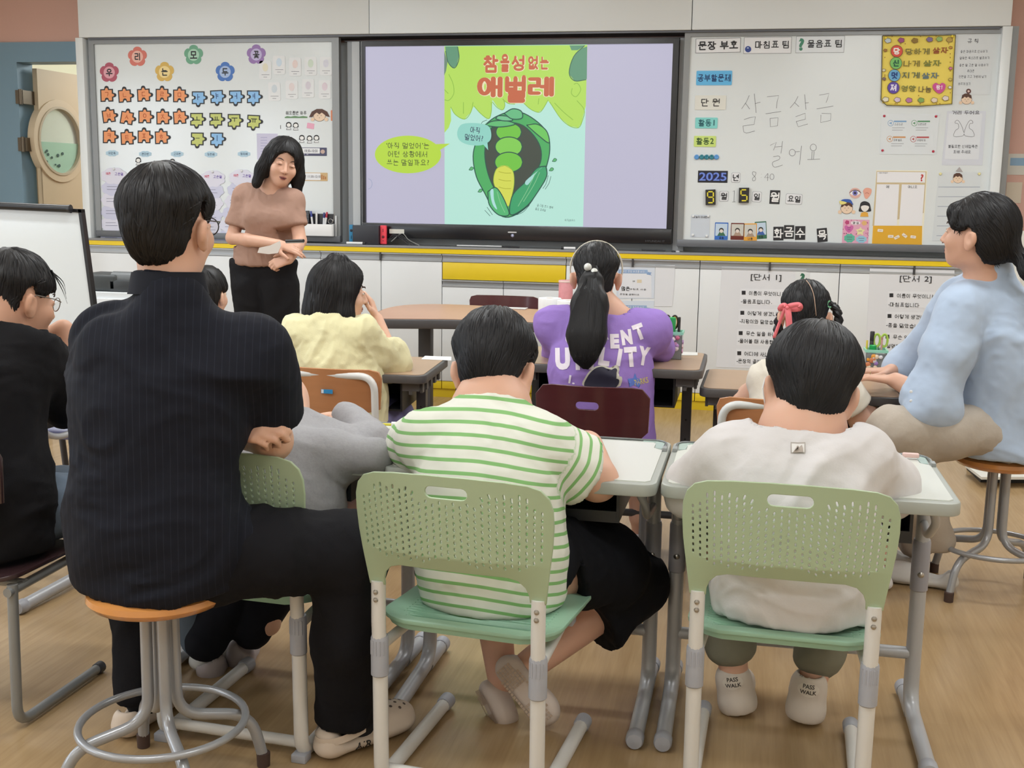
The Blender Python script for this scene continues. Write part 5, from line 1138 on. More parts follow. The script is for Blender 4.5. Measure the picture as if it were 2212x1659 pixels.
def make_brown_desk(h):
    t = thing('school_desk', 'x', 'desk', (0, 0, 0), 'brown-topped school desks with dark edges')
    w_, d_ = .655, .46; DK = M((84, 82, 82), .5)
    me = curve2d([rrect2(w_, d_, .035, 5)], depth=.011, bev=.004)
    for v in me.vertices: v.co.z += h-.0155
    me.materials.append(DK); me.polygons.foreach_set('use_smooth', [True]*len(me.polygons)); me.set_sharp_from_angle(angle=math.radians(40)); link(bpy.data.objects.new('edge_band', me), t)
    prism('desk_top', [(x, y, h-.0008) for x, y in rrect2(w_-.016, d_-.016, .03, 5)], M((178, 150, 124), .35, noise=.07, nscale=6, nstretch=(1, 12, 1)), t, (0, 0, .0022))
    mb = MB(); z = h-.033
    mb.box(-.24, .24, -.19, .15, z-.105, z-.098); mb.box(-.24, -.233, -.19, .15, z-.098, z); mb.box(.233, .24, -.19, .15, z-.098, z); mb.box(-.233, .233, .143, .15, z-.098, z)
    mb.obj('drawer_tray', M((34, 35, 40), .4), t, smooth=False)
    LG_ = M((74, 74, 78), .42, metal=.2)
    for s in (-1, 1):
        x = s*.272
        mb = MB(); mb.box(x-.03, x+.03, -.20, .17, h-.062, h-.027); mb.box(x-.006, x+.006, -.2, .17, h-.075, h-.06)
        for k in range(5): mb.box(x+s*.030, x+s*.040, -.18+k*.075, -.15+k*.075, h-.07, h-.03)
        mb.obj('side_rail', DK, t, smooth=False)
        mb = MB(); mb.box(x-.0175, x+.0175, -.02, .02, .30, h-.05); mb.obj('column', LG_, t, smooth=False)
        for k in range(2): lathe('bolt_hole', [(0, -.001), (.003, -.0005), (.0035, 0)], (x, -.0203, .42+.07*k), M((20, 20, 22), .5), t, axis='y', n=8)
        mb = MB(); mb.box(x-.026, x+.026, -.028, .028, .24, .345); mb.box(x-.023, x+.023, -.025, .025, .345, .355); mb.box(x-.023, x+.023, -.025, .025, .03, .24)
        mb.obj('collar', M((44, 44, 48), .45), t, smooth=False)
        tube('leg', [(x, -.21, .02), (x, .21, .02)], .02, LG_, t)
        for e in (-1, 1): lathe('foot_cap', [(0, -.017), (.021, -.014), (.022, .014), (0, .017)], (x, e*.205, .022), M((44, 44, 48), .5), t, axis='y', n=14)
    tube('brace', [(-.27, .0, .13), (.27, .0, .13)], .014, LG_, t)
    return t
BD = make_brown_desk(.70); BD['label'] = 'brown-topped desk of the ponytailed girl in purple'; place(BD, (.975, 4.12, 0), 0)
bd2 = make_brown_desk(.64); bd2['label'] = 'brown-topped desk of the girl with the pink hair bow'; place(bd2, (1.632, 4.125, 0), math.radians(-1))
bd3 = make_brown_desk(.64); bd3['label'] = 'brown-topped desk of the girl in the pale yellow blouse'; place(bd3, (-.003, 4.09, 0), math.radians(4))

# wooden school chairs of the front row
def make_wood_chair(col, tcol, arch, h=.69, w_=.36, slotted=False, lab='x'):
    t = thing('school_chair', lab, 'chair', (0, 0, 0)); z0 = h-.165
    TB = M(tcol, .3, metal=.2 if not arch else 0)
    W = M(col, .22, noise=.12, nscale=5, nstretch=(1, 1, 9), coat=.3)
    out = [(-w_/2, z0+.03), (-w_*.3, z0+.008), (0, z0), (w_*.3, z0+.008), (w_/2, z0+.03)]+[(w_/2+.008, h-.03), (w_/2, h-.008), (w_/2-.03, h), (-w_/2+.03, h), (-w_/2, h-.008), (-w_/2-.008, h-.03)]
    if slotted: out = [(x, y) for x, y in [(-w_/2+.02, z0)]]+[(w_/2-.02, z0), (w_/2, z0+.02), (w_/2+.004, h-.035), (w_/2-.02, h-.004), (w_/2-.05, h), (-w_/2+.05, h), (-w_/2+.02, h-.004), (-w_/2-.004, h-.035), (-w_/2, z0+.02)]
    me = curve2d([out]+([slot(-.012, h-.062, .028, .078, 90, 6)] if slotted else []), depth=.004, bev=.0015)
    bm = bmesh.new(); bm.from_mesh(me)
    for k in range(-4, 5): bmesh.ops.bisect_plane(bm, geom=bm.verts[:]+bm.edges[:]+bm.faces[:], plane_co=(k*w_/9, 0, 0), plane_no=(1, 0, 0))
    bm.to_mesh(me); bm.free()
    bend(me, lambda c: Vector((c.x, -.185-.03*(1-(c.x/(w_/2))**2)-c.z-.1*(c.y-z0), c.y)), W, 'backrest', t)
    me = curve2d([rrect2(w_+.01, .35, .05, 5)], depth=.004, bev=.0015)
    bend(me, lambda c: Vector((c.x, c.y-.01, .375+c.z-.012*(1-(c.x/.18)**2)-(.02*max(0, (c.y-.1)/.07)**2))), W, 'seat', t)
    r = .0125
    if arch:
        x = w_/2-.008
        tube('back_frame', fillet([(-x, -.20, .30), (-x, -.222, h-.02), (x, -.222, h-.02), (x, -.20, .30)], .055, 7), r, TB, t)
    for s in (-1, 1):
        x = s*(w_/2-.008)
        if not arch: tube('back_post', [(s*(w_/2-.09), -.165, .345), (s*(w_/2-.09), -.196, z0+.08)], r, TB, t)
        tube('leg', fillet([(x, -.16 if not arch else -.20, .36 if not arch else .31), (x, -.17 if not arch else -.2, .016), (x, .18, .016)], .05, 6), r, TB, t)
        tube('seat_arm', fillet([(x, -.18, .345), (x, .14, .352)], .02, 3), r*.9, TB, t)
        tube('front_leg', [(x, .13, .35), (x, .165, .02)], r, TB, t)
        lathe('foot_cap', [(0, -.004), (.015, -.002), (.0155, .02), (.013, .022)], (x, .165, .0155), M((60, 60, 64), .5), t, axis='y', n=14)
    tube('cross_bar', [(-w_/2, -.12, .35), (w_/2, -.12, .35)], r*.9, TB, t)
    return t
OAK = (190, 132, 90); MAR = (82, 40, 44)
wc1 = make_wood_chair(OAK, (222, 222, 220), True, .69, .37, lab='orange-brown plywood chair with a white tube arch and blue sticker'); place(wc1, (.065, 3.86, 0), math.radians(-1))
st = box('sticker', -.005, .036, -.2385, -.2375, .608, .622, M((50, 140, 196), .4), None); st.parent = wc1; st2 = wtext('lettering', 'L 2-3', 700, 848, 5, 0, M((20, 60, 110), .5)); bpy.data.objects.remove(st2)
box('sticker_mark', -.004, .004, -.2388, -.2384, .609, .621, M((226, 230, 236), .4), None).parent = wc1
wc2 = make_wood_chair(MAR, (84, 84, 88), False, .675, .36, slotted=True, lab='dark maroon plywood chair with a hand slot behind the girl in purple'); place(wc2, (.972, 3.84, 0), math.radians(-1))
wc3 = make_wood_chair(OAK, (214, 218, 218), True, .685, .35, lab='plywood chair with a white tube arch behind the girl with braids'); place(wc3, (1.55, 3.70, 0), math.radians(0))
wc4 = make_wood_chair(MAR, (84, 84, 88), False, .68, .40, lab='maroon plywood chair on the far side of the round-ended table'); place(wc4, (PY(1082, 650, 6.55).x, 6.45, 0), math.radians(180))
# chair of the person in black at the left edge, and a lilac plastic chair beyond
wc5 = make_wood_chair((60, 42, 44), (140, 142, 142), False, .70, .42, lab='dark plywood chair with bent grey tube legs at the photo’s left edge'); place(wc5, (-.412, 2.475, 0), math.radians(-1))
for c in list(wc5.children):
    if c.name.startswith(('front_leg',)): bpy.data.objects.remove(c)
wc6 = thing('plastic_chair', 'lilac plastic chair seen between the two people in black', 'chair', (-.93, 3.78, 0))
me = curve2d([rrect2(.38, .36, .08, 5)], depth=.008, bev=.003); bend(me, lambda c: Vector((c.x-.93, c.y+3.78, .40+c.z+.03*(c.x/.19)**2)), M((128, 132, 176), .35), 'seat', wc6)
me = curve2d([rrect2(.38, .24, .07, 5)], depth=.006, bev=.003); bend(me, lambda c: Vector((c.x-.93, 3.60-.03*(1-(c.x/.19)**2)+c.z, .60+c.y)), M((128, 132, 176), .35), 'backrest', wc6)
for s in (-1, 1): tube('leg', fillet([(-.93+s*.16, 3.60, .52), (-.93+s*.16, 3.62, .02), (-.93+s*.16, 3.95, .02)], .05, 5), .012, M((70, 70, 76), .4), wc6); tube('front_leg', [(-.93+s*.16, 3.88, .39), (-.93+s*.16, 3.93, .03)], .012, M((70, 70, 76), .4), wc6)

# round wooden stools
def make_stool(h):
    t = thing('stool', 'x', 'stool', (0, 0, 0), 'orange wooden stools on grey tube legs')
    lathe('seat', [(0, h-.04), (.11, h-.038), (.136, h-.03), (.146, h-.018), (.144, h-.006), (.131, h-.0005), (.1, h-.0005), (0, h-.002)], (0, 0, 0), M((208, 142, 78), .2, noise=.1, nscale=7, nstretch=(1, 8, 1), coat=.5), t, n=48)
    ST = M((162, 164, 168), .28, metal=.35)
    for k in range(4):
        a = math.radians(45+90*k); c, s = math.cos(a), math.sin(a)
        tube('leg', fillet([(c*.028, s*.028, h-.038), (c*.030, s*.030, .165), (c*.19, s*.19, .13), (c*.217, s*.217, .02)], .055, 8), .0125, ST, t)
        lathe('rubber_tip', [(0, 0), (.0145, .001), (.0155, .032), (.013, .034)], (c*.217, s*.217, 0), M((70, 52, 46), .6), t, n=16)
    tube('foot_ring', [(.172*math.cos(q), .172*math.sin(q), .156) for q in [k*math.pi/24 for k in range(48)]], .0085, ST, t, closed=True, n=10)
    return t
S1 = make_stool(.46); S1['label'] = 'round orange stool under the man in the pinstriped shirt'; place(S1, (.259, 2.132, 0), math.radians(-4))
S2 = dup(S1, (2.277, 3.937, 0), 0, 'round orange stool under the woman in the pale blue shirt')

# round-ended table and what stands on it
rt = thing('meeting_table', 'large round-ended table with a pinkish top and dark thick edge', 'table', (.1, 5.8, 0))
tp = catmull([PZ(*q, .665) for q in ((806, 682), (826, 668), (871, 659), (940, 656.5), (1040, 660), (1162, 668), (1300, 676), (1300, 706), (1162, 697), (1060, 693), (979, 690), (870, 689), (818, 688))], 3, True)
me = curve2d([[(p.x, p.y) for p in tp]], depth=.018, bev=.005)
for v in me.vertices: v.co.z += .64
me.materials.append(M((74, 72, 74), .5)); link(bpy.data.objects.new('edge_band', me), rt)
ins = [Vector((.03+(p.x-.03)*.985, 5.8+(p.y-5.8)*.97, .6632)) for p in tp]
prism('table_top', ins, M((206, 164, 140), .35, noise=.03, nscale=20), rt, (0, 0, .0025))
for px in (920, 1290):
    p = PY(px, 740, 5.8); box('column', p.x-.033, p.x+.033, 5.77, 5.83, .04, .62, M((76, 76, 80), .45), rt, bev=.003); box('foot', p.x-.03, p.x+.03, 5.5, 6.1, 0, .04, M((70, 70, 74), .45), rt, bev=.006)
for i, (px, py) in enumerate(((1187, 692), (1228, 698))):
    p = PZ(px, py, .6658); t = thing('toilet_roll', ('full white toilet roll standing on the table’s right end', 'second toilet roll, half behind the purple shoulder')[i], 'toilet roll', p)
    lathe('paper_roll', [(.02, .0), (.055, .0), (.057, .004), (.057, .106), (.055, .11), (.02, .11), (.02, .0)], p, M((236, 238, 240), .8, bump=.1, nscale=200), t, n=32)
    lathe('core', [(.019, .002), (.0198, .002), (.0198, .109), (.019, .109)], p, M((190, 170, 140), .8), t, n=24)
p = PZ(1210, 690, .6658); p.y += .16; t = thing('pink_canister', 'tall pink patterned canister behind the ponytailed girl’s ear', 'canister', p); h_ = .18
lathe('can', [(0, 0), (.036, 0), (.036, h_), (.034, h_+.003), (0, h_+.003)], p, M((206, 140, 146), .5, noise=.25, nscale=30), t); lathe('rim', [(.0365, h_-.008), (.038, h_-.004), (.0365, h_+.002)], p, M((232, 206, 200), .4), t)
for k, (px, py) in enumerate(((1114, 666),)):
    p = PZ(px, py, .668); t = thing('paper_scrap', 'small white paper lying at the back of the round-ended table', 'paper', p); box('sheet', p.x-.06, p.x+.06, p.y-.04, p.y+.04, p.z, p.z+.002, M((226, 224, 224), .7), t)

# easel whiteboard at the left
eb = thing('easel_board', 'mobile whiteboard in a black frame at the photo’s left edge', 'whiteboard', (-1.75, 4.45, 0))
e0 = PY(178, 452, 4.5); rot = math.radians(5.5); wE, hE = .95, .62
def ep(u, v, o=0.0): return Vector((e0.x-u*math.cos(rot)+v*math.sin(rot)*1.0, 4.5+o, e0.z-v*math.cos(rot)-u*math.sin(rot)*-.25))
def epl(nm, u0, v0, u1, v1, o, th, mat): return prism(nm, [ep(u0, v0, o), ep(u1, v0, o), ep(u1, v1, o), ep(u0, v1, o)], mat, eb, (0, th, 0))
BLK = M((30, 31, 34), .35)
epl('panel', .008, .008, wE, hE-.008, -.004, .014, M((220, 226, 228), .15, spec=.6))
mb = MB()
for q in ((0, 0, .014, hE), (wE-.014, 0, wE, hE), (0, 0, wE, .014), (0, hE-.014, wE, hE)):
    P = [ep(q[0], q[1], -.012), ep(q[2], q[1], -.012), ep(q[2], q[3], -.012), ep(q[0], q[3], -.012)]; V = P+[p+Vector((0, .03, 0)) for p in P]
    mb.add(V, [(0, 1, 2, 3), (7, 6, 5, 4), (0, 4, 5, 1), (1, 5, 6, 2), (2, 6, 7, 3), (3, 7, 4, 0)])
mb.obj('frame', BLK, eb, smooth=False)
tube('top_bar', [ep(.045, .0, -.03), ep(wE, .0, -.03)], .016, BLK, eb); lathe('bar_cap', [(0, -.002), (.017, 0), (.018, .012), (0, .014)], ep(.048, 0, -.03), M((44, 45, 48), .3), eb, axis='x')
epl('pen_tray', .0, hE, wE, hE+.03, -.07, .08, BLK)
for u in (.12, wE-.12): tube('stand', [ep(u, hE*.6, .03), Vector((ep(u, 0).x, 4.56, .03))], .014, BLK, eb); tube('stand_foot', [Vector((ep(u, 0).x, 4.25, .02)), Vector((ep(u, 0).x, 4.85, .02))], .018, BLK, eb)
p = PY(128, 764, 4.44); t = thing('board_eraser', 'blue board eraser on the easel’s pen tray', 'eraser', p); box('felt', p.x-.04, p.x+.03, 4.432, 4.472, p.z-.004, p.z+.016, M((232, 234, 236), .8), t, bev=.002); box('blue_grip', p.x-.04, p.x+.03, 4.430, 4.474, p.z+.016, p.z+.05, M((46, 96, 190), .5), t, bev=.006)
# dark device on a white stand behind the man's shoulder
p = PY(255, 620, 5.4); t = thing('storage_stand', 'low white storage stand behind the easel', 'cabinet', (p.x, 5.4, 0)); zt = PY(255, 626, 5.4).z
box('body', p.x-.32, p.x+.25, 5.25, 5.6, 0, zt, M((222, 226, 228), .5), t, bev=.004); box('door', p.x-.31, p.x-.04, 5.235, 5.25, .05, zt-.03, M((228, 231, 233), .45), t, bev=.003); box('door', p.x-.03, p.x+.24, 5.235, 5.25, .05, zt-.03, M((228, 231, 233), .45), t, bev=.003)
t = thing('label_printer', 'dark grey printer with a rounded lid between the easel and the man', 'printer', (p.x, 5.4, zt))
box('body', p.x-.16, p.x+.06, 5.28, 5.5, zt+.001, zt+.085, M((66, 70, 72), .5), t, bev=.015, seg=3); tube('paper_cover', [(p.x+.02, 5.33, zt+.06), (p.x+.14, 5.33, zt+.06)], .04, M((104, 108, 110), .45), t, n=20); box('base', p.x+.02, p.x+.14, 5.28, 5.5, zt+.001, zt+.06, M((60, 63, 66), .5), t, bev=.008)

# loose things on desks
def desk_thing(nm, lab, cat, px, py, z): p = PZ(px, py, z); return p, thing(nm, lab, cat, p)
p0, p1 = PZ(722, 914.5, .648), PZ(846, 917.5, .648)
t = thing('yellow_pointer', 'thin yellow stick with a white end on the back edge of the desk', 'pointer', p0); tube('stick', [p0+Vector((-.1, 0, 0)), p1], .0036, M((226, 214, 60), .4), t, n=8); tube('white_end', [p1, p1+(p1-p0).normalized()*.012], .0085, M((232, 232, 228), .4), t, n=12)
p, t = desk_thing('eraser', 'small pale pink eraser on the far edge of the white desk', 'eraser', 1967, 988, .642); box('block', p.x-.02, p.x+.02, p.y-.008, p.y+.008, p.z, p.z+.011, M((232, 200, 196), .6), t, bev=.003)
p, t = desk_thing('paper_slip', 'white paper slip on the blouse girl’s desk', 'paper', 938, 773, .6425); prism('sheet', [PZ(x, y, .6418) for x, y in ((910, 776), (918, 769), (975, 771), (975, 779))], M((228, 230, 232), .7), t, (0, 0, .0008))
p, t = desk_thing('name_plate', 'clear name strip on the corner of the purple girl’s desk', 'name plate', 1490, 764, .703); prism('strip', [PZ(x, y, .7018) for x, y in ((1473, 768), (1474, 761), (1507, 762), (1507, 768))], M((226, 226, 222), .3), t, (0, 0, .0015))
# pupils' clear pen boxes
def pen_box(px, py, z, lab, cols, seed):
    p = PZ(px, py, z); t = thing('pen_holder', lab, 'pen holder', p); w_, h_ = .036, .092; CLR = M((214, 222, 222), .08, trans=.85)
    mb = MB()
    for a in ((-w_, w_, -w_, -w_+.002), (-w_, w_, w_-.002, w_)): mb.box(p.x+a[0], p.x+a[1], p.y+a[2], p.y+a[3], p.z+.001, p.z+h_)
    for a in ((-w_, -w_+.002), (w_-.002, w_)): mb.box(p.x+a[0], p.x+a[1], p.y-w_+.002, p.y+w_-.002, p.z+.001, p.z+h_)
    mb.box(p.x-w_, p.x+w_, p.y-w_, p.y+w_, p.z, p.z+.002); mb.obj('clear_cup', CLR, t, smooth=False)
    mb = MB(); q = w_+.004
    for a in ((-q, q, -q, -q+.006), (-q, q, q-.006, q)): mb.box(p.x+a[0], p.x+a[1], p.y+a[2], p.y+a[3], p.z+h_-.002, p.z+h_+.008)
    for a in ((-q, -q+.006), (q-.006, q)): mb.box(p.x+a[0], p.x+a[1], p.y-q+.006, p.y+q-.006, p.z+h_-.002, p.z+h_+.008)
    mb.obj('mint_rim', M((150, 214, 190), .35), t, smooth=False)
    rr = random.Random(seed)
    for k in range(15):
        a = rr.uniform(-w_+.008, w_-.008); b = rr.uniform(.012, h_-.012); r = rr.uniform(.006, .011); c = cols[k % len(cols)]
        lathe('charm', [(0, -.004), (r*.7, -.0035), (r, -.001), (r, 0)], (p.x+a, p.y-w_, p.z+b), M(c, .35), t, axis='y', n=rr.choice([5, 6, 12]))
    for k in range(3): lathe('charm', [(0, .004), (.008, .003), (.009, 0)], (p.x+w_, p.y-.02+.02*k, p.z+.03+.014*k), M(cols[k], .35), t, axis='x', n=6)
    box('paper_lining', p.x-w_+.004, p.x+w_-.004, p.y-w_+.004, p.y+w_-.004, p.z+.003, p.z+h_-.006, M((232, 220, 226), .7), t)
    return p
def scissors(p, lab, c1, c2):
    t = thing('scissors', lab, 'scissors', p)
    for s in (-1, 1):
        pts = [(p.x+s*.013+.012*math.cos(a), p.y, p.z+.03+.024*math.sin(a)) for a in [k*math.pi/9 for k in range(18)]]
        tube('handle', pts, .0032, M(c1, .4), t, closed=True, n=8); tube('handle_lining', [(p.x+s*.013+.009*math.cos(a), p.y, p.z+.03+.020*math.sin(a)) for a in [k*math.pi/9 for k in range(18)]], .0022, M(c2, .4), t, closed=True, n=8)
        tube('blade', [(p.x+s*.006, p.y, p.z+.008), (p.x, p.y, p.z-.06)], .003, M((190, 192, 196), .25, metal=.9), t, n=6)
def standing(nm, lab, cat, p, r, h, c, capc=None, cap=.03):
    t = thing(nm, lab, cat, p); lathe('body', [(0, -.06), (r, -.058), (r, h-cap), (r*.9, h-cap+.001)], p, M(c, .4), t, n=14)
    lathe('cap', [(r*.95, h-cap), (r*1.02, h-cap+.002), (r*1.02, h-.002), (r*.8, h), (0, h)], p, M(capc or c, .4), t, n=14)
b1 = pen_box(1451, 774, .7005, 'clear pen box with pink and lilac charms on the purple girl’s desk', [(206, 150, 190), (232, 196, 206), (190, 150, 206), (236, 226, 230), (214, 120, 150)], 3)
top = b1.z+.10
scissors(Vector((b1.x-.008, b1.y+.01, top)), 'scissors with black and yellow handles in the lilac-charmed pen box', (44, 42, 40), (206, 160, 60))
standing('glue_stick', 'green glue stick in the lilac-charmed pen box', 'glue', Vector((b1.x-.002, b1.y-.015, top-.002)), .0125, .052, (40, 150, 80), (46, 170, 92), .038)
standing('marker_pen', 'black pen leaning at the right of the green glue stick', 'pen', Vector((b1.x+.022, b1.y, top)), .005, .05, (40, 40, 42), None, .02)
b2 = pen_box(1888, 812, .6405, 'clear pen box with orange and white charms on the braided girl’s desk', [(232, 214, 190), (206, 130, 90), (230, 160, 60), (226, 226, 232), (160, 130, 200)], 9)
top = b2.z+.10
scissors(Vector((b2.x+.016, b2.y+.01, top)), 'scissors with lime green handles in the braided girl’s pen box', (176, 206, 90), (150, 190, 80))
standing('glue_stick', 'short green glue stick in the braided girl’s pen box', 'glue', Vector((b2.x-.012, b2.y-.012, top-.03)), .0125, .045, (30, 150, 80), (24, 160, 84), .03)
standing('marker_pen', 'thick black marker standing in the braided girl’s pen box', 'pen', Vector((b2.x-.014, b2.y+.012, top)), .008, .062, (36, 36, 40), None, .035)
standing('pencil', 'brown pencil in the braided girl’s pen box', 'pencil', Vector((b2.x+.018, b2.y-.012, top)), .0035, .045, (196, 150, 140), (180, 130, 116), .01)
standing('pencil', 'grey-brown pencil at the left of the braided girl’s pen box', 'pencil', Vector((b2.x-.032, b2.y, top)), .0035, .03, (150, 130, 116), (214, 196, 70), .04)
# flat white box on the floor by the right wall
t = thing('floor_panel', 'flat white panel with black edges lying on the floor behind the stool', 'panel', (2.75, 5.7, 0))
prism('panel', [PZ(x, y, .04) for x, y in ((2085, 1009), (2240, 1009), (2240, 1036), (2120, 1036))], M((222, 222, 216), .5), t, (0, 0, .012)); prism('black_base', [PZ(x, y, .0) for x, y in ((2088, 1014), (2240, 1014), (2240, 1044), (2118, 1042))], M((36, 36, 38), .5), t, (0, 0, .039))
t = thing('paper_bag', 'white paper bag hanging behind the woman’s hair bun', 'bag', PY(2200, 600, 6.9)); a, b = PY(2188, 498, 6.95), PY(2260, 830, 6.95)
mb = MB(); n_ = 14; V = []; F = []
for j in range(2):
    for i in range(n_+1): V.append((a.x+(b.x-a.x)*i/n_, 6.93+.012*math.sin(i*1.9), (a.z, b.z)[j]))
for i in range(n_): F.append((i, i+1, n_+2+i, n_+1+i))
o = mb.add(V, F).obj('bag_front', M((222, 220, 212), .8), t); so = o.modifiers.new('s', 'SOLIDIFY'); so.thickness = .02
# ================================================================ people: smooth solids from blended limbs
def npv(p): return np.array([p[0], p[1], p[2]], dtype=np.float32)
def unit(v): v = npv(v); return v/np.linalg.norm(v)
class Blob:
    """smooth blend of tapered limbs and ellipsoids, turned into one closed mesh"""
    def __init__(s, k=.02): s.P = []; s.k = k; s.cuts = []
    def cone(s, A, B, ra, rb, k=None, flat=None, f=1.0, sub=False):
        """limb from A to B; flat/f squeeze it along a direction"""
        s.P.append(('c', npv(A), npv(B), ra, rb, s.k if k is None else k, None if flat is None else unit(flat), f, sub)); return s
    def chain(s, pts, rs, k=None, flat=None, f=1.0):
        for i in range(len(pts)-1): s.cone(pts[i], pts[i+1], rs[i], rs[i+1], k, flat, f)
        return s
    def ell(s, C, r, ax=None, k=None, sub=False):
        """ellipsoid; ax = rows (right, forward, up)"""
        s.P.append(('e', npv(C), np.array(r, dtype=np.float32), np.eye(3, dtype=np.float32) if ax is None else np.array(ax, dtype=np.float32), s.k if k is None else k, sub)); return s
    def cut(s, p, n, reach=None, k=0.0): s.cuts.append((npv(p), unit(n), reach)); return s
    def bounds(s):
        lo = np.full(3, 9e9); hi = -lo
        for q in s.P:
            if q[-1] is True: continue
            if q[0] == 'c': r = max(q[3], q[4])+.01; pts = np.array([q[1], q[2]]); lo = np.minimum(lo, pts.min(0)-r); hi = np.maximum(hi, pts.max(0)+r)
            else: r = q[2].max()+.01; lo = np.minimum(lo, q[1]-r); hi = np.maximum(hi, q[1]+r)
        return lo, hi
    def field(s, h, extra=None):
        lo, hi = s.bounds(); lo = lo-3*h; n = np.ceil((hi+3*h-lo)/h).astype(int)+1
        F = np.full(tuple(n), .08, dtype=np.float32); ax = [lo[i]+h*np.arange(n[i], dtype=np.float32) for i in range(3)]
        for q in s.P:
            if q[0] == 'c': k, sub = q[5], q[8]; R = max(q[3], q[4])+k+.03; a = np.minimum(q[1], q[2])-R; b = np.maximum(q[1], q[2])+R
            else: k, sub = q[4], q[5]; R = q[2].max()+k+.03; a = q[1]-R; b = q[1]+R
            i0 = np.clip(np.floor((a-lo)/h).astype(int), 0, n-1); i1 = np.clip(np.ceil((b-lo)/h).astype(int)+1, 1, n)
            if np.any(i1 <= i0): continue
            X, Y, Z_ = np.meshgrid(ax[0][i0[0]:i1[0]], ax[1][i0[1]:i1[1]], ax[2][i0[2]:i1[2]], indexing='ij', sparse=True)
            if q[0] == 'c':
                A, B, ra, rb = q[1], q[2], q[3], q[4]; d = B-A; L2_ = float(d@d)+1e-9
                t = np.clip(((X-A[0])*d[0]+(Y-A[1])*d[1]+(Z_-A[2])*d[2])/L2_, 0, 1)
                vx = X-A[0]-t*d[0]; vy = Y-A[1]-t*d[1]; vz = Z_-A[2]-t*d[2]
                r2 = vx*vx+vy*vy+vz*vz
                if q[6] is not None:
                    nn = q[6]; c = vx*nn[0]+vy*nn[1]+vz*nn[2]; r2 = r2+(q[7]**2-1)*c*c
                D_ = np.sqrt(r2)-(ra+(rb-ra)*t)
            else:
                C, r, M_ = q[1], q[2], q[3]; px, py, pz = X-C[0], Y-C[1], Z_-C[2]
                c = [(px*M_[j][0]+py*M_[j][1]+pz*M_[j][2])/r[j] for j in range(3)]
                k0 = np.sqrt(c[0]**2+c[1]**2+c[2]**2); k1 = np.sqrt((c[0]/r[0])**2+(c[1]/r[1])**2+(c[2]/r[2])**2)+1e-6
                D_ = k0*(k0-1)/k1
            sl = tuple(slice(i0[j], i1[j]) for j in range(3)); G = F[sl]; k = max(k, 1e-4)
            if sub: D_ = -D_; hh = np.clip(.5-.5*(G-D_)/k, 0, 1); F[sl] = G*(1-hh)+D_*hh+k*hh*(1-hh)
            else: hh = np.clip(.5+.5*(G-D_)/k, 0, 1); F[sl] = G*(1-hh)+D_*hh-k*hh*(1-hh)
        if s.cuts or extra is not None:
            X, Y, Z_ = np.meshgrid(*ax, indexing='ij', sparse=True)
            for p, nn, reach in s.cuts:
                c = (X-p[0])*nn[0]+(Y-p[1])*nn[1]+(Z_-p[2])*nn[2]
                if reach is not None:
                    dd = (X-p[0])**2+(Y-p[1])**2+(Z_-p[2])**2; c = np.where(dd < reach*reach, c, -1)
                F = np.maximum(F, c)
            if extra is not None: F = extra(F, X, Y, Z_)
        return F, lo.astype(np.float32), h
    def mesh(s, h, extra=None):
        return nets(*s.field(h, extra))
def nets(F, lo, h):
    S = F < 0; n = F.shape
    c = np.zeros(tuple(x-1 for x in n), dtype=np.uint8)
    O = [(i, j, k) for i in (0, 1) for j in (0, 1) for k in (0, 1)]
    for (i, j, k) in O: c += S[i:n[0]-1+i, j:n[1]-1+j, k:n[2]-1+k]
    act = np.argwhere((c > 0) & (c < 8)); ID = np.full(c.shape, -1, dtype=np.int32); ID[tuple(act.T)] = np.arange(len(act))
    val = np.stack([F[act[:, 0]+i, act[:, 1]+j, act[:, 2]+k] for (i, j, k) in O], 1)
    acc = np.zeros((len(act), 3), dtype=np.float32); cnt = np.zeros(len(act), dtype=np.float32); OA = np.array(O, dtype=np.float32)
    for a in range(8):
        for b in range(a+1, 8):
            if np.abs(OA[a]-OA[b]).sum() != 1: continue
            fa, fb = val[:, a], val[:, b]; m_ = (fa < 0) != (fb < 0); t = np.where(m_, fa/np.where(m_, fa-fb, 1), 0)[:, None]
            acc += np.where(m_[:, None], OA[a]+(OA[b]-OA[a])*t, 0); cnt += m_
    V = lo+h*(act+acc/cnt[:, None]); faces = []
    for axis in range(3):
        sl0 = [slice(1, None)]*3; sl1 = [slice(1, None)]*3; sl0[axis] = slice(0, n[axis]-1); sl1[axis] = slice(1, n[axis])
        for j in range(3):
            if j != axis: sl0[j] = slice(1, n[j]-1); sl1[j] = slice(1, n[j]-1)
        A = S[tuple(sl0)]; B = S[tuple(sl1)]; E = np.argwhere(A != B)
        if not len(E): continue
        inside = A[tuple(E.T)]; base = E.copy()
        for j in range(3):
            if j != axis: base[:, j] += 1
        u, v = (axis+1) % 3, (axis+2) % 3
        def cid(du, dv):
            q = base.copy(); q[:, u] -= du; q[:, v] -= dv; return ID[tuple(q.T)]
        Q = np.stack([cid(0, 0), cid(1, 0), cid(1, 1), cid(0, 1)], 1); Q = np.where(inside[:, None], Q, Q[:, ::-1]); faces.append(Q)
    return V, np.concatenate(faces)
def vn(P, seed=0):
    """smooth random field on points"""
    r = np.random.RandomState(seed); T = r.rand(16, 16, 16).astype(np.float32); i = np.floor(P).astype(int); f = P-i; f = f*f*(3-2*f); out = 0
    for a in (0, 1):
        for b in (0, 1):
            for c in (0, 1):
                w_ = (f[:, 0] if a else 1-f[:, 0])*(f[:, 1] if b else 1-f[:, 1])*(f[:, 2] if c else 1-f[:, 2])
                out = out+w_*T[(i[:, 0]+a) % 16, (i[:, 1]+b) % 16, (i[:, 2]+c) % 16]
    return out*2-1
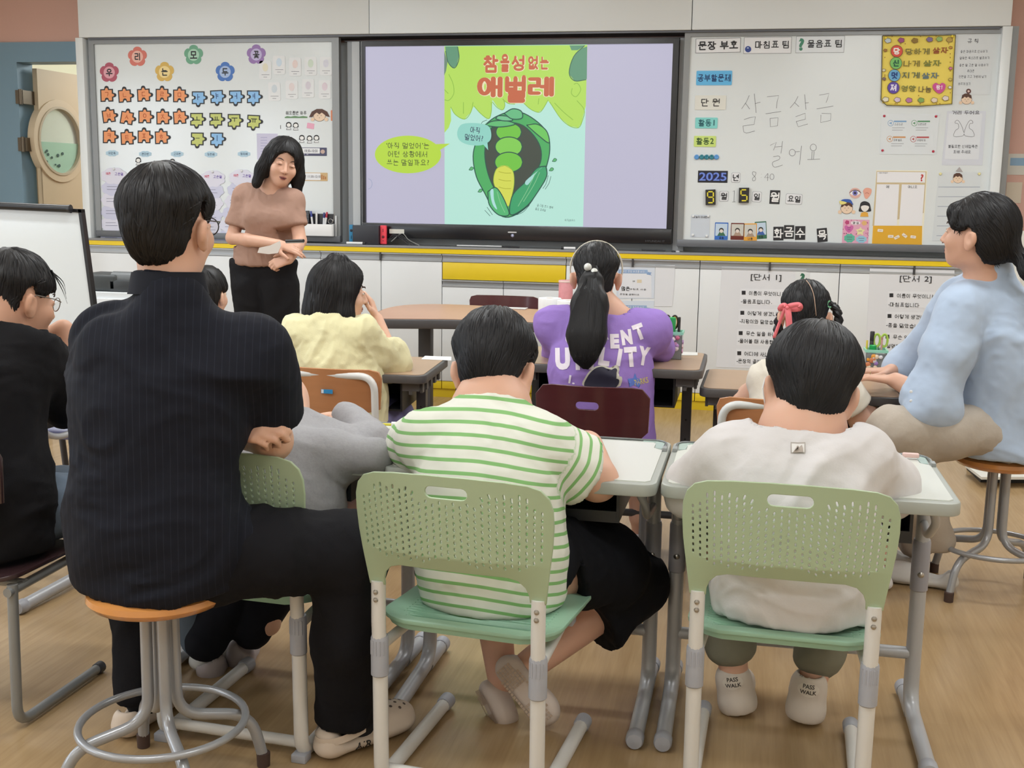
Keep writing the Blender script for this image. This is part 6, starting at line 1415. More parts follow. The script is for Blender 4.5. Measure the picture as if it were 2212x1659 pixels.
def npmesh(name, V, Q, mat, parent, smooth=True):
    me = bpy.data.meshes.new(name); nv, nf = len(V), len(Q)
    me.vertices.add(nv); me.vertices.foreach_set('co', np.ascontiguousarray(V, dtype=np.float32).ravel())
    me.loops.add(nf*4); me.loops.foreach_set('vertex_index', np.ascontiguousarray(Q, dtype=np.int32).ravel())
    me.polygons.add(nf); me.polygons.foreach_set('loop_start', np.arange(0, nf*4, 4, dtype=np.int32))
    me.update(calc_edges=True); me.polygons.foreach_set('use_smooth', np.ones(nf, dtype=bool)); me.materials.append(mat)
    return link(bpy.data.objects.new(name, me), parent)
def normals(V, Q):
    n = np.cross(V[Q[:, 2]]-V[Q[:, 0]], V[Q[:, 3]]-V[Q[:, 1]]); N = np.zeros_like(V)
    for j in range(4): np.add.at(N, Q[:, j], n)
    return N/(np.linalg.norm(N, axis=1)[:, None]+1e-9)
def relax(V, Q, it=1, a=.5):
    for _ in range(it):
        A = np.zeros_like(V); c = np.zeros(len(V), dtype=np.float32)
        for j in range(4):
            np.add.at(A, Q[:, j], V[Q[:, (j+1) % 4]]); np.add.at(A, Q[:, (j+1) % 4], V[Q[:, j]]); np.add.at(c, Q[:, j], 1); np.add.at(c, Q[:, (j+1) % 4], 1)
        V = V*(1-a)+a*A/c[:, None]
    return V
def cloth(name, blob, h, mat, parent, folds=(.004, (9, 9, 4)), seed=1, extra=None, fine=.0012, attr=None, it=1):
    V, Q = blob.mesh(h, extra); V = relax(V, Q, it); N = normals(V, Q); a, fr = folds
    W = V*np.array(fr, dtype=np.float32)+vn(V*5, seed)[:, None]*.8
    fold = 1-np.abs(vn(W+7.3, seed+1))*2.2; fold2 = 1-np.abs(vn(W*1.9+3.1, seed+2))*2.0
    fold3 = 1-np.abs(vn(W*4.3+1.7, seed+5))*2.6; mask = np.clip(vn(V*7+4, seed+6)*1.5+.4, 0, 1)
    V = V+N*(a*np.clip(fold, -1, 1)+a*.5*np.clip(fold2, -1, 1)+a*.28*mask*np.clip(fold3, -.3, 1)+fine*vn(V*60, seed+3))[:, None]
    o = npmesh(name, V, Q, mat, parent)
    if attr is not None:
        at = o.data.attributes.new('stripe', 'FLOAT', 'POINT'); at.data.foreach_set('value', attr(V).astype(np.float32))
    return o
SKIN = M((216, 170, 146), .5, sss=.12); SKIN2 = M((206, 158, 132), .5, sss=.12); SKIN3 = M((226, 182, 158), .5, sss=.12)
def hair_mat(c=(26, 25, 27)):
    mt = M(c, .46, spec=.32, noise=.25, nscale=14, nstretch=(6, 6, 1)); return mt
HAIR = hair_mat()
def yawv(deg, tilt=0.0):
    a = math.radians(deg); t = math.radians(tilt); return Vector((math.sin(a)*math.cos(t), math.cos(a)*math.cos(t), math.sin(t)))
class Head:
    def __init__(s, c, yaw, tilt=0.0, roll=0.0, size=.22):
        s.c = Vector(c); s.f = yawv(yaw, tilt); r = s.f.cross(Vector((0, 0, 1))).normalized(); u = r.cross(s.f)
        a = math.radians(roll); s.r = r*math.cos(a)+u*math.sin(a); s.u = u*math.cos(a)-r*math.sin(a); s.k = size/.22
    def p(s, r, f, u): return s.c+(s.r*r+s.f*f+s.u*u)*s.k
    @property
    def ax(s): return [list(s.r), list(s.f), list(s.u)]
    def skin(s, b, face=True):
        k = s.k; ax = s.ax
        b.ell(s.p(0, -.012, .022), (.073*k, .090*k, .088*k), ax, k=.01)
        b.ell(s.p(0, .026, -.045), (.057*k, .062*k, .064*k), ax, k=.03*k)
        b.ell(s.p(0, .056, -.082), (.026*k, .026*k, .024*k), ax, k=.025*k)
        for q in (-1, 1):
            b.ell(s.p(q*.034, .060, -.028), (.026*k, .024*k, .026*k), ax, k=.02*k)
            b.ell(s.p(q*.077, -.004, -.018), (.008*k, .019*k, .032*k), ax, k=.006*k); b.ell(s.p(q*.086, -.012, -.014), (.0075*k, .016*k, .027*k), ax, k=.006*k); b.ell(s.p(q*.091, -.017, -.010), (.005*k, .010*k, .021*k), ax, k=.004*k)
            b.ell(s.p(q*.093, -.003, -.014), (.008*k, .009*k, .016*k), ax, k=.004*k, sub=True)
            b.ell(s.p(q*.080, -.002, -.043), (.006*k, .009*k, .010*k), ax, k=.005*k)
        if face:
            b.cone(s.p(0, .084, .006), s.p(0, .102, -.028), .0075*k, .0105*k, k=.012*k)
            for q in (-1, 1):
                b.ell(s.p(q*.011, .094, -.032), (.0075*k, .009*k, .0065*k), ax, k=.006*k)
                b.ell(s.p(q*.032, .090, .004), (.019*k, .016*k, .013*k), ax, k=.012*k, sub=True)
                b.ell(s.p(q*.032, .074, .003), (.0155*k, .0125*k, .0105*k), ax, k=.004*k)
            b.ell(s.p(0, .080, -.0565), (.022*k, .010*k, .006*k), ax, k=.006*k); b.ell(s.p(0, .079, -.0655), (.018*k, .010*k, .0065*k), ax, k=.006*k)
        return b
    def features(s, parent, eyes='open', brow=(60, 42, 38), lip=(176, 104, 98), mouth_open=False):
        k = s.k
        def quad_strip(nm, pts, w0, mat, off=.0015):
            P = [s.p(*q) for q in pts]; V = []; F = []
            for i, p in enumerate(P):
                t = (P[min(i+1, len(P)-1)]-P[max(i-1, 0)]).normalized(); side = t.cross(s.f).normalized(); w_ = w0*k*(math.sin(math.pi*(i+.6)/(len(P)+.2)))
                V += [p-side*w_+s.f*off, p+side*w_+s.f*off]
            for i in range(len(P)-1): F.append((2*i, 2*i+1, 2*i+3, 2*i+2))
            o = mobj(nm, V, F, mat, parent); m_ = o.modifiers.new('s', 'SOLIDIFY'); m_.thickness = .002; return o
        for q in (-1, 1):
            quad_strip('eyebrow', [(q*(.016+.03*t), .0925-.016*t*t-.006*t, .0225+.008*math.sin(t*2.4)-.004*t) for t in (0, .25, .5, .75, 1)], .0027, M(brow, .7), .001)
            if eyes == 'open':
                b = Blob(.001).ell(s.p(q*.032, .0755, .002), (.0135*k, .0115*k, .0065*k), s.ax); V, Q = b.mesh(.0015); npmesh('eye', V, Q, M((235, 232, 228), .2), parent)
                b = Blob(.001).ell(s.p(q*.031, .0835, .002), (.0058*k, .0042*k, .0058*k), s.ax); V, Q = b.mesh(.0012); npmesh('iris', V, Q, M((34, 24, 22), .15), parent)
            quad_strip('eyelash', [(q*(.0175+.029*t), .0905-.010*t*t-.004*t, .0015+(.0045 if eyes == 'open' else -.002)*math.sin(math.pi*t)) for t in (0, .2, .4, .6, .8, 1)], .0014, M((40, 28, 28), .6), .0008)
        quad_strip('upper_lip', [(-.022+.044*t, .0925-.010*(2*t-1)**2, -.0565-.0015*(2*t-1)**2) for t in (0, .2, .4, .5, .6, .8, 1)], .0033, M(lip, .4), .001)
        quad_strip('lower_lip', [(-.018+.036*t, .0915-.009*(2*t-1)**2, -.0665+.003*(2*t-1)**2) for t in (0, .25, .5, .75, 1)], .0038, M(lip, .4), .001)
        quad_strip('mouth_line', [(-.019+.038*t, .0935-.010*(2*t-1)**2, -.0615+.001*(2*t-1)**2) for t in (0, .25, .5, .75, 1)], .0022 if mouth_open else .0009, M((70, 30, 32), .6), .0016)
        for q in (-1, 1):
            b = Blob(.001).ell(s.p(q*.0065, .1005, -.0385), (.0028*k, .0024*k, .0016*k), s.ax); V, Q = b.mesh(.0009); npmesh('nostril', V, Q, M((110, 66, 58), .7), parent)
    def hair(s, parent, line, style='short', thick=.012, seed=1, n=650, vol=(1, 1, 1), length=.055, h=.005, extra_blob=None, part=None, mat=None, down=.6, label=None, face_cut=True, nape=0.0, taper=0.0, side=None):
        side = (.017 if nape else 0.0) if side is None else side
        """hair cap trimmed along line = [(forward, height)...], then raised strands"""
        k = s.k; b = Blob(.02)
        b.ell(s.p(0, -.016, .026), ((.076+thick)*k*vol[0], (.094+thick)*k*vol[1], (.090+thick)*k*vol[2]), s.ax, k=.01)
        b.ell(s.p(0, -.040, -.030), ((.064+thick*.8)*k*vol[0], (.062+thick*.7)*k, (.068)*k), s.ax, k=.03)
        if extra_blob: extra_blob(b)
        c = npv(s.c); R_, F_, U_ = [npv(v) for v in (s.r, s.f, s.u)]; lf = [q[0]*k for q in line]; lu = [q[1]*k for q in line]
        def ex(F, X, Y, Z_):
            px, py, pz = X-c[0], Y-c[1], Z_-c[2]; ff = px*F_[0]+py*F_[1]+pz*F_[2]; uu = px*U_[0]+py*U_[1]+pz*U_[2]; rr_ = px*R_[0]+py*R_[1]+pz*R_[2]
            ln = np.interp(ff, lf, lu)+nape*k*np.clip((np.abs(rr_)/k-.030)/.045, 0, 1)*(ff < .0); F = F+taper*k*np.clip((-.005-uu/k)/.085, 0, 1)+side*k*np.clip((.045-uu/k)/.05, 0, 1)*np.clip((np.abs(rr_)/k-.03)/.04, 0, 1); jag = .0035*np.sin(ff*420/k+seed)+.003*np.sin(rr_*380/k+seed*2)
            return np.maximum(F, (ln+jag-uu)*.8)
        V, Q = b.mesh(h, ex if face_cut else None); N = normals(V, Q)
        loc = (V-c)@np.array([R_, F_, U_]).T
        ang = np.arctan2(loc[:, 0], loc[:, 1]+.0)
        V = V+N*(.0016*vn(np.stack([ang*9, loc[:, 2]*18, loc[:, 1]*6], 1), seed))[:, None]
        o = npmesh('hair', V, Q, mat or HAIR, parent)
        if label: o['label'] = label
        # strands
        rs = np.random.RandomState(seed); idx = rs.randint(0, len(V), n); bvh = BVHTree.FromPolygons([tuple(v) for v in V], [tuple(q) for q in Q])
        crown = s.p(*(part or (.008, -.045, .10))); VV_ = []; FF_ = []
        for ii in idx:
            p = Vector(V[ii]); nn = Vector(N[ii])
            d = (p-crown); d = d-nn*d.dot(nn)
            if d.length < 1e-4: continue
            d = d.normalized()+(-s.u*down); d = d-nn*d.dot(nn)
            d = (d.normalized()+Vector(rs.normal(0, .14, 3))).normalized(); L_ = length*k*(.6+.8*rs.rand()); ns = 7; w0 = (.0016+.0016*rs.rand())*k; P = []; lift = .0012+.0022*rs.rand()
            for j in range(ns):
                P.append((p, nn)); q = p+d*(L_/ns); hit = bvh.find_nearest(q)
                if hit[0] is None: break
                p2, n2 = hit[0], hit[1]
                d = (p2-p); d = d-n2*d.dot(n2)
                if d.length < 1e-5: break
                d = (d.normalized()+(-s.u*down*.15)); d = (d-n2*d.dot(n2)).normalized()
                if (p2-q).length > .012*k: P.append((q, nn)); break
                p, nn = p2, n2
            m_ = len(P)
            if m_ < 3: continue
            base = len(VV_)
            for j, (p, nn) in enumerate(P):
                t = (P[min(j+1, m_-1)][0]-P[max(j-1, 0)][0]).normalized(); sd = t.cross(nn); sd = sd.normalized() if sd.length > 1e-6 else Vector((1, 0, 0))
                e = math.sin(math.pi*(j+.25)/(m_-.4)) if j < m_-1 else 0.0; ww = w0*max(e, .12)
                VV_ += [p-sd*ww+nn*.0004, p+nn*(lift*max(e, .2)+.0006), p+sd*ww+nn*.0004]
            for j in range(m_-1):
                a = base+3*j; FF_ += [(a, a+1, a+4, a+3), (a+1, a+2, a+5, a+4)]
        if VV_:
            o2 = mobj('hair_strands', VV_, FF_, mat or HAIR, parent, smooth=True); o2['kind'] = 'stuff'
        return o
SHORTLINE = [(-.2, -.094), (-.06, -.094), (-.040, -.070), (-.030, -.045), (-.024, .012), (-.004, .024), (.018, .014), (.034, .012), (.05, .03), (.08, .045), (.2, .05)]
def hand(b, W, d, n, t, size=1.0, curl=(.35, .4, .45, .5), thumb=.5, spread=.1, k=.006):
    """W wrist, d towards the fingers, n out of the palm (curling side), t thumb side"""
    W = Vector(W); d = Vector(d).normalized(); n = Vector(n); n = (n-d*n.dot(d)).normalized(); t = Vector(t); t = (t-d*t.dot(d)-n*t.dot(n)).normalized(); s = size
    off = (.026, .009, -.009, -.026); ln = (.040, .045, .041, .032); kn = (.088, .092, .088, .080)
    for i in range(4):
        kp = W+d*kn[i]*s+t*off[i]*s; b.cone(W+t*off[i]*.55*s+d*.005*s, kp, .0145*s, .0105*s, k=.012*s, flat=n, f=1.15)
        a = curl[i]; p = kp; dd = (d+t*(off[i]*spread*12)).normalized(); r = (.0092, .0095, .009, .0078)[i]*s; ang = a*.55
        for j, (l_, c_) in enumerate(((1, 1), (.66, 1.1), (.52, .8))):
            ang_ = ang; v = dd*math.cos(ang_)+n*math.sin(ang_); q = p+v*ln[i]*l_*s; b.cone(p, q, r, r*.92, k=.004*s); p = q; r *= .9; ang += a*c_
    tb = W+t*.022*s+d*.018*s; td = (d*.55+t*.75+n*.25*thumb).normalized(); q = tb+td*.040*s; b.cone(W+t*.012*s+d*.01*s, q, .016*s, .0125*s, k=.012*s)
    td2 = (d*.9+t*(.45-.4*thumb)+n*.5*thumb).normalized(); q2 = q+td2*.032*s; b.cone(q, q2, .0115*s, .0105*s, k=.005*s); b.cone(q2, q2+(td2+n*.3*thumb).normalized()*.025*s, .0102*s, .0085*s, k=.004*s)
    return b
def arm(b, S, E, W, ru=.045, re=.036, rw=.026, k=.02):
    b.chain([S, E], [ru, re], k=k); b.chain([E, Vector(E).lerp(Vector(W), .35), W], [re, re*1.03, rw], k=.015); return b
def person(label, loc): return thing('person', label, 'person', loc)
def lerp(a, b, t): return Vector(a).lerp(Vector(b), t)
def clog(parent, heel, toe, c, up=Vector((0, 0, 1)), L=.27, name='shoe', holes=True, lab=None, wd=1.0):
    """foam clog from heel to toe"""
    heel = Vector(heel); d = (Vector(toe)-heel); L = d.length; d.normalize(); up = (Vector(up)-d*Vector(up).dot(d)).normalized(); r = d.cross(up)
    ax = [list(r), list(d), list(up)]; s = L/.27; b = Blob(.02*s)
    b.cone(heel+d*.035*s+up*.022*s, heel+d*.12*s+up*.022*s, .038*s, .040*s, flat=up, f=1.7, k=.02); b.cone(heel+d*.12*s+up*.022*s, heel+d*.215*s+up*.022*s, .044*s*wd, .050*s*wd, flat=up, f=2.2, k=.02)
    b.ell(heel+d*.19*s+up*.035*s, (.050*s*wd, .078*s, .040*s), ax, k=.02); b.ell(heel+d*.03*s+up*.04*s, (.036*s, .030*s, .034*s), ax, k=.02)
    b.ell(heel+d*.075*s+up*.075*s, (.030*s, .058*s, .052*s), ax, k=.008, sub=True)
    b.cut(heel-up*.0, -up)
    V, Q = b.mesh(.0045); o = npmesh(name, relax(V, Q, 1), Q, M(c, .5), parent)
    if lab: o['label'] = lab
    bvh = BVHTree.FromPolygons([tuple(v) for v in V], [tuple(q) for q in Q])
    if holes:
        mb = MB()
        for i in range(5):
            for j in (-1, 0, 1):
                p = heel+d*(.15+.02*i)*s+r*j*.018*s+up*.12*s+r*(.009*s if i % 2 else 0); hit = bvh.ray_cast(p, -up)
                if hit[0] is not None and hit[1].dot(up) > .3:
                    q = hit[0]+hit[1]*.0006; t1 = hit[1].cross(d).normalized(); t2 = hit[1].cross(t1)
                    n = len(mb.v); mb.add([q+(t1*math.cos(a)+t2*math.sin(a))*.0042*s for a in [x*math.pi/4 for x in range(8)]], [tuple(range(8))])
        if mb.v: mb.obj('vent_holes', M((96, 84, 78), .8), o, smooth=False)
    return o, (heel, d, r, up, s, bvh)
def drape(name, V, F, bvh, mat, parent, off=.0018, dirv=Vector((0, 1, 0)), maxlen=.012):
    """lays flat print on a garment along dirv"""
    bm = bmesh.new(); vs = [bm.verts.new(v) for v in V]
    for f in F:
        try: bm.faces.new([vs[i] for i in f])
        except ValueError: pass
    bmesh.ops.triangulate(bm, faces=bm.faces[:])
    for _ in range(4):
        E_ = [e for e in bm.edges if e.calc_length() > maxlen]
        if not E_: break
        bmesh.ops.subdivide_edges(bm, edges=E_, cuts=1); bmesh.ops.triangulate(bm, faces=bm.faces[:])
    for v in bm.verts:
        hit = bvh.ray_cast(v.co-dirv*.5, dirv)
        if hit[0] is not None and abs((hit[0]-v.co).dot(dirv)) < .16: v.co = hit[0]-dirv*off
    return bmobj(name, bm, mat, parent, smooth=True)
def obvh(o):
    m_ = o.data; return BVHTree.FromPolygons([tuple(v.co) for v in m_.vertices], [tuple(p.vertices) for p in m_.polygons])
def stripe_mat(base, stripe, period, duty, rough=.8, soft=.06, bump=.3):
    mt = bpy.data.materials.new('striped_cloth'); mt.use_nodes = True; nt = mt.node_tree; b = nt.nodes['Principled BSDF']; L_ = nt.links
    a = nt.nodes.new('ShaderNodeAttribute'); a.attribute_name = 'stripe'
    d = nt.nodes.new('ShaderNodeMath'); d.operation = 'DIVIDE'; d.inputs[1].default_value = period; L_.new(a.outputs['Fac'], d.inputs[0])
    f = nt.nodes.new('ShaderNodeMath'); f.operation = 'FRACT'; L_.new(d.outputs[0], f.inputs[0])
    r = nt.nodes.new('ShaderNodeValToRGB'); e = r.color_ramp.elements; e[0].position = 0; e[0].color = rgb(stripe); e[1].position = duty; e[1].color = rgb(stripe)
    x = e.new(min(1, duty+soft*duty+.01)); x.color = rgb(base); x = e.new(.995); x.color = rgb(base)
    L_.new(f.outputs[0], r.inputs[0]); L_.new(r.outputs[0], b.inputs['Base Color']); b.inputs['Roughness'].default_value = rough; b.inputs['Specular IOR Level'].default_value = .15
    return mt
# ================================================================ the man in the pinstriped shirt
def V3(*a): return Vector(a)
FWD = V3(0, 1, 0); RT = V3(1, 0, 0); UP = V3(0, 0, 1)
t = P1 = person('person in a black pinstriped shirt and glasses seated on the orange stool, arms crossed', (.265, 2.14, 0))
hd = Head(PY(368, 488, 2.17), 6, -4, 2, .218)
b = Blob(.02); hd.skin(b)
b.cone(hd.p(0, -.015, -.07), V3(.305, 2.14, 1.02), .058, .058, k=.03)
b.chain([V3(.30, 2.14, .96), V3(.285, 2.14, .80), V3(.265, 2.13, .56)], [.095, .10, .12], flat=FWD, f=1.2, k=.05)
elR, shR = PY(588, 952, 2.30), PY(552, 745, 2.2); shL = PY(236, 738, 2.14); elL = PY(222, 930, 2.34)
wrR = V3(.24, 2.46, .77); arm(b, shR, elR, wrR, .05, .043, .030)
wrL = PY(502, 915, 2.205); arm(b, shL, elL, wrL, .05, .04, .030)
hand(b, wrL-V3(.014, 0, 0), V3(.92, -.10, -.10), V3(.12, .75, -.6), V3(.0, -.55, .8), .9, (.7, .9, 1.0, 1.1), .5, spread=.06)
hand(b, wrR, V3(-.9, .1, .2), V3(0, -1, 0), V3(0, 0, 1), .95)
V, Q = b.mesh(.0055); npmesh('body', relax(V, Q, 1), Q, SKIN, t)
hd.features(t, 'open')
hd.hair(t, SHORTLINE, thick=.017, seed=3, n=1500, nape=.03, taper=.012, vol=(.99, .98, .96), length=.06, part=(0, -.035, .11), h=.0055)
s = Blob(.035)   # shirt
s.chain([V3(.262, 2.125, .50), V3(.262, 2.13, .58), V3(.258, 2.14, .72), V3(.270, 2.15, .84), V3(.292, 2.15, .915)], [.168, .176, .163, .170, .150], flat=FWD, f=1.42, k=.05)
s.cone(V3(.19, 2.15, .94), V3(.44, 2.17, .93), .066, .066, k=.06); s.cone(V3(.20, 2.14, .975), V3(.305, 2.13, 1.02), .06, .06, k=.05); s.cone(V3(.42, 2.16, .955), V3(.305, 2.13, 1.02), .06, .06, k=.05)
s.cone(V3(.305, 2.135, .99), V3(.312, 2.13, 1.06), .085, .066, k=.03)
s.cone(V3(.31, 2.13, 1.03), hd.p(0, -.02, -.112), .068, .062, k=.012)
s.cone(shL, shL.lerp(elL, .78), .075, .066, k=.03); s.cone(shR, shR.lerp(elR, .74), .072, .066, k=.035)
s.cone(V3(.34, 2.16, .56), V3(.41, 2.17, .55), .10, .08, k=.04)
s.cut(V3(.26, 2.1, .470), V3(0, .1, -1)); s.cut(shR.lerp(elR, .74), (elR-shR), .14); s.cut(shL.lerp(elL, .78), (elL-shL), .14)
s.cut(hd.p(0, -.02, -.104), hd.u+hd.f*.25, .10)
PIN = stripe_mat((24, 26, 35), (38, 41, 52), .0145, .055, .75, soft=.6)
def pin(V): return (V[:, 0]-.27)*1.0-.12*np.abs(V[:, 0]-.27)*(V[:, 2]-.6)+(V[:, 1]-2.0)*.35+5
cloth('shirt', s, .0065, PIN, t, (.0105, (3.2, 3.2, 5.5)), 11, attr=pin)
# collar stand
mb = MB(); P = [hd.p(0, -.012, -.108)+(hd.r*math.sin(a)-hd.f*math.cos(a))*.073 for a in [math.radians(x) for x in range(-135, 136, 15)]]; n = len(P); V = []; 
for k_, (dz, sc) in enumerate(((.012, .93), (-.028, 1.06), (-.03, 1.1), (.014, .97))): V += [V3(*(hd.p(0, -.012, -.108)+(p-hd.p(0, -.012, -.108))*sc+UP*dz)) for p in P]
mb.add(V, [(k_*n+i, k_*n+i+1, ((k_+1) % 4)*n+i+1, ((k_+1) % 4)*n+i) for k_ in range(4) for i in range(n-1)]); mb.obj('collar', M((28, 30, 38), .75, spec=.15), t)
BT = M((24, 24, 28), .85, spec=.15, bump=.3, nscale=300)
kn = PY(752, 1190, 2.30); ank = V3(.575, 2.385, .10); knee_l = V3(.02, 2.47, .47); ankL = V3(.058, 2.375, .10)
s = Blob(.03); s.cone(V3(.18, 2.16, .52), V3(.34, 2.16, .52), .105, .105, k=.04, flat=FWD, f=1.1)
s.chain([V3(.34, 2.15, .54), lerp(V3(.34, 2.13, .535), kn, .5), kn], [.10, .088, .076], k=.03); s.chain([kn, lerp(kn, ank, .5)+V3(.005, -.012, 0), ank], [.078, .070, .062], k=.03); s.cone(ank, ank-UP*.02, .062, .064)
s.chain([V3(.19, 2.17, .535), knee_l], [.105, .074], k=.03); s.chain([knee_l, lerp(knee_l, ankL, .5), ankL], [.072, .06, .048], k=.03)
s.cut(V3(.6, 2.4, .075), V3(0, 0, -1))
cloth('trousers', s, .007, BT, t, (.006, (6, 6, 4)), 21)
def sock(p, q, r=.034): 
    b = Blob(.01); b.chain([p, q], [r, r*.9]); V, Q = b.mesh(.006); return npmesh('sock', V, Q, M((26, 26, 30), .9), t)
sock(ank+V3(0, -.01, 0), ank+V3(.03, .04, -.07), .04); sock(ankL, ankL+V3(0, .03, -.06), .038)
CROC = (214, 198, 182)
o, g = clog(t, PZ(688, 1642, .003), PZ(890, 1560, .003), CROC, name='clog', wd=.92)
mb = MB()
heel, d, r, up, sc_, bv = g
for q in (1,):
    Pn = [heel+r*q*.0+d*.09*sc_+up*.062*sc_+(r*math.cos(a)*.052*sc_-d*math.sin(a)*.088*sc_-up*.020*sc_*math.sin(a)) for a in [math.radians(x) for x in range(0, 181, 12)]]
strap = MB(); V = []
for p in Pn: V += [p+up*.009, p-up*.009, p-up*.009+(p-(heel+d*.09*sc_)).normalized()*.004, p+up*.009+(p-(heel+d*.09*sc_)).normalized()*.004]
m_ = len(Pn); strap.add(V, [(4*i+k, 4*i+(k+1) % 4, 4*i+4+(k+1) % 4, 4*i+4+k) for i in range(m_-1) for k in range(4)]); strap.obj('heel_strap', M(CROC, .5), o)
rv = heel+d*.095*sc_+r*.052*sc_+up*.052*sc_
v, f = text_mesh('AIR', .026, .01)
pc = heel+d*.075*sc_+up*.019*sc_+r*.044*sc_
tv_ = [pc+d*p[0]*1.0+up*p[1] for p in v]; tv_ = [q+r*((bv.ray_cast(q+r*.1, -r)[0]-q).dot(r)+.0022 if bv.ray_cast(q+r*.1, -r)[0] is not None else 0) for q in tv_]
mobj('lettering', tv_, f, M((30, 30, 32), .5), o)
for q in (heel+d*.10*sc_+up*.058*sc_,):
    hit = bv.ray_cast(q+r*.1, -r)
    if hit[0] is not None: bb = Blob(.001).ell(hit[0]+r*.001, (.008, .008, .008)); V, Q = bb.mesh(.002); npmesh('strap_rivet', V, Q, M((60, 54, 50), .4), o)
clog(t, PZ(262, 1600, .003), PZ(262, 1600, .003)+V3(.0, .26, 0), CROC, name='clog', holes=False)
GL = M((24, 24, 28), .3)
def glasses(hd, parent, mat=GL, r=.022, lens=True):
    rims = []
    for q in (-1, 1):
        pts = [hd.p(q*.034+r*1.1*math.cos(a), .099-.012*abs(q*.034+r*1.1*math.cos(a))/.06, .002+r*.85*math.sin(a)) for a in [k*math.pi/10 for k in range(20)]]
        rims.append(tube('rim', pts, .0012, mat, parent, n=6, closed=True))
        tube('temple', [hd.p(q*.058, .089, .008), hd.p(q*.078, .06, .010), hd.p(q*.085, .002, .010), hd.p(q*.083, -.018, -.008)], .0014, mat, parent, n=6)
        if lens: mobj('lens', [p for p in pts], [tuple(range(20))], M((220, 228, 232), .05, alpha=.18), parent)
    tube('bridge', [hd.p(-.011, .098, .006), hd.p(0, .103, .009), hd.p(.011, .098, .006)], .0012, mat, parent, n=6)
glasses(hd, t)

# ================================================================ person in black at the left edge
t = person('person in a black T-shirt and glasses at the left edge, chin on one hand', (-.40, 2.45, 0))
hd = Head(PY(36, 646, 2.60), 26, -14, 4, .215)
b = Blob(.02); hd.skin(b)
nk = V3(-.42, 2.50, .95)
b.cone(hd.p(0, -.02, -.06), nk, .052, .06, k=.03); b.chain([nk, V3(-.42, 2.47, .75), V3(-.40, 2.44, .50)], [.09, .10, .115], flat=FWD, f=1.2, k=.05)
shR, elR, wr = V3(-.30, 2.54, .88), PY(170, 885, 2.76), PY(136, 712, 2.78)
arm(b, shR, elR, wr, .048, .038, .028)
hand(b, wr+V3(-.005, .0, .0), V3(-.75, -.15, -.25), V3(-.1, -.25, -1), V3(.1, -1, .15), .95, (.7, .8, .9, 1.0), .6, spread=.12)
shL, elL, wrL = V3(-.58, 2.47, .88), V3(-.62, 2.62, .68), V3(-.50, 2.80, .66); arm(b, shL, elL, wrL, .048, .038, .028); hand(b, wrL, V3(.6, .6, 0), V3(0, 0, -1), V3(-.7, .5, 0), .9)
V, Q = b.mesh(.0055); npmesh('body', relax(V, Q, 1), Q, SKIN2, t)
hd.features(t); glasses(hd, t, M((120, 112, 104), .3, metal=.7), .021)
hd.hair(t, [(-.2, -.108), (-.05, -.105), (-.036, -.07), (-.028, -.03), (-.024, .012), (-.004, .024), (.02, .012), (.04, .012), (.06, .034), (.2, .05)], nape=.012, taper=.004, thick=.014, seed=8, n=1000, length=.06, h=.0055)
for k_ in range(3): tube('hair_lock', catmull([hd.p(.05+.004*k_, .05, .085), hd.p(.072, .078, .06-.01*k_), hd.p(.07, .092+.004*k_, .03-.012*k_)], 4), [.0022-.0003*min(i, 6) for i in range(9)], HAIR, t, n=5)
s = Blob(.035); s.chain([V3(-.385, 2.43, .43), V3(-.385, 2.44, .56), V3(-.40, 2.46, .70), V3(-.41, 2.49, .80), V3(-.42, 2.51, .86)], [.185, .175, .155, .165, .115], flat=FWD, f=1.3, k=.05)
s.cone(V3(-.56, 2.5, .87), V3(-.31, 2.53, .87), .060, .062, k=.06); s.cone(V3(-.42, 2.515, .92), hd.p(0, -.03, -.085), .085, .062, k=.03)
s.cone(shR, shR.lerp(elR, .85), .072, .074, k=.04); s.cone(shL, shL.lerp(elL, .8), .07, .066, k=.035)
s.cut(hd.p(0, -.02, -.085), hd.u+hd.f*.3, .13); s.cut(V3(0, 0, .40), V3(0, 0, -1)); s.cut(shR.lerp(elR, .88), elR-shR, .14); s.cut(shL.lerp(elL, .8), elL-shL, .14)
cloth('t_shirt', s, .007, M((26, 26, 29), .85, spec=.15, bump=.25, nscale=350), t, (.007, (4, 4, 6)), 31)
s = Blob(.03); s.cone(V3(-.46, 2.44, .47), V3(-.32, 2.44, .47), .10, .10, k=.04)
for q, kx in ((-1, -.30), (1, -.16)):
    a_, k_, n_ = V3(-.39+q*.08, 2.46, .485), V3(kx, 2.84, .45), V3(kx+.20, 2.74, .09); s.chain([a_, k_, n_], [.09, .07, .05], k=.03)
cloth('jeans', s, .008, M((92, 106, 122), .85, noise=.1, nscale=60), t, (.005, (6, 6, 5)), 33)
for kx in (-.09, .05): clog(t, V3(kx, 2.70, .003), V3(kx, 2.94, .003), (220, 220, 218), name='slipper', holes=False)

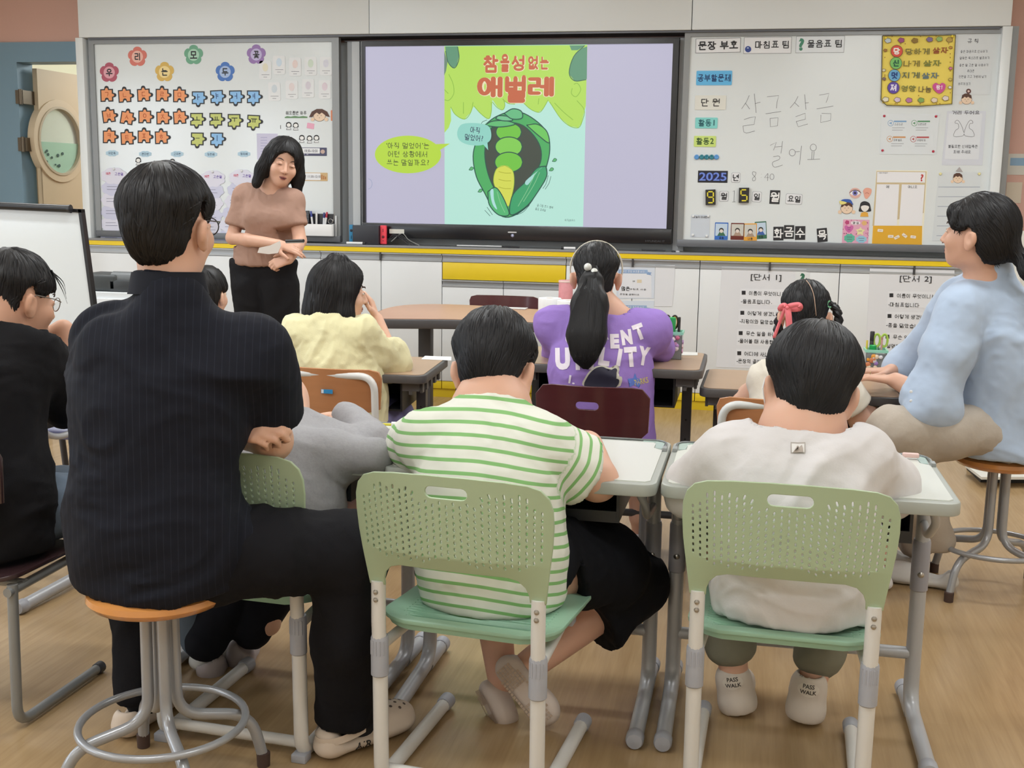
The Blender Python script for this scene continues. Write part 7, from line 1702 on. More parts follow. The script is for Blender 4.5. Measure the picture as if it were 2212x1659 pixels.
# ================================================================ pupil in grey beside the man
t = person('pupil in a baggy grey top leaning on the desk behind the man', (.33, 2.55, 0))
hd = Head(PY(540, 800, 2.88), -12, -30, 0, .20)
b = Blob(.018); hd.skin(b); nk = V3(.255, 2.79, .735)
b.cone(hd.p(0, -.02, -.06), nk, .042, .05, k=.03); b.chain([nk, V3(.31, 2.66, .62), V3(.335, 2.57, .45)], [.08, .09, .10], flat=FWD, f=1.2, k=.05)
shR, elR, wrR = V3(.365, 2.76, .625), PY(816, 966, 2.78), V3(.38, 2.96, .67); arm(b, shR, elR, wrR, .042, .035, .024); hand(b, wrR, V3(-1, .2, 0), V3(0, 0, -1), V3(0, -1, 0), .72)
shL, elL, wrL = V3(.15, 2.77, .66), V3(.03, 2.80, .67), V3(.14, 2.97, .67); arm(b, shL, elL, wrL, .042, .035, .024); hand(b, wrL, V3(1, .2, 0), V3(0, 0, -1), V3(0, 1, 0), .72)
for q, kx in ((-1, .21), (1, .40)): b.chain([V3(.33+q*.07, 2.6, .45), V3(kx, 2.90, .44), V3(kx, 2.80, .12)], [.07, .05, .035], k=.03)
V, Q = b.mesh(.006); npmesh('body', relax(V, Q, 1), Q, SKIN3, t); hd.features(t)
hd.hair(t, SHORTLINE, nape=.03, taper=.01, thick=.016, seed=5, n=700, length=.055, h=.006)
s = Blob(.035); s.chain([V3(.335, 2.56, .42), V3(.33, 2.60, .51), V3(.31, 2.68, .59), V3(.275, 2.75, .665)], [.165, .155, .13, .095], flat=FWD, f=1.2, k=.05)
s.cone(shL, shR, .055, .06, k=.05); s.chain([shR, PY(725, 978, 2.76), elR+V3(-.015, 0, .004)], [.062, .055, .044], k=.05); s.cone(elR, wrR, .05, .035, k=.03); s.chain([PY(650, 985, 2.60), PY(715, 985, 2.62), PY(812, 984, 2.60)], [.060, .050, .044], k=.05)
s.cone(PY(665, 1010, 2.68), PY(690, 1090, 2.62), .055, .035, k=.05); s.cone(PY(668, 975, 2.72), PY(755, 995, 2.70), .055, .045, k=.05)
s.chain([shL, elL, wrL], [.08, .05, .035], k=.04); s.cut(hd.p(0, -.02, -.08), hd.u+hd.f*.2, .1); s.cut(V3(0, 0, .41), V3(0, 0, -1))
cloth('grey_top', s, .0065, M((158, 158, 162), .9, noise=.12, nscale=160, bump=.3), t, (.007, (4, 4, 5)), 41)
s = Blob(.03)
ankles_k = []
for q, kx, an in ((-1, .20, PY(445, 1385, 2.72)), (1, .34, PY(545, 1358, 2.80))):
    s.chain([V3(.33+q*.07, 2.6, .425), V3(kx, 2.92, .43), an], [.085, .07, .052], k=.03); ankles_k.append(an)
cloth('trousers', s, .007, M((28, 29, 36), .85, spec=.15), t, (.004, (7, 7, 5)), 43)
for an, (px, py) in zip(ankles_k, ((456, 1440), (520, 1418))):
    b = Blob(.015); c = PY(px, py, an.y+.0); b.cone(c+V3(0, -.005, -.0), c+V3(-.02, .10, -.035), .036, .034, flat=UP, f=1.1); b.cone(c+V3(0, -.0, .02), c+V3(0, 0, -.045), .034, .034)
    b.cone(an-UP*.005, an-UP*.03, .045, .04, sub=True, k=.005)
    cloth('slipper', b, .005, M((176, 166, 166), .8, noise=.05), t, (.001, (6, 6, 6)), 3)

# ================================================================ small child far left, only the hair shows
t = person('child of whom only dark hair shows behind the man’s collar', (-.75, 4.35, 0))
hd = Head(PY(448, 636, 4.3), 10, -3, 0, .20)
b = Blob(.018); hd.skin(b); bx = hd.c.x
b.cone(hd.p(0, -.01, -.06), V3(bx, 4.28, hd.c.z-.15), .042, .05); b.chain([V3(bx, 4.28, hd.c.z-.17), V3(bx, 4.26, .45)], [.08, .09], flat=FWD, f=1.3, k=.05)
for q in (-1, 1): arm(b, V3(bx+q*.11, 4.28, hd.c.z-.2), V3(bx+q*.14, 4.35, .55), V3(bx+q*.08, 4.5, .6), .035, .03, .022); b.chain([V3(bx+q*.06, 4.28, .42), V3(bx+q*.08, 4.6, .42), V3(bx+q*.08, 4.58, .08), V3(bx+q*.08, 4.68, .035)], [.06, .05, .035, .03])
V, Q = b.mesh(.009); npmesh('body', V, Q, SKIN3, t); hd.features(t); hd.hair(t, SHORTLINE, seed=12, n=350, thick=.014, h=.007)
s = Blob(.03); s.chain([V3(bx, 4.26, .40), V3(bx, 4.28, hd.c.z-.2)], [.13, .12], flat=FWD, f=1.3, k=.05); s.cone(V3(bx-.1, 4.28, hd.c.z-.2), V3(bx+.1, 4.28, hd.c.z-.2), .055, .055); cloth('t_shirt', s, .01, M((150, 170, 200), .85), t, (.004, (6, 6, 6)), 3)
t2 = make_wood_chair(OAK, (214, 218, 218), True, .66, .36, lab='plywood chair under the child hidden behind the man'); place(t2, (bx, 4.30, 0), 0)

# ================================================================ the teacher
t = person('standing person in a tan knit top and black trousers holding a pen and paper', (-.90, 5.42, 0))
hd = Head(PY(611, 352, 5.38), 148, -10, 13, .218)
b = Blob(.018); hd.skin(b)
shR, elR, wrR = PY(528, 424, 5.42), PY(502, 514, 5.38), PY(600, 527, 5.22); shL, elL, wrL = PY(633, 434, 5.40), PY(648, 520, 5.36), PY(625, 560, 5.22)
nk = PY(588, 404, 5.42)
b.cone(hd.p(0, -.02, -.07), nk, .045, .052, k=.03); b.chain([nk-UP*.03, PY(575, 480, 5.42), PY(570, 570, 5.42)], [.08, .08, .085], flat=FWD, f=1.3, k=.05)
arm(b, shR, elR, wrR, .038, .031, .022); arm(b, shL, elL, wrL, .038, .031, .022)
b.cone(shR, shL, .036, .036, k=.03)
hand(b, wrR, V3(.93, .0, -.22), V3(0, .7, -.7), V3(.2, -.8, .5), .8, (.25, .35, .6, .8), .4)
hand(b, wrL, V3(-.45, -.1, -.15), V3(-.6, .5, -.5), V3(-.2, -.5, .8), .8, (.9, 1.1, 1.2, 1.2), .7)
for q in (-1, 1): b.chain([PY(570+q*20, 600, 5.42), V3(PY(574+q*28, 700, 5.42).x, 5.42, .55), V3(PY(580+q*28, 800, 5.42).x, 5.44, .08), V3(PY(580+q*28, 800, 5.42).x, 5.32, .035)], [.07, .06, .04, .035], k=.03)
V, Q = b.mesh(.0046); npmesh('body', relax(V, Q, 1), Q, SKIN, t)
hd.features(t, 'half', mouth_open=True, lip=(160, 92, 88))
def bob(b):
    for q in (-1, 1):
        b.chain([hd.p(q*.076, -.012, .02), hd.p(q*.092, -.004, -.05), hd.p(q*.100, .004, -.12)], [.032, .034, .030], k=.03, flat=hd.r, f=1.35)
    b.chain([hd.p(0, -.06, -.02), hd.p(0, -.075, -.11)], [.08, .062], k=.04)
    b.ell(hd.p(.006, .090, -.035), (.068*hd.k, .07, .100*hd.k), hd.ax, k=.008, sub=True)
    b.ell(hd.p(0, .03, -.10), (.052, .062, .09), hd.ax, k=.008, sub=True)
hd.hair(t, [(-.2, -.165), (-.05, -.160), (.03, -.150), (.045, -.10), (.055, -.06), (.066, .05), (.2, .06)], thick=.015, seed=9, n=1300, length=.09, h=.0046, extra_blob=bob, part=(.012, .03, .115), down=1.2)
for k_ in range(4): tube('fringe_lock', catmull([hd.p(-.018-.004*k_, .092, .082), hd.p(-.030-.004*k_, .106, .055), hd.p(-.030-.004*k_, .106, .028)], 4), [.0022, .002, .0019, .0018, .0016, .0014, .0011, .0008, .0005], HAIR, t, n=5)
KN = M((168, 134, 118), .85, bump=.35, nscale=320)
s = Blob(.03); s.chain([PY(568, 562, 5.42), PY(570, 520, 5.42), PY(575, 475, 5.42), PY(580, 446, 5.42)], [.150, .135, .137, .115], flat=FWD, f=1.45, k=.045)
s.cone(shR, nk-UP*.05, .050, .05, k=.04); s.cone(shL, nk-UP*.05, .048, .05, k=.04); s.cone(PY(556, 470, 5.345), PY(604, 472, 5.345), .058, .055, k=.05)
s.cone(shR+V3(.012, 0, -.012), shR.lerp(elR, .74), .048, .052, k=.06); s.cone(shL+V3(-.012, 0, -.012), shL.lerp(elL, .66), .046, .050, k=.06)
s.cut(PY(570, 571, 5.42), V3(0, 0, -1)); s.cut(shR.lerp(elR, .70), elR-shR, .11); s.cut(shL.lerp(elL, .62), elL-shL, .11)
vA, vB = PY(556, 402, 5.3), PY(594, 431, 5.28)
s.cone(nk+V3(0, -.03, .02), PY(594, 428, 5.26), .050, .010, k=.006, sub=True)
cloth('knit_top', s, .0055, KN, t, (.0065, (7, 7, 5)), 51)
s = Blob(.03); s.cone(PY(538, 600, 5.42), PY(600, 600, 5.42), .085, .085, k=.04, flat=FWD, f=1.1); s.cone(PY(540, 566, 5.42), PY(598, 566, 5.42), .100, .100, k=.03, flat=FWD, f=1.25)
for q, px in ((-1, 545), (1, 603)): s.chain([PY(px, 620, 5.42), PY(px+4, 700, 5.42), PY(px+10, 800, 5.42), V3(PY(px+10, 800, 5.42).x, 5.44, .09)], [.10, .088, .08, .07], k=.015)
s.cut(PY(570, 560, 5.42), V3(0, 0, 1)); cloth('trousers', s, .008, M((30, 30, 33), .8, spec=.15), t, (.005, (6, 6, 3)), 53)
for q, px in ((-1, 555), (1, 613)): x = PY(px, 800, 5.42).x; clog(t, V3(x, 5.50, .003), V3(x, 5.26, .003), (60, 58, 56), name='shoe', holes=False)
a_, c_ = PY(618, 521, 5.16), PY(656, 520, 5.13)
tp = thing('pen', 'black and silver pen in the standing person’s hand', 'pen', a_); tube('barrel', [a_, c_], .0075, M((36, 38, 40), .35), tp, n=12); tube('silver_edge', [a_-UP*.006, c_-UP*.006], .0045, M((190, 196, 200), .25, metal=.6), tp, n=8)
tp = thing('paper_slip', 'torn white slip of paper in the standing person’s hand', 'paper', PY(585, 545, 5.17)); prism('slip', [PY(x, y, 5.18) for x, y in ((556, 546), (560, 535), (584, 530), (605, 520), (607, 531), (600, 547), (580, 549))], M((232, 226, 220), .7), tp, (0, .0012, 0))

# ================================================================ girl in the pale yellow blouse
t = person('pupil with a chin-length bob and pale yellow blouse, hand at the mouth', (.03, 3.88, 0))
hd = Head(PY(735, 630, 3.92), 60, -6, 0, .205)
b = Blob(.018); hd.skin(b); nk = V3(.0, 3.88, .825); px0 = PY(712, 900, 3.84)
b.cone(hd.p(0, -.01, -.07), nk, .04, .046, k=.03); b.chain([nk-UP*.03, V3(.03, 3.86, .6), V3(.055, 3.85, .46)], [.08, .085, .10], flat=FWD, f=1.2, k=.05)
shR, elR, wrR = PY(775, 722, 3.87), PY(848, 785, 3.98), PY(815, 688, 4.02); shL, elL, wrL = PY(650, 715, 3.86), PY(640, 790, 3.95), V3(.02, 4.08, .67)
arm(b, shR, elR, wrR, .036, .030, .021); arm(b, shL, elL, wrL, .036, .030, .021)
hand(b, wrR+V3(-.004, 0, .004), V3(-.30, .1, .85), V3(-.9, -.1, -.3), V3(-.2, -.9, .1), .74, (.7, .8, .9, 1.0), .5); hand(b, wrL, V3(1, .3, 0), V3(0, 0, -1), V3(0, 1, 0), .72)
for q in (-1, 1): b.chain([V3(.055+q*.07, 3.88, .44), V3(.055+q*.08, 4.2, .43), V3(.055+q*.08, 4.18, .1), V3(.055+q*.08, 4.28, .035)], [.07, .05, .035, .03])
V, Q = b.mesh(.005); npmesh('body', relax(V, Q, 1), Q, SKIN3, t); hd.features(t)
def bob2(b):
    b.chain([hd.p(-.02, -.03, .0), hd.p(-.02, -.035, -.08), hd.p(-.02, -.03, -.14)], [.095, .098, .092], k=.03, flat=hd.f, f=1.15)
    b.chain([hd.p(.07, .005, -.0), hd.p(.078, .012, -.08), hd.p(.078, .016, -.13)], [.028, .028, .024], k=.02)
    b.chain([hd.p(-.07, .005, -.0), hd.p(-.078, .012, -.08), hd.p(-.078, .016, -.13)], [.028, .028, .024], k=.02)
    b.ell(hd.p(0, .105, -.055), (.085, .068, .125), hd.ax, k=.008, sub=True); b.ell(hd.p(0, -.02, .125), (.03, .035, .02), hd.ax, k=.015)
hd.hair(t, [(-.2, -.150), (.06, -.150), (.065, .03), (.2, .045)], thick=.014, seed=14, n=1500, length=.10, h=.005, extra_blob=bob2, part=(-.01, -.02, .13), down=1.4)
BL = M((226, 220, 176), .85, bump=.35, nscale=220, sheen=.2)
s = Blob(.03); s.chain([V3(.055, 3.86, .44), V3(.045, 3.86, .56), V3(.01, 3.87, .68), V3(.0, 3.88, .742)], [.15, .145, .138, .115], flat=FWD, f=1.25, k=.05)
s.cone(shL, shR, .052, .055, k=.05); s.cone(shL, V3(0, 3.87, .80), .045, .05, k=.04); s.cone(shR, V3(0, 3.87, .80), .045, .05, k=.04); s.cone(V3(.0, 3.875, .79), V3(.0, 3.88, .835), .07, .055, k=.02)
s.chain([shR, shR.lerp(elR, .55), elR, PY(850, 760, 3.99)], [.066, .064, .056, .042], k=.03); s.chain([shL, elL], [.065, .055], k=.03)
s.cut(V3(0, 3.87, .845), V3(0, .1, 1)); s.cut(PY(846, 742, 3.99), (wrR-elR), .10); s.cut(V3(0, 0, .395), V3(0, 0, -1))
cloth('blouse', s, .0055, BL, t, (.009, (9, 9, 7)), 61, fine=.0018)
s = Blob(.03)
for q in (-1, 1): s.chain([V3(.055+q*.07, 3.88, .45), V3(.055+q*.085, 4.18, .44)], [.085, .07])
cloth('skirt', s, .01, M((120, 116, 160), .85), t, (.004, (6, 6, 6)), 7)

# ================================================================ boy in the green striped T-shirt
t = person('pupil in a green-striped white T-shirt bent over the middle desk', (.91, 2.47, 0))
hd = Head(PY(1068, 796, 2.70), 3, -30, 2, .238)
b = Blob(.018); hd.skin(b); nk = V3(.865, 2.60, .79)
b.cone(hd.p(0, -.02, -.06), nk, .055, .060, k=.03); b.chain([nk-UP*.03, V3(.885, 2.52, .62), V3(.90, 2.47, .45)], [.10, .115, .13], flat=FWD, f=1.15, k=.05)
shR, elR, wrR = PY(1165, 962, 2.52), PY(1290, 1038, 2.60), PY(1222, 945, 2.84); shL, elL, wrL = PY(925, 955, 2.54), V3(.66, 2.66, .67), V3(.80, 2.88, .67)
arm(b, shR, elR, wrR, .05, .044, .028); b.cone(elR, PY(1268, 965, 2.72), .046, .040); arm(b, shL, elL, wrL, .05, .042, .028)
hand(b, wrR, V3(-.7, .5, -.1), V3(0, 0, -1), V3(-.4, -.8, 0), .74); hand(b, wrL, V3(.7, .5, -.1), V3(0, 0, -1), V3(.4, -.8, 0), .74)
knee_r, knee_l = PY(1372, 1262, 2.86), V3(.80, 2.82, .40); ankle_r, ankle_l = PY(1120, 1455, 2.62), PY(1085, 1470, 2.66)
b.chain([V3(.99, 2.54, .43), knee_r, ankle_r], [.08, .058, .036], k=.03); b.chain([V3(.84, 2.54, .43), knee_l, ankle_l], [.08, .058, .036], k=.03)
V, Q = b.mesh(.0055); npmesh('body', relax(V, Q, 1), Q, SKIN, t); hd.features(t)
hd.hair(t, SHORTLINE, nape=.028, taper=.012, thick=.019, seed=17, n=1500, length=.065, h=.0055, part=(.0, -.03, .12), mat=hair_mat((22, 22, 26)))
s = Blob(.035); s.chain([V3(.905, 2.465, .40), V3(.90, 2.465, .47), V3(.885, 2.48, .60), V3(.87, 2.53, .67), V3(.866, 2.56, .71)], [.158, .162, .155, .13, .10], flat=FWD, f=1.2, k=.05)
s.cone(shL, shR, .056, .058, k=.06); s.cone(shL, V3(.866, 2.58, .77), .05, .05, k=.05); s.cone(shR, V3(.866, 2.58, .77), .05, .05, k=.05); s.cone(V3(.866, 2.585, .765), nk+UP*.035, .078, .066, k=.02)
s.cone(shR, shR.lerp(elR, .80), .070, .080, k=.03); s.cone(shL, shL.lerp(elL, .8), .066, .070, k=.03)
s.cut(nk+V3(0, -.0, .004), V3(0, .5, 1), .11); s.cut(shR.lerp(elR, .72), elR-shR+V3(.02, .02, .01), .14); s.cut(V3(0, 0, .372), V3(0, 0, -1))
def gst(V):
    a = npv(shR); d = npv(elR)-a; L_ = np.linalg.norm(d); d = d/L_; u = (V-a)@d; rad = np.linalg.norm(V-a-u[:, None]*d, axis=1)
    q = V-np.array([.885, 2.5, 0], dtype=np.float32); body = V[:, 2]+.05*(V[:, 0]-.885)+.12*(V[:, 1]-2.5)-.010*np.cos((V[:, 0]-.885)*14)
    on = (u > .045) & (rad < .11) & (V[:, 0] > shR.x+.02)
    return np.where(on, u*1.0+.5, body+.302)
GS = stripe_mat((222, 224, 214), (134, 184, 118), .0265, .27, .85, soft=.15)
shirt = cloth('striped_t_shirt', s, .0055, GS, t, (.0055, (5, 5, 7)), 71, attr=gst)
mb = MB(); P = [nk+V3(0, .0, .006)+V3(math.sin(a)*.064, -math.cos(a)*.064*.95, .5*math.cos(a)*.064*.5) for a in [math.radians(x) for x in range(-180, 180, 12)]]
tube('neckband', P, .0058, M((146, 196, 126), .8), t, closed=True, n=8)
for k_, c in enumerate(((30, 34, 60), (236, 236, 234), (150, 40, 46))):
    a = math.radians(-8+k_*7); p = nk+V3(0, 0, .006)+V3(math.sin(a)*.064, -math.cos(a)*.061, .5*math.cos(a)*.032); box('neck_tab', p.x-.0036, p.x+.0036, p.y-.0075, p.y-.004, p.z-.009, p.z+.008, M(c, .7), t)
s = Blob(.03); s.cone(V3(.82, 2.50, .425), V3(.98, 2.50, .425), .105, .105, k=.04); s.chain([V3(.99, 2.54, .44), PY(1300, 1225, 2.75), knee_r+V3(-.01, 0, .0)], [.11, .105, .082], k=.03)
s.chain([knee_r, lerp(knee_r, ankle_r, .36)], [.085, .088], k=.03); s.chain([V3(.84, 2.55, .43), knee_l], [.10, .08], k=.03)
s.cone(PY(1290, 1290, 2.78), PY(1275, 1370, 2.74), .075, .07, k=.04)
s.cut(lerp(knee_r, ankle_r, .38), ankle_r-knee_r, .16); s.cut(V3(.9, 2.4, .355), V3(0, .9, -1), .25)
cloth('shorts', s, .007, M((22, 23, 28), .85, spec=.15), t, (.006, (6, 6, 5)), 73)
SH = (206, 192, 182)
def sole_shoe(heel, toe, up, lab):
    heel, toe, up = Vector(heel), Vector(toe), Vector(up).normalized(); d = (toe-heel).normalized(); up = (up-d*up.dot(d)).normalized(); r = d.cross(up); L_ = (toe-heel).length
    b = Blob(.012); b.cone(heel+d*.03, toe-d*.04, .034, .040, flat=up, f=1.5, k=.02); b.ell(toe-d*.05+up*.02, (.036, .055, .028), [list(r), list(d), list(up)], k=.02); b.ell(heel+d*.035+up*.025, (.030, .032, .038), [list(r), list(d), list(up)], k=.02)
    b.ell(heel+d*.07+up*.055, (.022, .045, .035), [list(r), list(d), list(up)], k=.008, sub=True); b.cut(heel-up*.022, -up)
    V, Q = b.mesh(.0045); o = npmesh('shoe', relax(V, Q, 1), Q, M(SH, .65), t); o['label'] = lab
    mb = MB(); c = lerp(heel, toe, .5)-up*.0225
    for i in range(-9, 10):
        for j in range(-3, 4):
            if abs(j) == 3 and abs(i) > 6: continue
            p = c+d*i*.0095*L_/.21+r*j*.0085
            if abs(i) > 2 or abs(j) == 3: q = p-up*.0015; mb.add([q+d*.0032+r*.003, q-d*.0032+r*.003, q-d*.0032-r*.003, q+d*.0032-r*.003], [(0, 1, 2, 3)])
    g = mb.obj('tread', M((186, 166, 148), .8), o, smooth=False); g['kind'] = 'stuff'
    return o
sole_shoe(PY(1082, 1425, 2.60), PY(1195, 1560, 2.58), V3(-.30, .80, .30), 'cream shoe with its sole turned to the room')
sole_shoe(PY(1045, 1475, 2.65), PY(1095, 1572, 2.62), V3(.75, .55, .2), 'cream shoe crossed beneath the other')

# ================================================================ girl in the purple T-shirt
t = person('pupil with a long black ponytail and purple lettered T-shirt', (.97, 3.90, 0))
hd = Head(PY(1288, 596, 4.03), -3, -4, 0, .212)
b = Blob(.018); hd.skin(b); cx0 = PY(1298, 760, 3.93).x; nk = V3(cx0-.005, 3.97, .875)
b.cone(hd.p(0, -.01, -.07), nk-UP*.01, .042, .055, k=.03); b.chain([nk-UP*.03, V3(cx0, 3.92, .62), V3(cx0+.02, 3.90, .45)], [.095, .10, .115], flat=FWD, f=1.3, k=.05)
shL, elL, wrL = PY(1196, 700, 3.95), PY(1200, 765, 4.10), V3(cx0-.1, 4.25, .73); shR, elR, wrR = PY(1408, 712, 3.95), PY(1425, 755, 4.10), V3(cx0+.1, 4.25, .73)
for S_, E_, W_ in ((shL, elL, wrL), (shR, elR, wrR)): arm(b, S_, E_, W_, .042, .034, .023)
b.cone(shL, shR, .042, .042, k=.03); b.cone(nk-UP*.01, shL+UP*.02, .036, .035, k=.03); b.cone(nk-UP*.01, shR+UP*.02, .036, .035, k=.03)
hand(b, wrL, V3(.7, .6, 0), V3(0, 0, -1), V3(.5, -.8, 0), .74); hand(b, wrR, V3(-.7, .6, 0), V3(0, 0, -1), V3(-.5, -.8, 0), .74)
for q in (-1, 1): b.chain([V3(cx0+.01+q*.08, 3.95, .44), V3(cx0+.01+q*.09, 4.24, .43), V3(1.09 if q > 0 else .90, 4.14, .11), V3(1.09 if q > 0 else .90, 4.18, .05)], [.08, .055, .034, .03])
V, Q = b.mesh(.0055); npmesh('body', relax(V, Q, 1), Q, SKIN, t); hd.features(t)
kn_ = hd.p(-.005, -.125, .02)
def pony(b): pass
HK = hair_mat((22, 22, 25))
hd.hair(t, [(-.2, -.088), (-.05, -.088), (-.034, -.052), (-.026, .012), (-.002, .026), (.03, .028), (.05, .05), (.2, .06)], thick=.009, nape=.02, taper=.006, seed=19, n=900, length=.05, h=.005, part=(-.005, .02, .115), down=.1, mat=HK)
b = Blob(.02); b.chain([kn_, kn_+V3(.004, -.035, -.035), kn_+V3(.004, -.075, -.11), kn_+V3(.002, -.125, -.21), kn_+V3(.004, -.145, -.265), kn_+V3(.006, -.15, -.305)], [.022, .038, .062, .066, .046, .012], flat=FWD, f=1.7, k=.02)
V, Q = b.mesh(.0055); N = normals(V, Q); V = V+N*(.0022*vn(np.stack([V[:, 0]*110, V[:, 1]*30, V[:, 2]*7], 1), 4))[:, None]; po = npmesh('ponytail', V, Q, HK, t)
rs = np.random.RandomState(2); mb = MB(); bv = BVHTree.FromPolygons([tuple(v) for v in V], [tuple(q) for q in Q])
for k_ in range(300):
    x0 = rs.uniform(-1, 1); P = []
    for j in range(9):
        f_ = j/8; wd = np.interp(f_, [0, .15, .4, .7, .88, 1], [.018, .034, .058, .060, .040, .008]); p = kn_+V3(.004+.002*f_+x0*wd, -.35, -.02-.29*f_-.02*rs.rand()); hit = bv.ray_cast(p, FWD)
        if hit[0] is not None: P.append(hit[0]-V3(0, .0012+.001*rs.rand(), 0))
    P = P[rs.randint(0, 3):]
    if len(P) > 3: v, f = ribbon_geo(P, .0022+.0014*rs.rand(), FWD); mb.add(v, f)
o = mb.obj('ponytail_strands', HK, t); o['kind'] = 'stuff'
for i, dx_ in enumerate(((-.011, .012), (.011, -.004))):
    bb = Blob(.001).ell(kn_+V3(dx_[0], -.035, dx_[1]), (.0135,)*3); V, Q = bb.mesh(.0025); npmesh('hair_bead', V, Q, M((214, 216, 212), .08, spec=.8, noise=.3, nscale=120), t)
tube('hairband', [hd.p(.0945*math.sin(a), -.012, .022+.104*math.cos(a)) for a in [math.radians(x) for x in range(-100, 101, 10)]], .0028, M((206, 200, 184), .4), t, n=8)
PU = M((152, 122, 200), .85, noise=.03, nscale=200, bump=.2)
s = Blob(.035); s.chain([V3(cx0+.035, 3.885, .45), V3(cx0+.02, 3.89, .56), V3(cx0, 3.91, .68), V3(cx0-.002, 3.93, .775)], [.165, .155, .168, .142], flat=FWD, f=1.35, k=.05)
s.cone(shL, shR, .048, .048, k=.06); s.cone(shL, nk-UP*.06, .05, .05, k=.05); s.cone(shR, nk-UP*.06, .05, .05, k=.05); s.chain([shL+V3(.012, 0, -.012), shL.lerp(elL, .9)+V3(.008, 0, -.01)], [.048, .050], k=.06); s.chain([shR+V3(-.008, 0, -.010), shR.lerp(elR, .95)], [.048, .054], k=.06); s.cone(V3(cx0, 3.94, .81), nk-UP*.02, .09, .075, k=.03)
s.cut(nk-UP*.022, V3(0, .25, 1), .12); s.ell(nk+V3(-.035, .0, -.02), (.05, .07, .025), k=.008, sub=True); s.ell(nk+V3(.045, .0, -.02), (.045, .07, .02), k=.008, sub=True)
s.cut(V3(0, 0, .405), V3(0, 0, -1))
ps = cloth('purple_t_shirt', s, .0055, PU, t, (.006, (5, 5, 5)), 81)
bv = obvh(ps); YT = 3.80; PRD = Vector(ray(1300, 760)).normalized()
def print_on(nm, s_, px, py, h_, wd, mat, bold=.05, rot=0, shear=0):
    v, f = text_mesh(s_, 1.0, bold); ys = [q[1] for q in v]; xs_ = [q[0] for q in v]; w_ = max(xs_)-min(xs_); hh = max(ys)-min(ys); c = PY(px, py, YT); mp_ = (PY(px+10, py, YT)-PY(px-10, py, YT)).length/20; a = math.radians(rot)
    P = []
    for q in v: x = (q[0]-(max(xs_)+min(xs_))/2)*wd*mp_/w_; z = q[1]*h_*mp_/hh; P.append(V3(c.x+x*math.cos(a)-z*math.sin(a), YT, c.z+x*math.sin(a)+z*math.cos(a)))
    return drape(nm, P, f, bv, mat, ps, dirv=PRD)
PW = M((236, 228, 240), .6)
for ch, px, py, h_, wd, r_ in (('C', 1233, 730, 30, 25, -6), ('U', 1258, 722, 30, 22, -2), ('R', 1282, 718, 30, 22, 0), ('R', 1305, 718, 30, 22, 0), ('E', 1328, 737, 32, 20, 4), ('N', 1354, 728, 34, 24, 10), ('T', 1382, 716, 36, 24, 22),
        ('U', 1215, 775, 48, 33, 4), ('T', 1248, 776, 46, 28, 3), ('I', 1278, 776, 44, 10, 0), ('L', 1306, 770, 40, 24, -6), ('I', 1338, 772, 38, 9, -8), ('T', 1363, 771, 44, 28, 6), ('Y', 1392, 769, 42, 26, -8)):
    print_on('lettering', ch, px, py, h_, wd, PW, .07, rot=r_)
def shape_on(nm, pts, c, sm=4, off=.0018):
    P = [PY(x, y, YT) for x, y in pts]; P = catmull(P, sm, True) if sm else P
    return drape(nm, P, [tuple(range(len(P)))], bv, M(c, .6), ps, maxlen=.01, off=off, dirv=PRD)
shape_on('print_outline', [(1262, 834), (1266, 812), (1282, 794), (1302, 789), (1318, 794), (1332, 788), (1338, 798), (1333, 812), (1343, 814), (1342, 828), (1330, 836)], (206, 204, 190))
shape_on('print_figure', [(1265, 836), (1269, 814), (1284, 797), (1301, 792), (1317, 799), (1329, 795), (1333, 801), (1327, 815), (1337, 820), (1334, 832), (1320, 838)], (40, 40, 62), off=.0034)
shape_on('print_star', [(1372, 806), (1376, 817), (1388, 820), (1378, 826), (1381, 838), (1371, 831), (1360, 836), (1364, 825), (1356, 818), (1368, 817)], (92, 122, 206), 0)
print_on('print_scribble', 'PARKS', 1386, 824, 13, 32, M((206, 190, 120), .6), .02, rot=14)
print_on('print_scribble', 'l.', 1236, 820, 18, 14, PW, .01, rot=-8)
s = Blob(.03); s.chain([V3(cx0-.06, 3.93, .45), V3(cx0-.08, 4.22, .45)], [.09, .07]); s.chain([V3(cx0+.08, 3.93, .45), V3(cx0+.1, 4.22, .45)], [.09, .07]); s.cone(V3(cx0-.06, 3.93, .45), V3(cx0+.08, 3.93, .45), .09, .09)
cloth('shorts', s, .009, M((36, 30, 50), .85, spec=.15), t, (.004, (6, 6, 6)), 7)
for x in (1.09, .90): clog(t, V3(x, 4.10, .003), V3(x+.02, 4.30, .003), (226, 222, 232), name='shoe', holes=False)

# ================================================================ girl with braids and pink bows
t = person('pupil with two braids and a coral ribbon, in a cream short-sleeved dress', (1.60, 3.78, 0))
hd = Head(PY(1738, 680, 3.84), -4, -6, 0, .202)
b = Blob(.018); hd.skin(b); nk = V3(1.615, 3.82, .78)
b.cone(hd.p(0, -.01, -.07), nk, .036, .042, k=.03); b.chain([nk-UP*.03, V3(1.60, 3.78, .6), V3(1.58, 3.76, .46)], [.075, .085, .10], flat=FWD, f=1.2, k=.05)
shR, elR, wrR = PY(1815, 835, 3.82), PY(1862, 912, 3.86), PY(1882, 872, 4.0); shL, elL, wrL = V3(1.51, 3.80, .70), V3(1.44, 3.86, .60), V3(1.50, 4.02, .665)
arm(b, shR, elR, wrR, .036, .038, .026); arm(b, shL, elL, wrL, .036, .034, .024); b.cone(lerp(elR, wrR, .2), lerp(elR, wrR, .6), .038, .032)
hand(b, wrR, V3(.1, .6, .35), V3(-.1, .5, -.8), V3(-.9, .1, .1), .72, (.9, 1.0, 1.1, 1.2), .6); hand(b, wrL, V3(.5, .8, 0), V3(0, 0, -1), V3(.8, -.4, 0), .7)
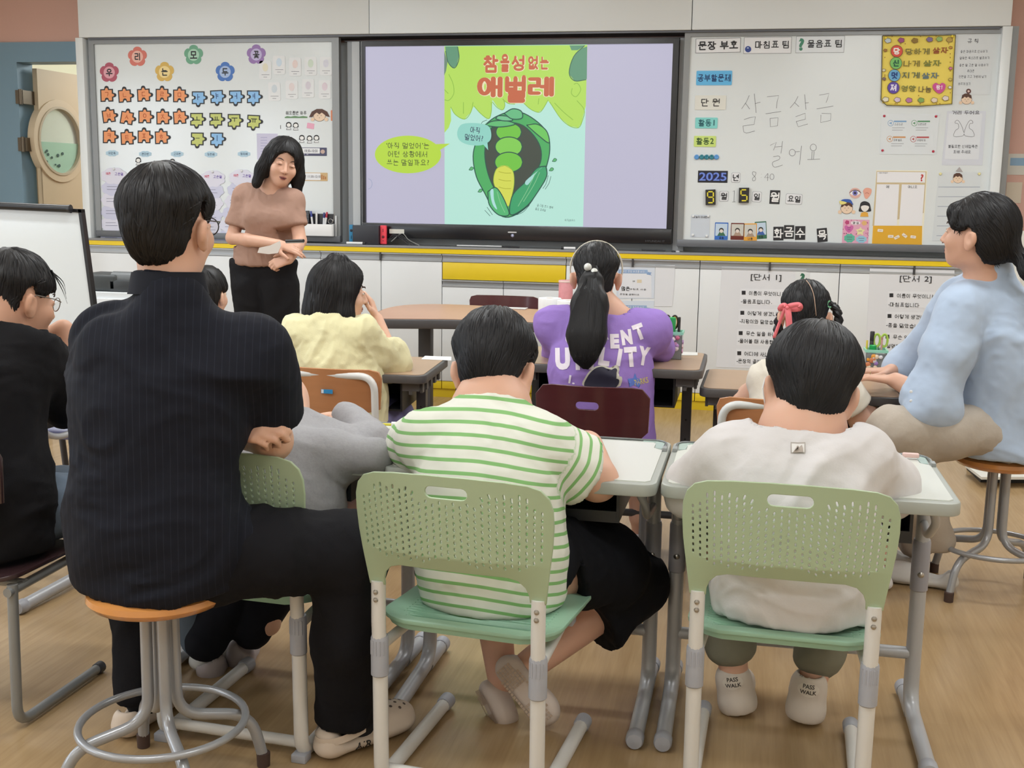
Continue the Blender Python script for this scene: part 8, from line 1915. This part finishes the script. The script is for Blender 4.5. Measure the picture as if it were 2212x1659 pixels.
for q in (-1, 1): b.chain([V3(1.58+q*.07, 3.8, .44), V3(1.60+q*.09, 4.1, .42), V3(1.66+q*.27*(q > 0), 3.95, .10), V3(1.66+q*.27*(q > 0), 3.98, .04)], [.07, .05, .032, .03])
V, Q = b.mesh(.005); npmesh('body', relax(V, Q, 1), Q, SKIN3, t); hd.features(t)
hd.hair(t, [(-.2, -.080), (-.05, -.080), (-.034, -.05), (-.026, .012), (-.002, .03), (.05, .05), (.2, .06)], thick=.009, nape=.02, seed=23, n=900, length=.05, h=.005, part=(0, .0, .12), down=.1, mat=HK)
# parting
def scalp_line(pts):
    out = []
    for r_, u_ in pts: out.append(hd.p(r_, -math.sqrt(max(0, 1-(r_/.087)**2-((u_-.026)/.101)**2))*.105-.0175, u_))
    return out
tube('parting', [Vector(p) for p in catmull(scalp_line([(-.006, .118), (.004, .10), (.014, .07), (.020, .03), (.026, -.01), (.030, -.05)]), 4)], .0013, M((190, 160, 140), .7), t, n=6)
def braid(P, r0, nm):
    mb = MB(); C = catmull(P, 8)
    for k_ in range(2):
        pts = []; 
        for i, p in enumerate(C):
            a = i*.75+k_*math.pi; pts.append(p+V3(math.cos(a)*r0*.55, math.sin(a)*r0*.35, 0))
        mb.tube(pts, [r0*(.75+.2*math.sin(i*1.5))*(1-.25*i/len(C)) for i in range(len(C))], 8)
    return mb.obj(nm, HK, t)
bl = [PY(1700, 665, 3.86), PY(1684, 690, 3.83), PY(1681, 725, 3.80), PY(1684, 770, 3.78)]; br_ = [PY(1795, 655, 3.86), PY(1808, 672, 3.84), PY(1812, 705, 3.82), PY(1808, 750, 3.80)]
braid(bl, .014, 'braid'); braid(br_, .013, 'braid')
RIB = M((244, 128, 138), .5); rc = PY(1700, 664, 3.735)
def ribbon(name, pts, w_):
    P = catmull([rc+V3(x, y, z) for x, y, z in pts], 5); v, f = ribbon_geo(P, w_, FWD); o = mobj(name, v, f, RIB, t, smooth=True); so = o.modifiers.new('s', 'SOLIDIFY'); so.thickness = .0012; return o
ribbon('bow_loop', [(0, 0, 0), (.012, -.008, .007), (.036, -.006, .010), (.040, .0, -.002), (.020, .004, -.006), (0, 0, -.002)], .016); ribbon('bow_loop', [(0, 0, 0), (-.008, -.008, .008), (-.018, -.005, .004), (-.022, 0, -.006), (-.010, .004, -.004), (0, 0, -.001)], .014)
ribbon('bow_tail', [(.002, -.004, .0), (.006, -.008, -.025), (.010, -.007, -.055), (.014, -.004, -.078)], .019); ribbon('bow_tail', [(-.006, -.004, -.002), (-.02, .01, -.05), (-.035, .015, -.10)], .010)
bb = Blob(.001).ell(rc+V3(0, -.006, 0), (.006, .005, .006)); V, Q = bb.mesh(.0015); npmesh('bow_knot', V, Q, RIB, t)
tube('hair_tie', [PY(1793, 657, 3.78)+V3(.008*math.cos(a), .0, .010*math.sin(a)) for a in [k*math.pi/6 for k in range(3, 11)]], .0022, M((130, 206, 160), .4), t, n=6)
CRM = M((226, 220, 206), .8, bump=.2, nscale=200)
s = Blob(.03); s.chain([V3(1.58, 3.77, .44), V3(1.59, 3.77, .56), V3(1.605, 3.80, .68)], [.135, .12, .11], flat=FWD, f=1.25, k=.05); s.cone(shL, PY(1800, 832, 3.82), .055, .058, k=.05)
s.cone(shR, lerp(shR, elR, .52), .056, .062, k=.03); s.cut(lerp(shR, elR, .55), elR-shR, .1); s.cut(nk-UP*.03, V3(0, 0, 1), .09); s.cut(V3(0, 0, .41), V3(0, 0, -1))
cloth('cream_dress', s, .0055, CRM, t, (.006, (8, 8, 6)), 91)
s = Blob(.03)
for q in (-1, 1): s.chain([V3(1.58+q*.06, 3.8, .45), V3(1.60+q*.08, 4.05, .43)], [.085, .075])
cloth('skirt', s, .01, CRM, t, (.004, (6, 6, 6)), 7)
for x, y in ((1.93, 3.86), (1.66, 3.92)): clog(t, V3(x, y-.03, .003), V3(x-.02, y+.17, .003), (232, 230, 230), name='shoe', holes=False)

# ================================================================ boy in the white T-shirt
t = person('pupil in a plain white T-shirt with a small grey emblem below the neck', (1.58, 2.56, 0))
hd = Head(PY(1752, 836, 2.67), -4, -16, -6, .244)
b = Blob(.018); hd.skin(b); nk = V3(1.575, 2.60, .775)
b.cone(hd.p(0, -.02, -.06), nk, .056, .060, k=.03); b.chain([nk-UP*.03, V3(1.56, 2.54, .6), V3(1.555, 2.54, .45)], [.10, .11, .125], flat=FWD, f=1.2, k=.05)
shR, elR, wrR = PY(1850, 1000, 2.57), PY(1915, 1052, 2.66), V3(1.68, 2.90, .67); shL, elL, wrL = PY(1585, 995, 2.58), PY(1506, 1058, 2.65), V3(1.46, 2.90, .67)
arm(b, shR, elR, wrR, .046, .042, .028); arm(b, shL, elL, wrL, .046, .042, .028); hand(b, wrR, V3(-.7, .5, 0), V3(0, 0, -1), V3(-.4, -.8, 0), .74); hand(b, wrL, V3(.7, .5, 0), V3(0, 0, -1), V3(.4, -.8, 0), .74)
kL, kR = V3(1.40, 2.88, .42), V3(1.70, 2.88, .42); aL, aR = PY(1585, 1450, 2.80), PY(1755, 1470, 2.80)
b.chain([V3(1.48, 2.6, .44), kL, aL], [.08, .055, .036]); b.chain([V3(1.63, 2.6, .44), kR, aR], [.08, .055, .036])
V, Q = b.mesh(.0055); npmesh('body', relax(V, Q, 1), Q, SKIN, t); hd.features(t)
hd.hair(t, SHORTLINE, nape=.03, taper=.012, thick=.022, seed=27, n=2200, length=.075, h=.0055, part=(.01, -.02, .13), down=.35, mat=hair_mat((28, 28, 31)))
tube('mask_loop', [hd.p(-.086, .02, -.01), hd.p(-.094, -.012, .006), hd.p(-.098, -.030, -.020), hd.p(-.090, -.020, -.045), hd.p(-.080, .02, -.06)], .0016, M((232, 234, 236), .6), t, n=6)
WT = M((212, 209, 210), .85, noise=.015, nscale=200, bump=.15)
s = Blob(.035); s.chain([V3(1.57, 2.535, .40), V3(1.57, 2.53, .46), V3(1.565, 2.53, .60), V3(1.57, 2.55, .65), V3(1.573, 2.57, .695)], [.165, .170, .165, .148, .128], flat=FWD, f=1.2, k=.05)
s.cone(shL, shR, .058, .058, k=.06); s.cone(shL, nk-UP*.04, .05, .05, k=.05); s.cone(shR, nk-UP*.04, .05, .05, k=.05); s.cone(V3(1.575, 2.58, .70), nk-UP*.01, .085, .066, k=.03); s.cone(shL, shL.lerp(elL, .98), .074, .072, k=.04); s.cone(shR, shR.lerp(elR, .95), .074, .072, k=.04)
s.cut(nk-UP*.022, V3(0, .35, 1), .12); s.cut(elR+V3(.0, .06, .0), wrR-elR, .12); s.cut(elL+V3(0, .06, .0), wrL-elL, .12); s.cut(V3(0, 0, .384), V3(0, 0, -1))
ws = cloth('white_t_shirt', s, .0055, WT, t, (.0085, (5.5, 5.5, 4.5)), 101)
bv = obvh(ws)
P = [nk+V3(0, .0, -.020)+V3(math.sin(a)*.078, -math.cos(a)*.076, .35*math.cos(a)*.076) for a in [math.radians(x) for x in range(-180, 180, 12)]]; tube('neckband', P, .0075, WT, t, closed=True, n=8)
def wdecal(nm, pts, c): P = [PY(x, y, 2.46) for x, y in pts]; return drape(nm, P, [tuple(range(len(P)))], bv, M(c, .5), ws, off=.0016, maxlen=.01)
wdecal('emblem_border', [(1708, 955.5), (1740, 956), (1739, 977), (1707.5, 976.5)], (176, 170, 164))
o = wdecal('emblem_field', [(1710, 958), (1737.5, 958.5), (1737, 974.5), (1710, 974)], (226, 224, 222)); 
for v in o.data.vertices: v.co.y -= .0016
o = wdecal('emblem_batter', [(1712, 974), (1717, 970), (1719, 966), (1722, 961), (1725, 962), (1724, 966), (1729, 964), (1732, 960), (1734, 966), (1735, 974)], (178, 166, 158))
for v in o.data.vertices: v.co.y -= .0032
s = Blob(.03); s.cone(V3(1.48, 2.58, .42), V3(1.64, 2.58, .42), .095, .095, k=.04); OL = M((126, 125, 110), .85, noise=.06, nscale=60)
s.chain([V3(1.48, 2.62, .43), kL, lerp(kL, aL, .78)], [.095, .078, .062], k=.03); s.chain([V3(1.63, 2.62, .43), kR, lerp(kR, aR, .78)], [.095, .078, .062], k=.03)
s.cut(V3(1.55, 2.5, .37), V3(0, .8, -1), .3)
cloth('trousers', s, .007, OL, t, (.005, (7, 7, 6)), 103)
def sneaker(px0, py0, px1, py1, yd, lab):
    T_, B_ = PY(px0, py0, yd), PY(px1, py1, yd); mid = lerp(T_, B_, .5); b = Blob(.015)
    dn = (B_-T_).normalized(); fw = V3(.05, .88, -.25); fw = (fw-dn*fw.dot(dn)).normalized(); r = fw.cross(-dn)
    b.cone(T_+dn*.028, B_-dn*.016, .041, .046, k=.01, flat=fw, f=1.1); b.cone(B_-dn*.028, B_-dn*.024+fw*.13, .038, .044, k=.03, flat=dn, f=1.3); b.cone(T_+dn*.035, B_-dn*.03+fw*.10, .034, .034, k=.03)
    b.cone(T_-dn*.01, T_+dn*.022, .028, .026, k=.004, sub=True); b.cut(B_, dn)
    V, Q = b.mesh(.0045); o = npmesh('shoe', relax(V, Q, 1), Q, M((216, 206, 196), .6, noise=.04, nscale=30), t); o['label'] = lab
    bvh = BVHTree.FromPolygons([tuple(v) for v in V], [tuple(q) for q in Q]); c = T_+dn*.026
    P = [c+r*.026*math.cos(a)+dn*.017*math.sin(a)-fw*.06 for a in [k*math.pi/8 for k in range(16)]]; drape('heel_tab', [p+fw*.06 for p in P], [tuple(range(16))], bvh, M((224, 216, 206), .6), o, off=.0016, dirv=fw, maxlen=.008)
    for s_, k_ in (('PASS', .017), ('WALK', .031)):
        v, f = text_mesh(s_, .0135, .02); xs_ = [q[0] for q in v]; xc = (max(xs_)+min(xs_))/2; drape('lettering', [T_+dn*(k_)+r*(q[0]-xc)-dn*q[1] for q in v], f, bvh, M((60, 56, 54), .5), o, off=.0026, dirv=fw, maxlen=.012)
sneaker(1580, 1440, 1596, 1533, 2.80, 'cream high-top shoe hanging on the left'); sneaker(1750, 1455, 1738, 1550, 2.78, 'cream high-top shoe on the right, scuffed below')

# ================================================================ woman in the pale blue shirt
t = person('person in a loose pale blue shirt and linen trousers on the far orange stool', (2.27, 3.93, 0))
hd = Head(PY(2112, 505, 3.84), -62, 4, 0, .222)
b = Blob(.018); hd.skin(b); nk = PY(2135, 590, 3.88); pel = V3(2.26, 3.93, .555)
b.cone(hd.p(0, -.02, -.07), nk-UP*.03, .044, .052, k=.03); b.chain([nk-UP*.06, V3(2.24, 3.92, .8), pel], [.08, .09, .11], k=.05)
shL, elL, wrL = PY(2080, 665, 3.80), PY(2012, 862, 3.76), PY(1935, 822, 3.84); shR, elR, wrR = V3(2.14, 4.02, .96), V3(1.98, 4.06, .72), PY(1925, 803, 4.0)
arm(b, shL, elL, wrL, .042, .034, .026); arm(b, shR, elR, wrR, .042, .034, .026)
hand(b, wrL, V3(-.85, .15, .05), V3(-.1, .0, -1), V3(0, -1, 0)*-1, .95, (.25, .3, .35, .4), .3, spread=.1); hand(b, wrR, V3(-.85, -.1, .0), V3(-.1, 0, -1), V3(0, -1, 0), .92, (.2, .25, .3, .35), .3)
V, Q = b.mesh(.005); npmesh('body', relax(V, Q, 1), Q, SKIN, t); hd.features(t)
tube('ring', [wrL+V3(-.078, .02, .012)+V3(0, math.cos(a)*.0105, math.sin(a)*.0105) for a in [k*math.pi/8 for k in range(16)]], .0012, M((220, 196, 150), .2, metal=.9), t, closed=True, n=6)
def bun(b):
    b.chain([hd.p(.0, -.10, -.03), hd.p(0, -.145, -.070)], [.032, .020], k=.02); b.ell(hd.p(0, -.178, -.082), (.045, .044, .046), hd.ax, k=.012); b.ell(hd.p(.01, -.19, -.035), (.014, .014, .02), hd.ax, k=.01)
    for q in (-1, 1): b.chain([hd.p(q*.066, .046, .06), hd.p(q*.070, .052, .03), hd.p(q*.070, .050, .0)], [.014, .010, .004], k=.01)
    b.chain([hd.p(-.045, .066, .066), hd.p(0, .078, .064), hd.p(.045, .066, .066)], [.016, .016, .016], k=.02); b.chain([hd.p(-.045, .078, .056), hd.p(0, .088, .050), hd.p(.045, .078, .056)], [.006, .006, .006], k=.01)
hd.hair(t, [(-.3, -.15), (-.125, -.15), (-.105, -.085), (-.09, -.08), (-.045, -.082), (-.024, -.04), (-.014, .01), (.0, .022), (.035, .010), (.06, .014), (.085, .034), (.2, .034)], thick=.013, seed=29, n=1400, length=.08, h=.005, extra_blob=bun, part=(.0, .05, .11), down=.15)
for k_ in range(4): tube('hair_wisp', catmull([hd.p(.0, -.17, -.10), hd.p(.01*k_, -.18-.01*k_, -.13), hd.p(.01*k_-.01, -.175-.012*k_, -.17)], 4), [.0014]*9, HAIR, t, n=5)
LB = M((176, 194, 218), .85, noise=.03, nscale=40, bump=.25, sheen=.2)
s = Blob(.035); s.chain([V3(2.275, 3.92, .49), V3(2.27, 3.91, .60), V3(2.25, 3.90, .76), V3(2.215, 3.89, .88), V3(2.185, 3.89, .95)], [.178, .165, .155, .135, .09], k=.05, flat=V3(1, .5, 0), f=1.15)
s.cone(shL+V3(.02, .02, 0), shR, .060, .055, k=.05); s.cone(V3(2.18, 3.89, .99), nk+UP*.012, .085, .060, k=.03)
s.chain([shL, lerp(shL, elL, .5), elL, lerp(elL, wrL, .30)], [.066, .068, .066, .054], k=.035); s.cone(lerp(elL, wrL, .25), lerp(elL, wrL, .50), .056, .050, k=.01); s.chain([shR, elR, lerp(elR, wrR, .4)], [.07, .062, .05], k=.035)
s.cone(PY(2040, 890, 3.74), PY(1985, 895, 3.72), .045, .03, k=.04)
s.cut(lerp(elL, wrL, .50), wrL-elL, .12); s.cut(nk+UP*.035, V3(-.25, 0, 1), .12); s.cut(V3(0, 0, .478), V3(0, 0, -1))
cloth('blue_shirt', s, .006, LB, t, (.0105, (5, 5, 4)), 111)
P = [nk+UP*.02+V3(math.cos(a)*.062, math.sin(a)*.058, 0) for a in [math.radians(x) for x in range(150, 470, 16)]]; n = len(P); V = []
for dz, sc_ in ((.018, .92), (-.022, 1.22), (-.024, 1.27), (.02, .97)): c0 = nk+UP*.02; V += [c0+(p-c0)*sc_+UP*dz for p in P]
MB().add(V, [(k_*n+i, k_*n+i+1, ((k_+1) % 4)*n+i+1, ((k_+1) % 4)*n+i) for k_ in range(4) for i in range(n-1)]).obj('collar', LB, t)
for py in (846, 866): p = PY(1968, py, 3.70); lathe('cuff_button', [(0, -.002), (.004, -.0015), (.005, 0)], p, M((232, 236, 240), .3), t, axis='y', n=10)
LN_ = M((176, 166, 154), .85, noise=.05, nscale=120, bump=.25)
s = Blob(.035); k1, k2 = PY(1935, 940, 3.72), V3(1.93, 4.02, .53); n1, n2 = PY(2020, 1165, 3.90), V3(2.06, 4.12, .11)
s.cone(pel+V3(-.02, -.08, -.01), pel+V3(-.02, .08, 0), .09, .09, k=.04); s.chain([pel+V3(-.05, -.08, .0), lerp(pel, k1, .55)+V3(0, -.02, -.0), k1, n1], [.085, .082, .076, .060], k=.035); s.chain([pel+V3(-.05, .07, 0), k2, n2], [.105, .08, .06], k=.03); s.cut(n1-UP*.03, V3(0, 0, -1), .2)
cloth('linen_trousers', s, .0075, LN_, t, (.011, (5, 5, 5)), 113)
for a_, lab in ((V3(n1.x+.03, n1.y+.0, .003), ''), (V3(n2.x, n2.y, .003), '')): clog(t, a_+V3(.05, -.0, 0), a_+V3(-.19, .07, 0), (206, 204, 200), name='shoe', holes=False)
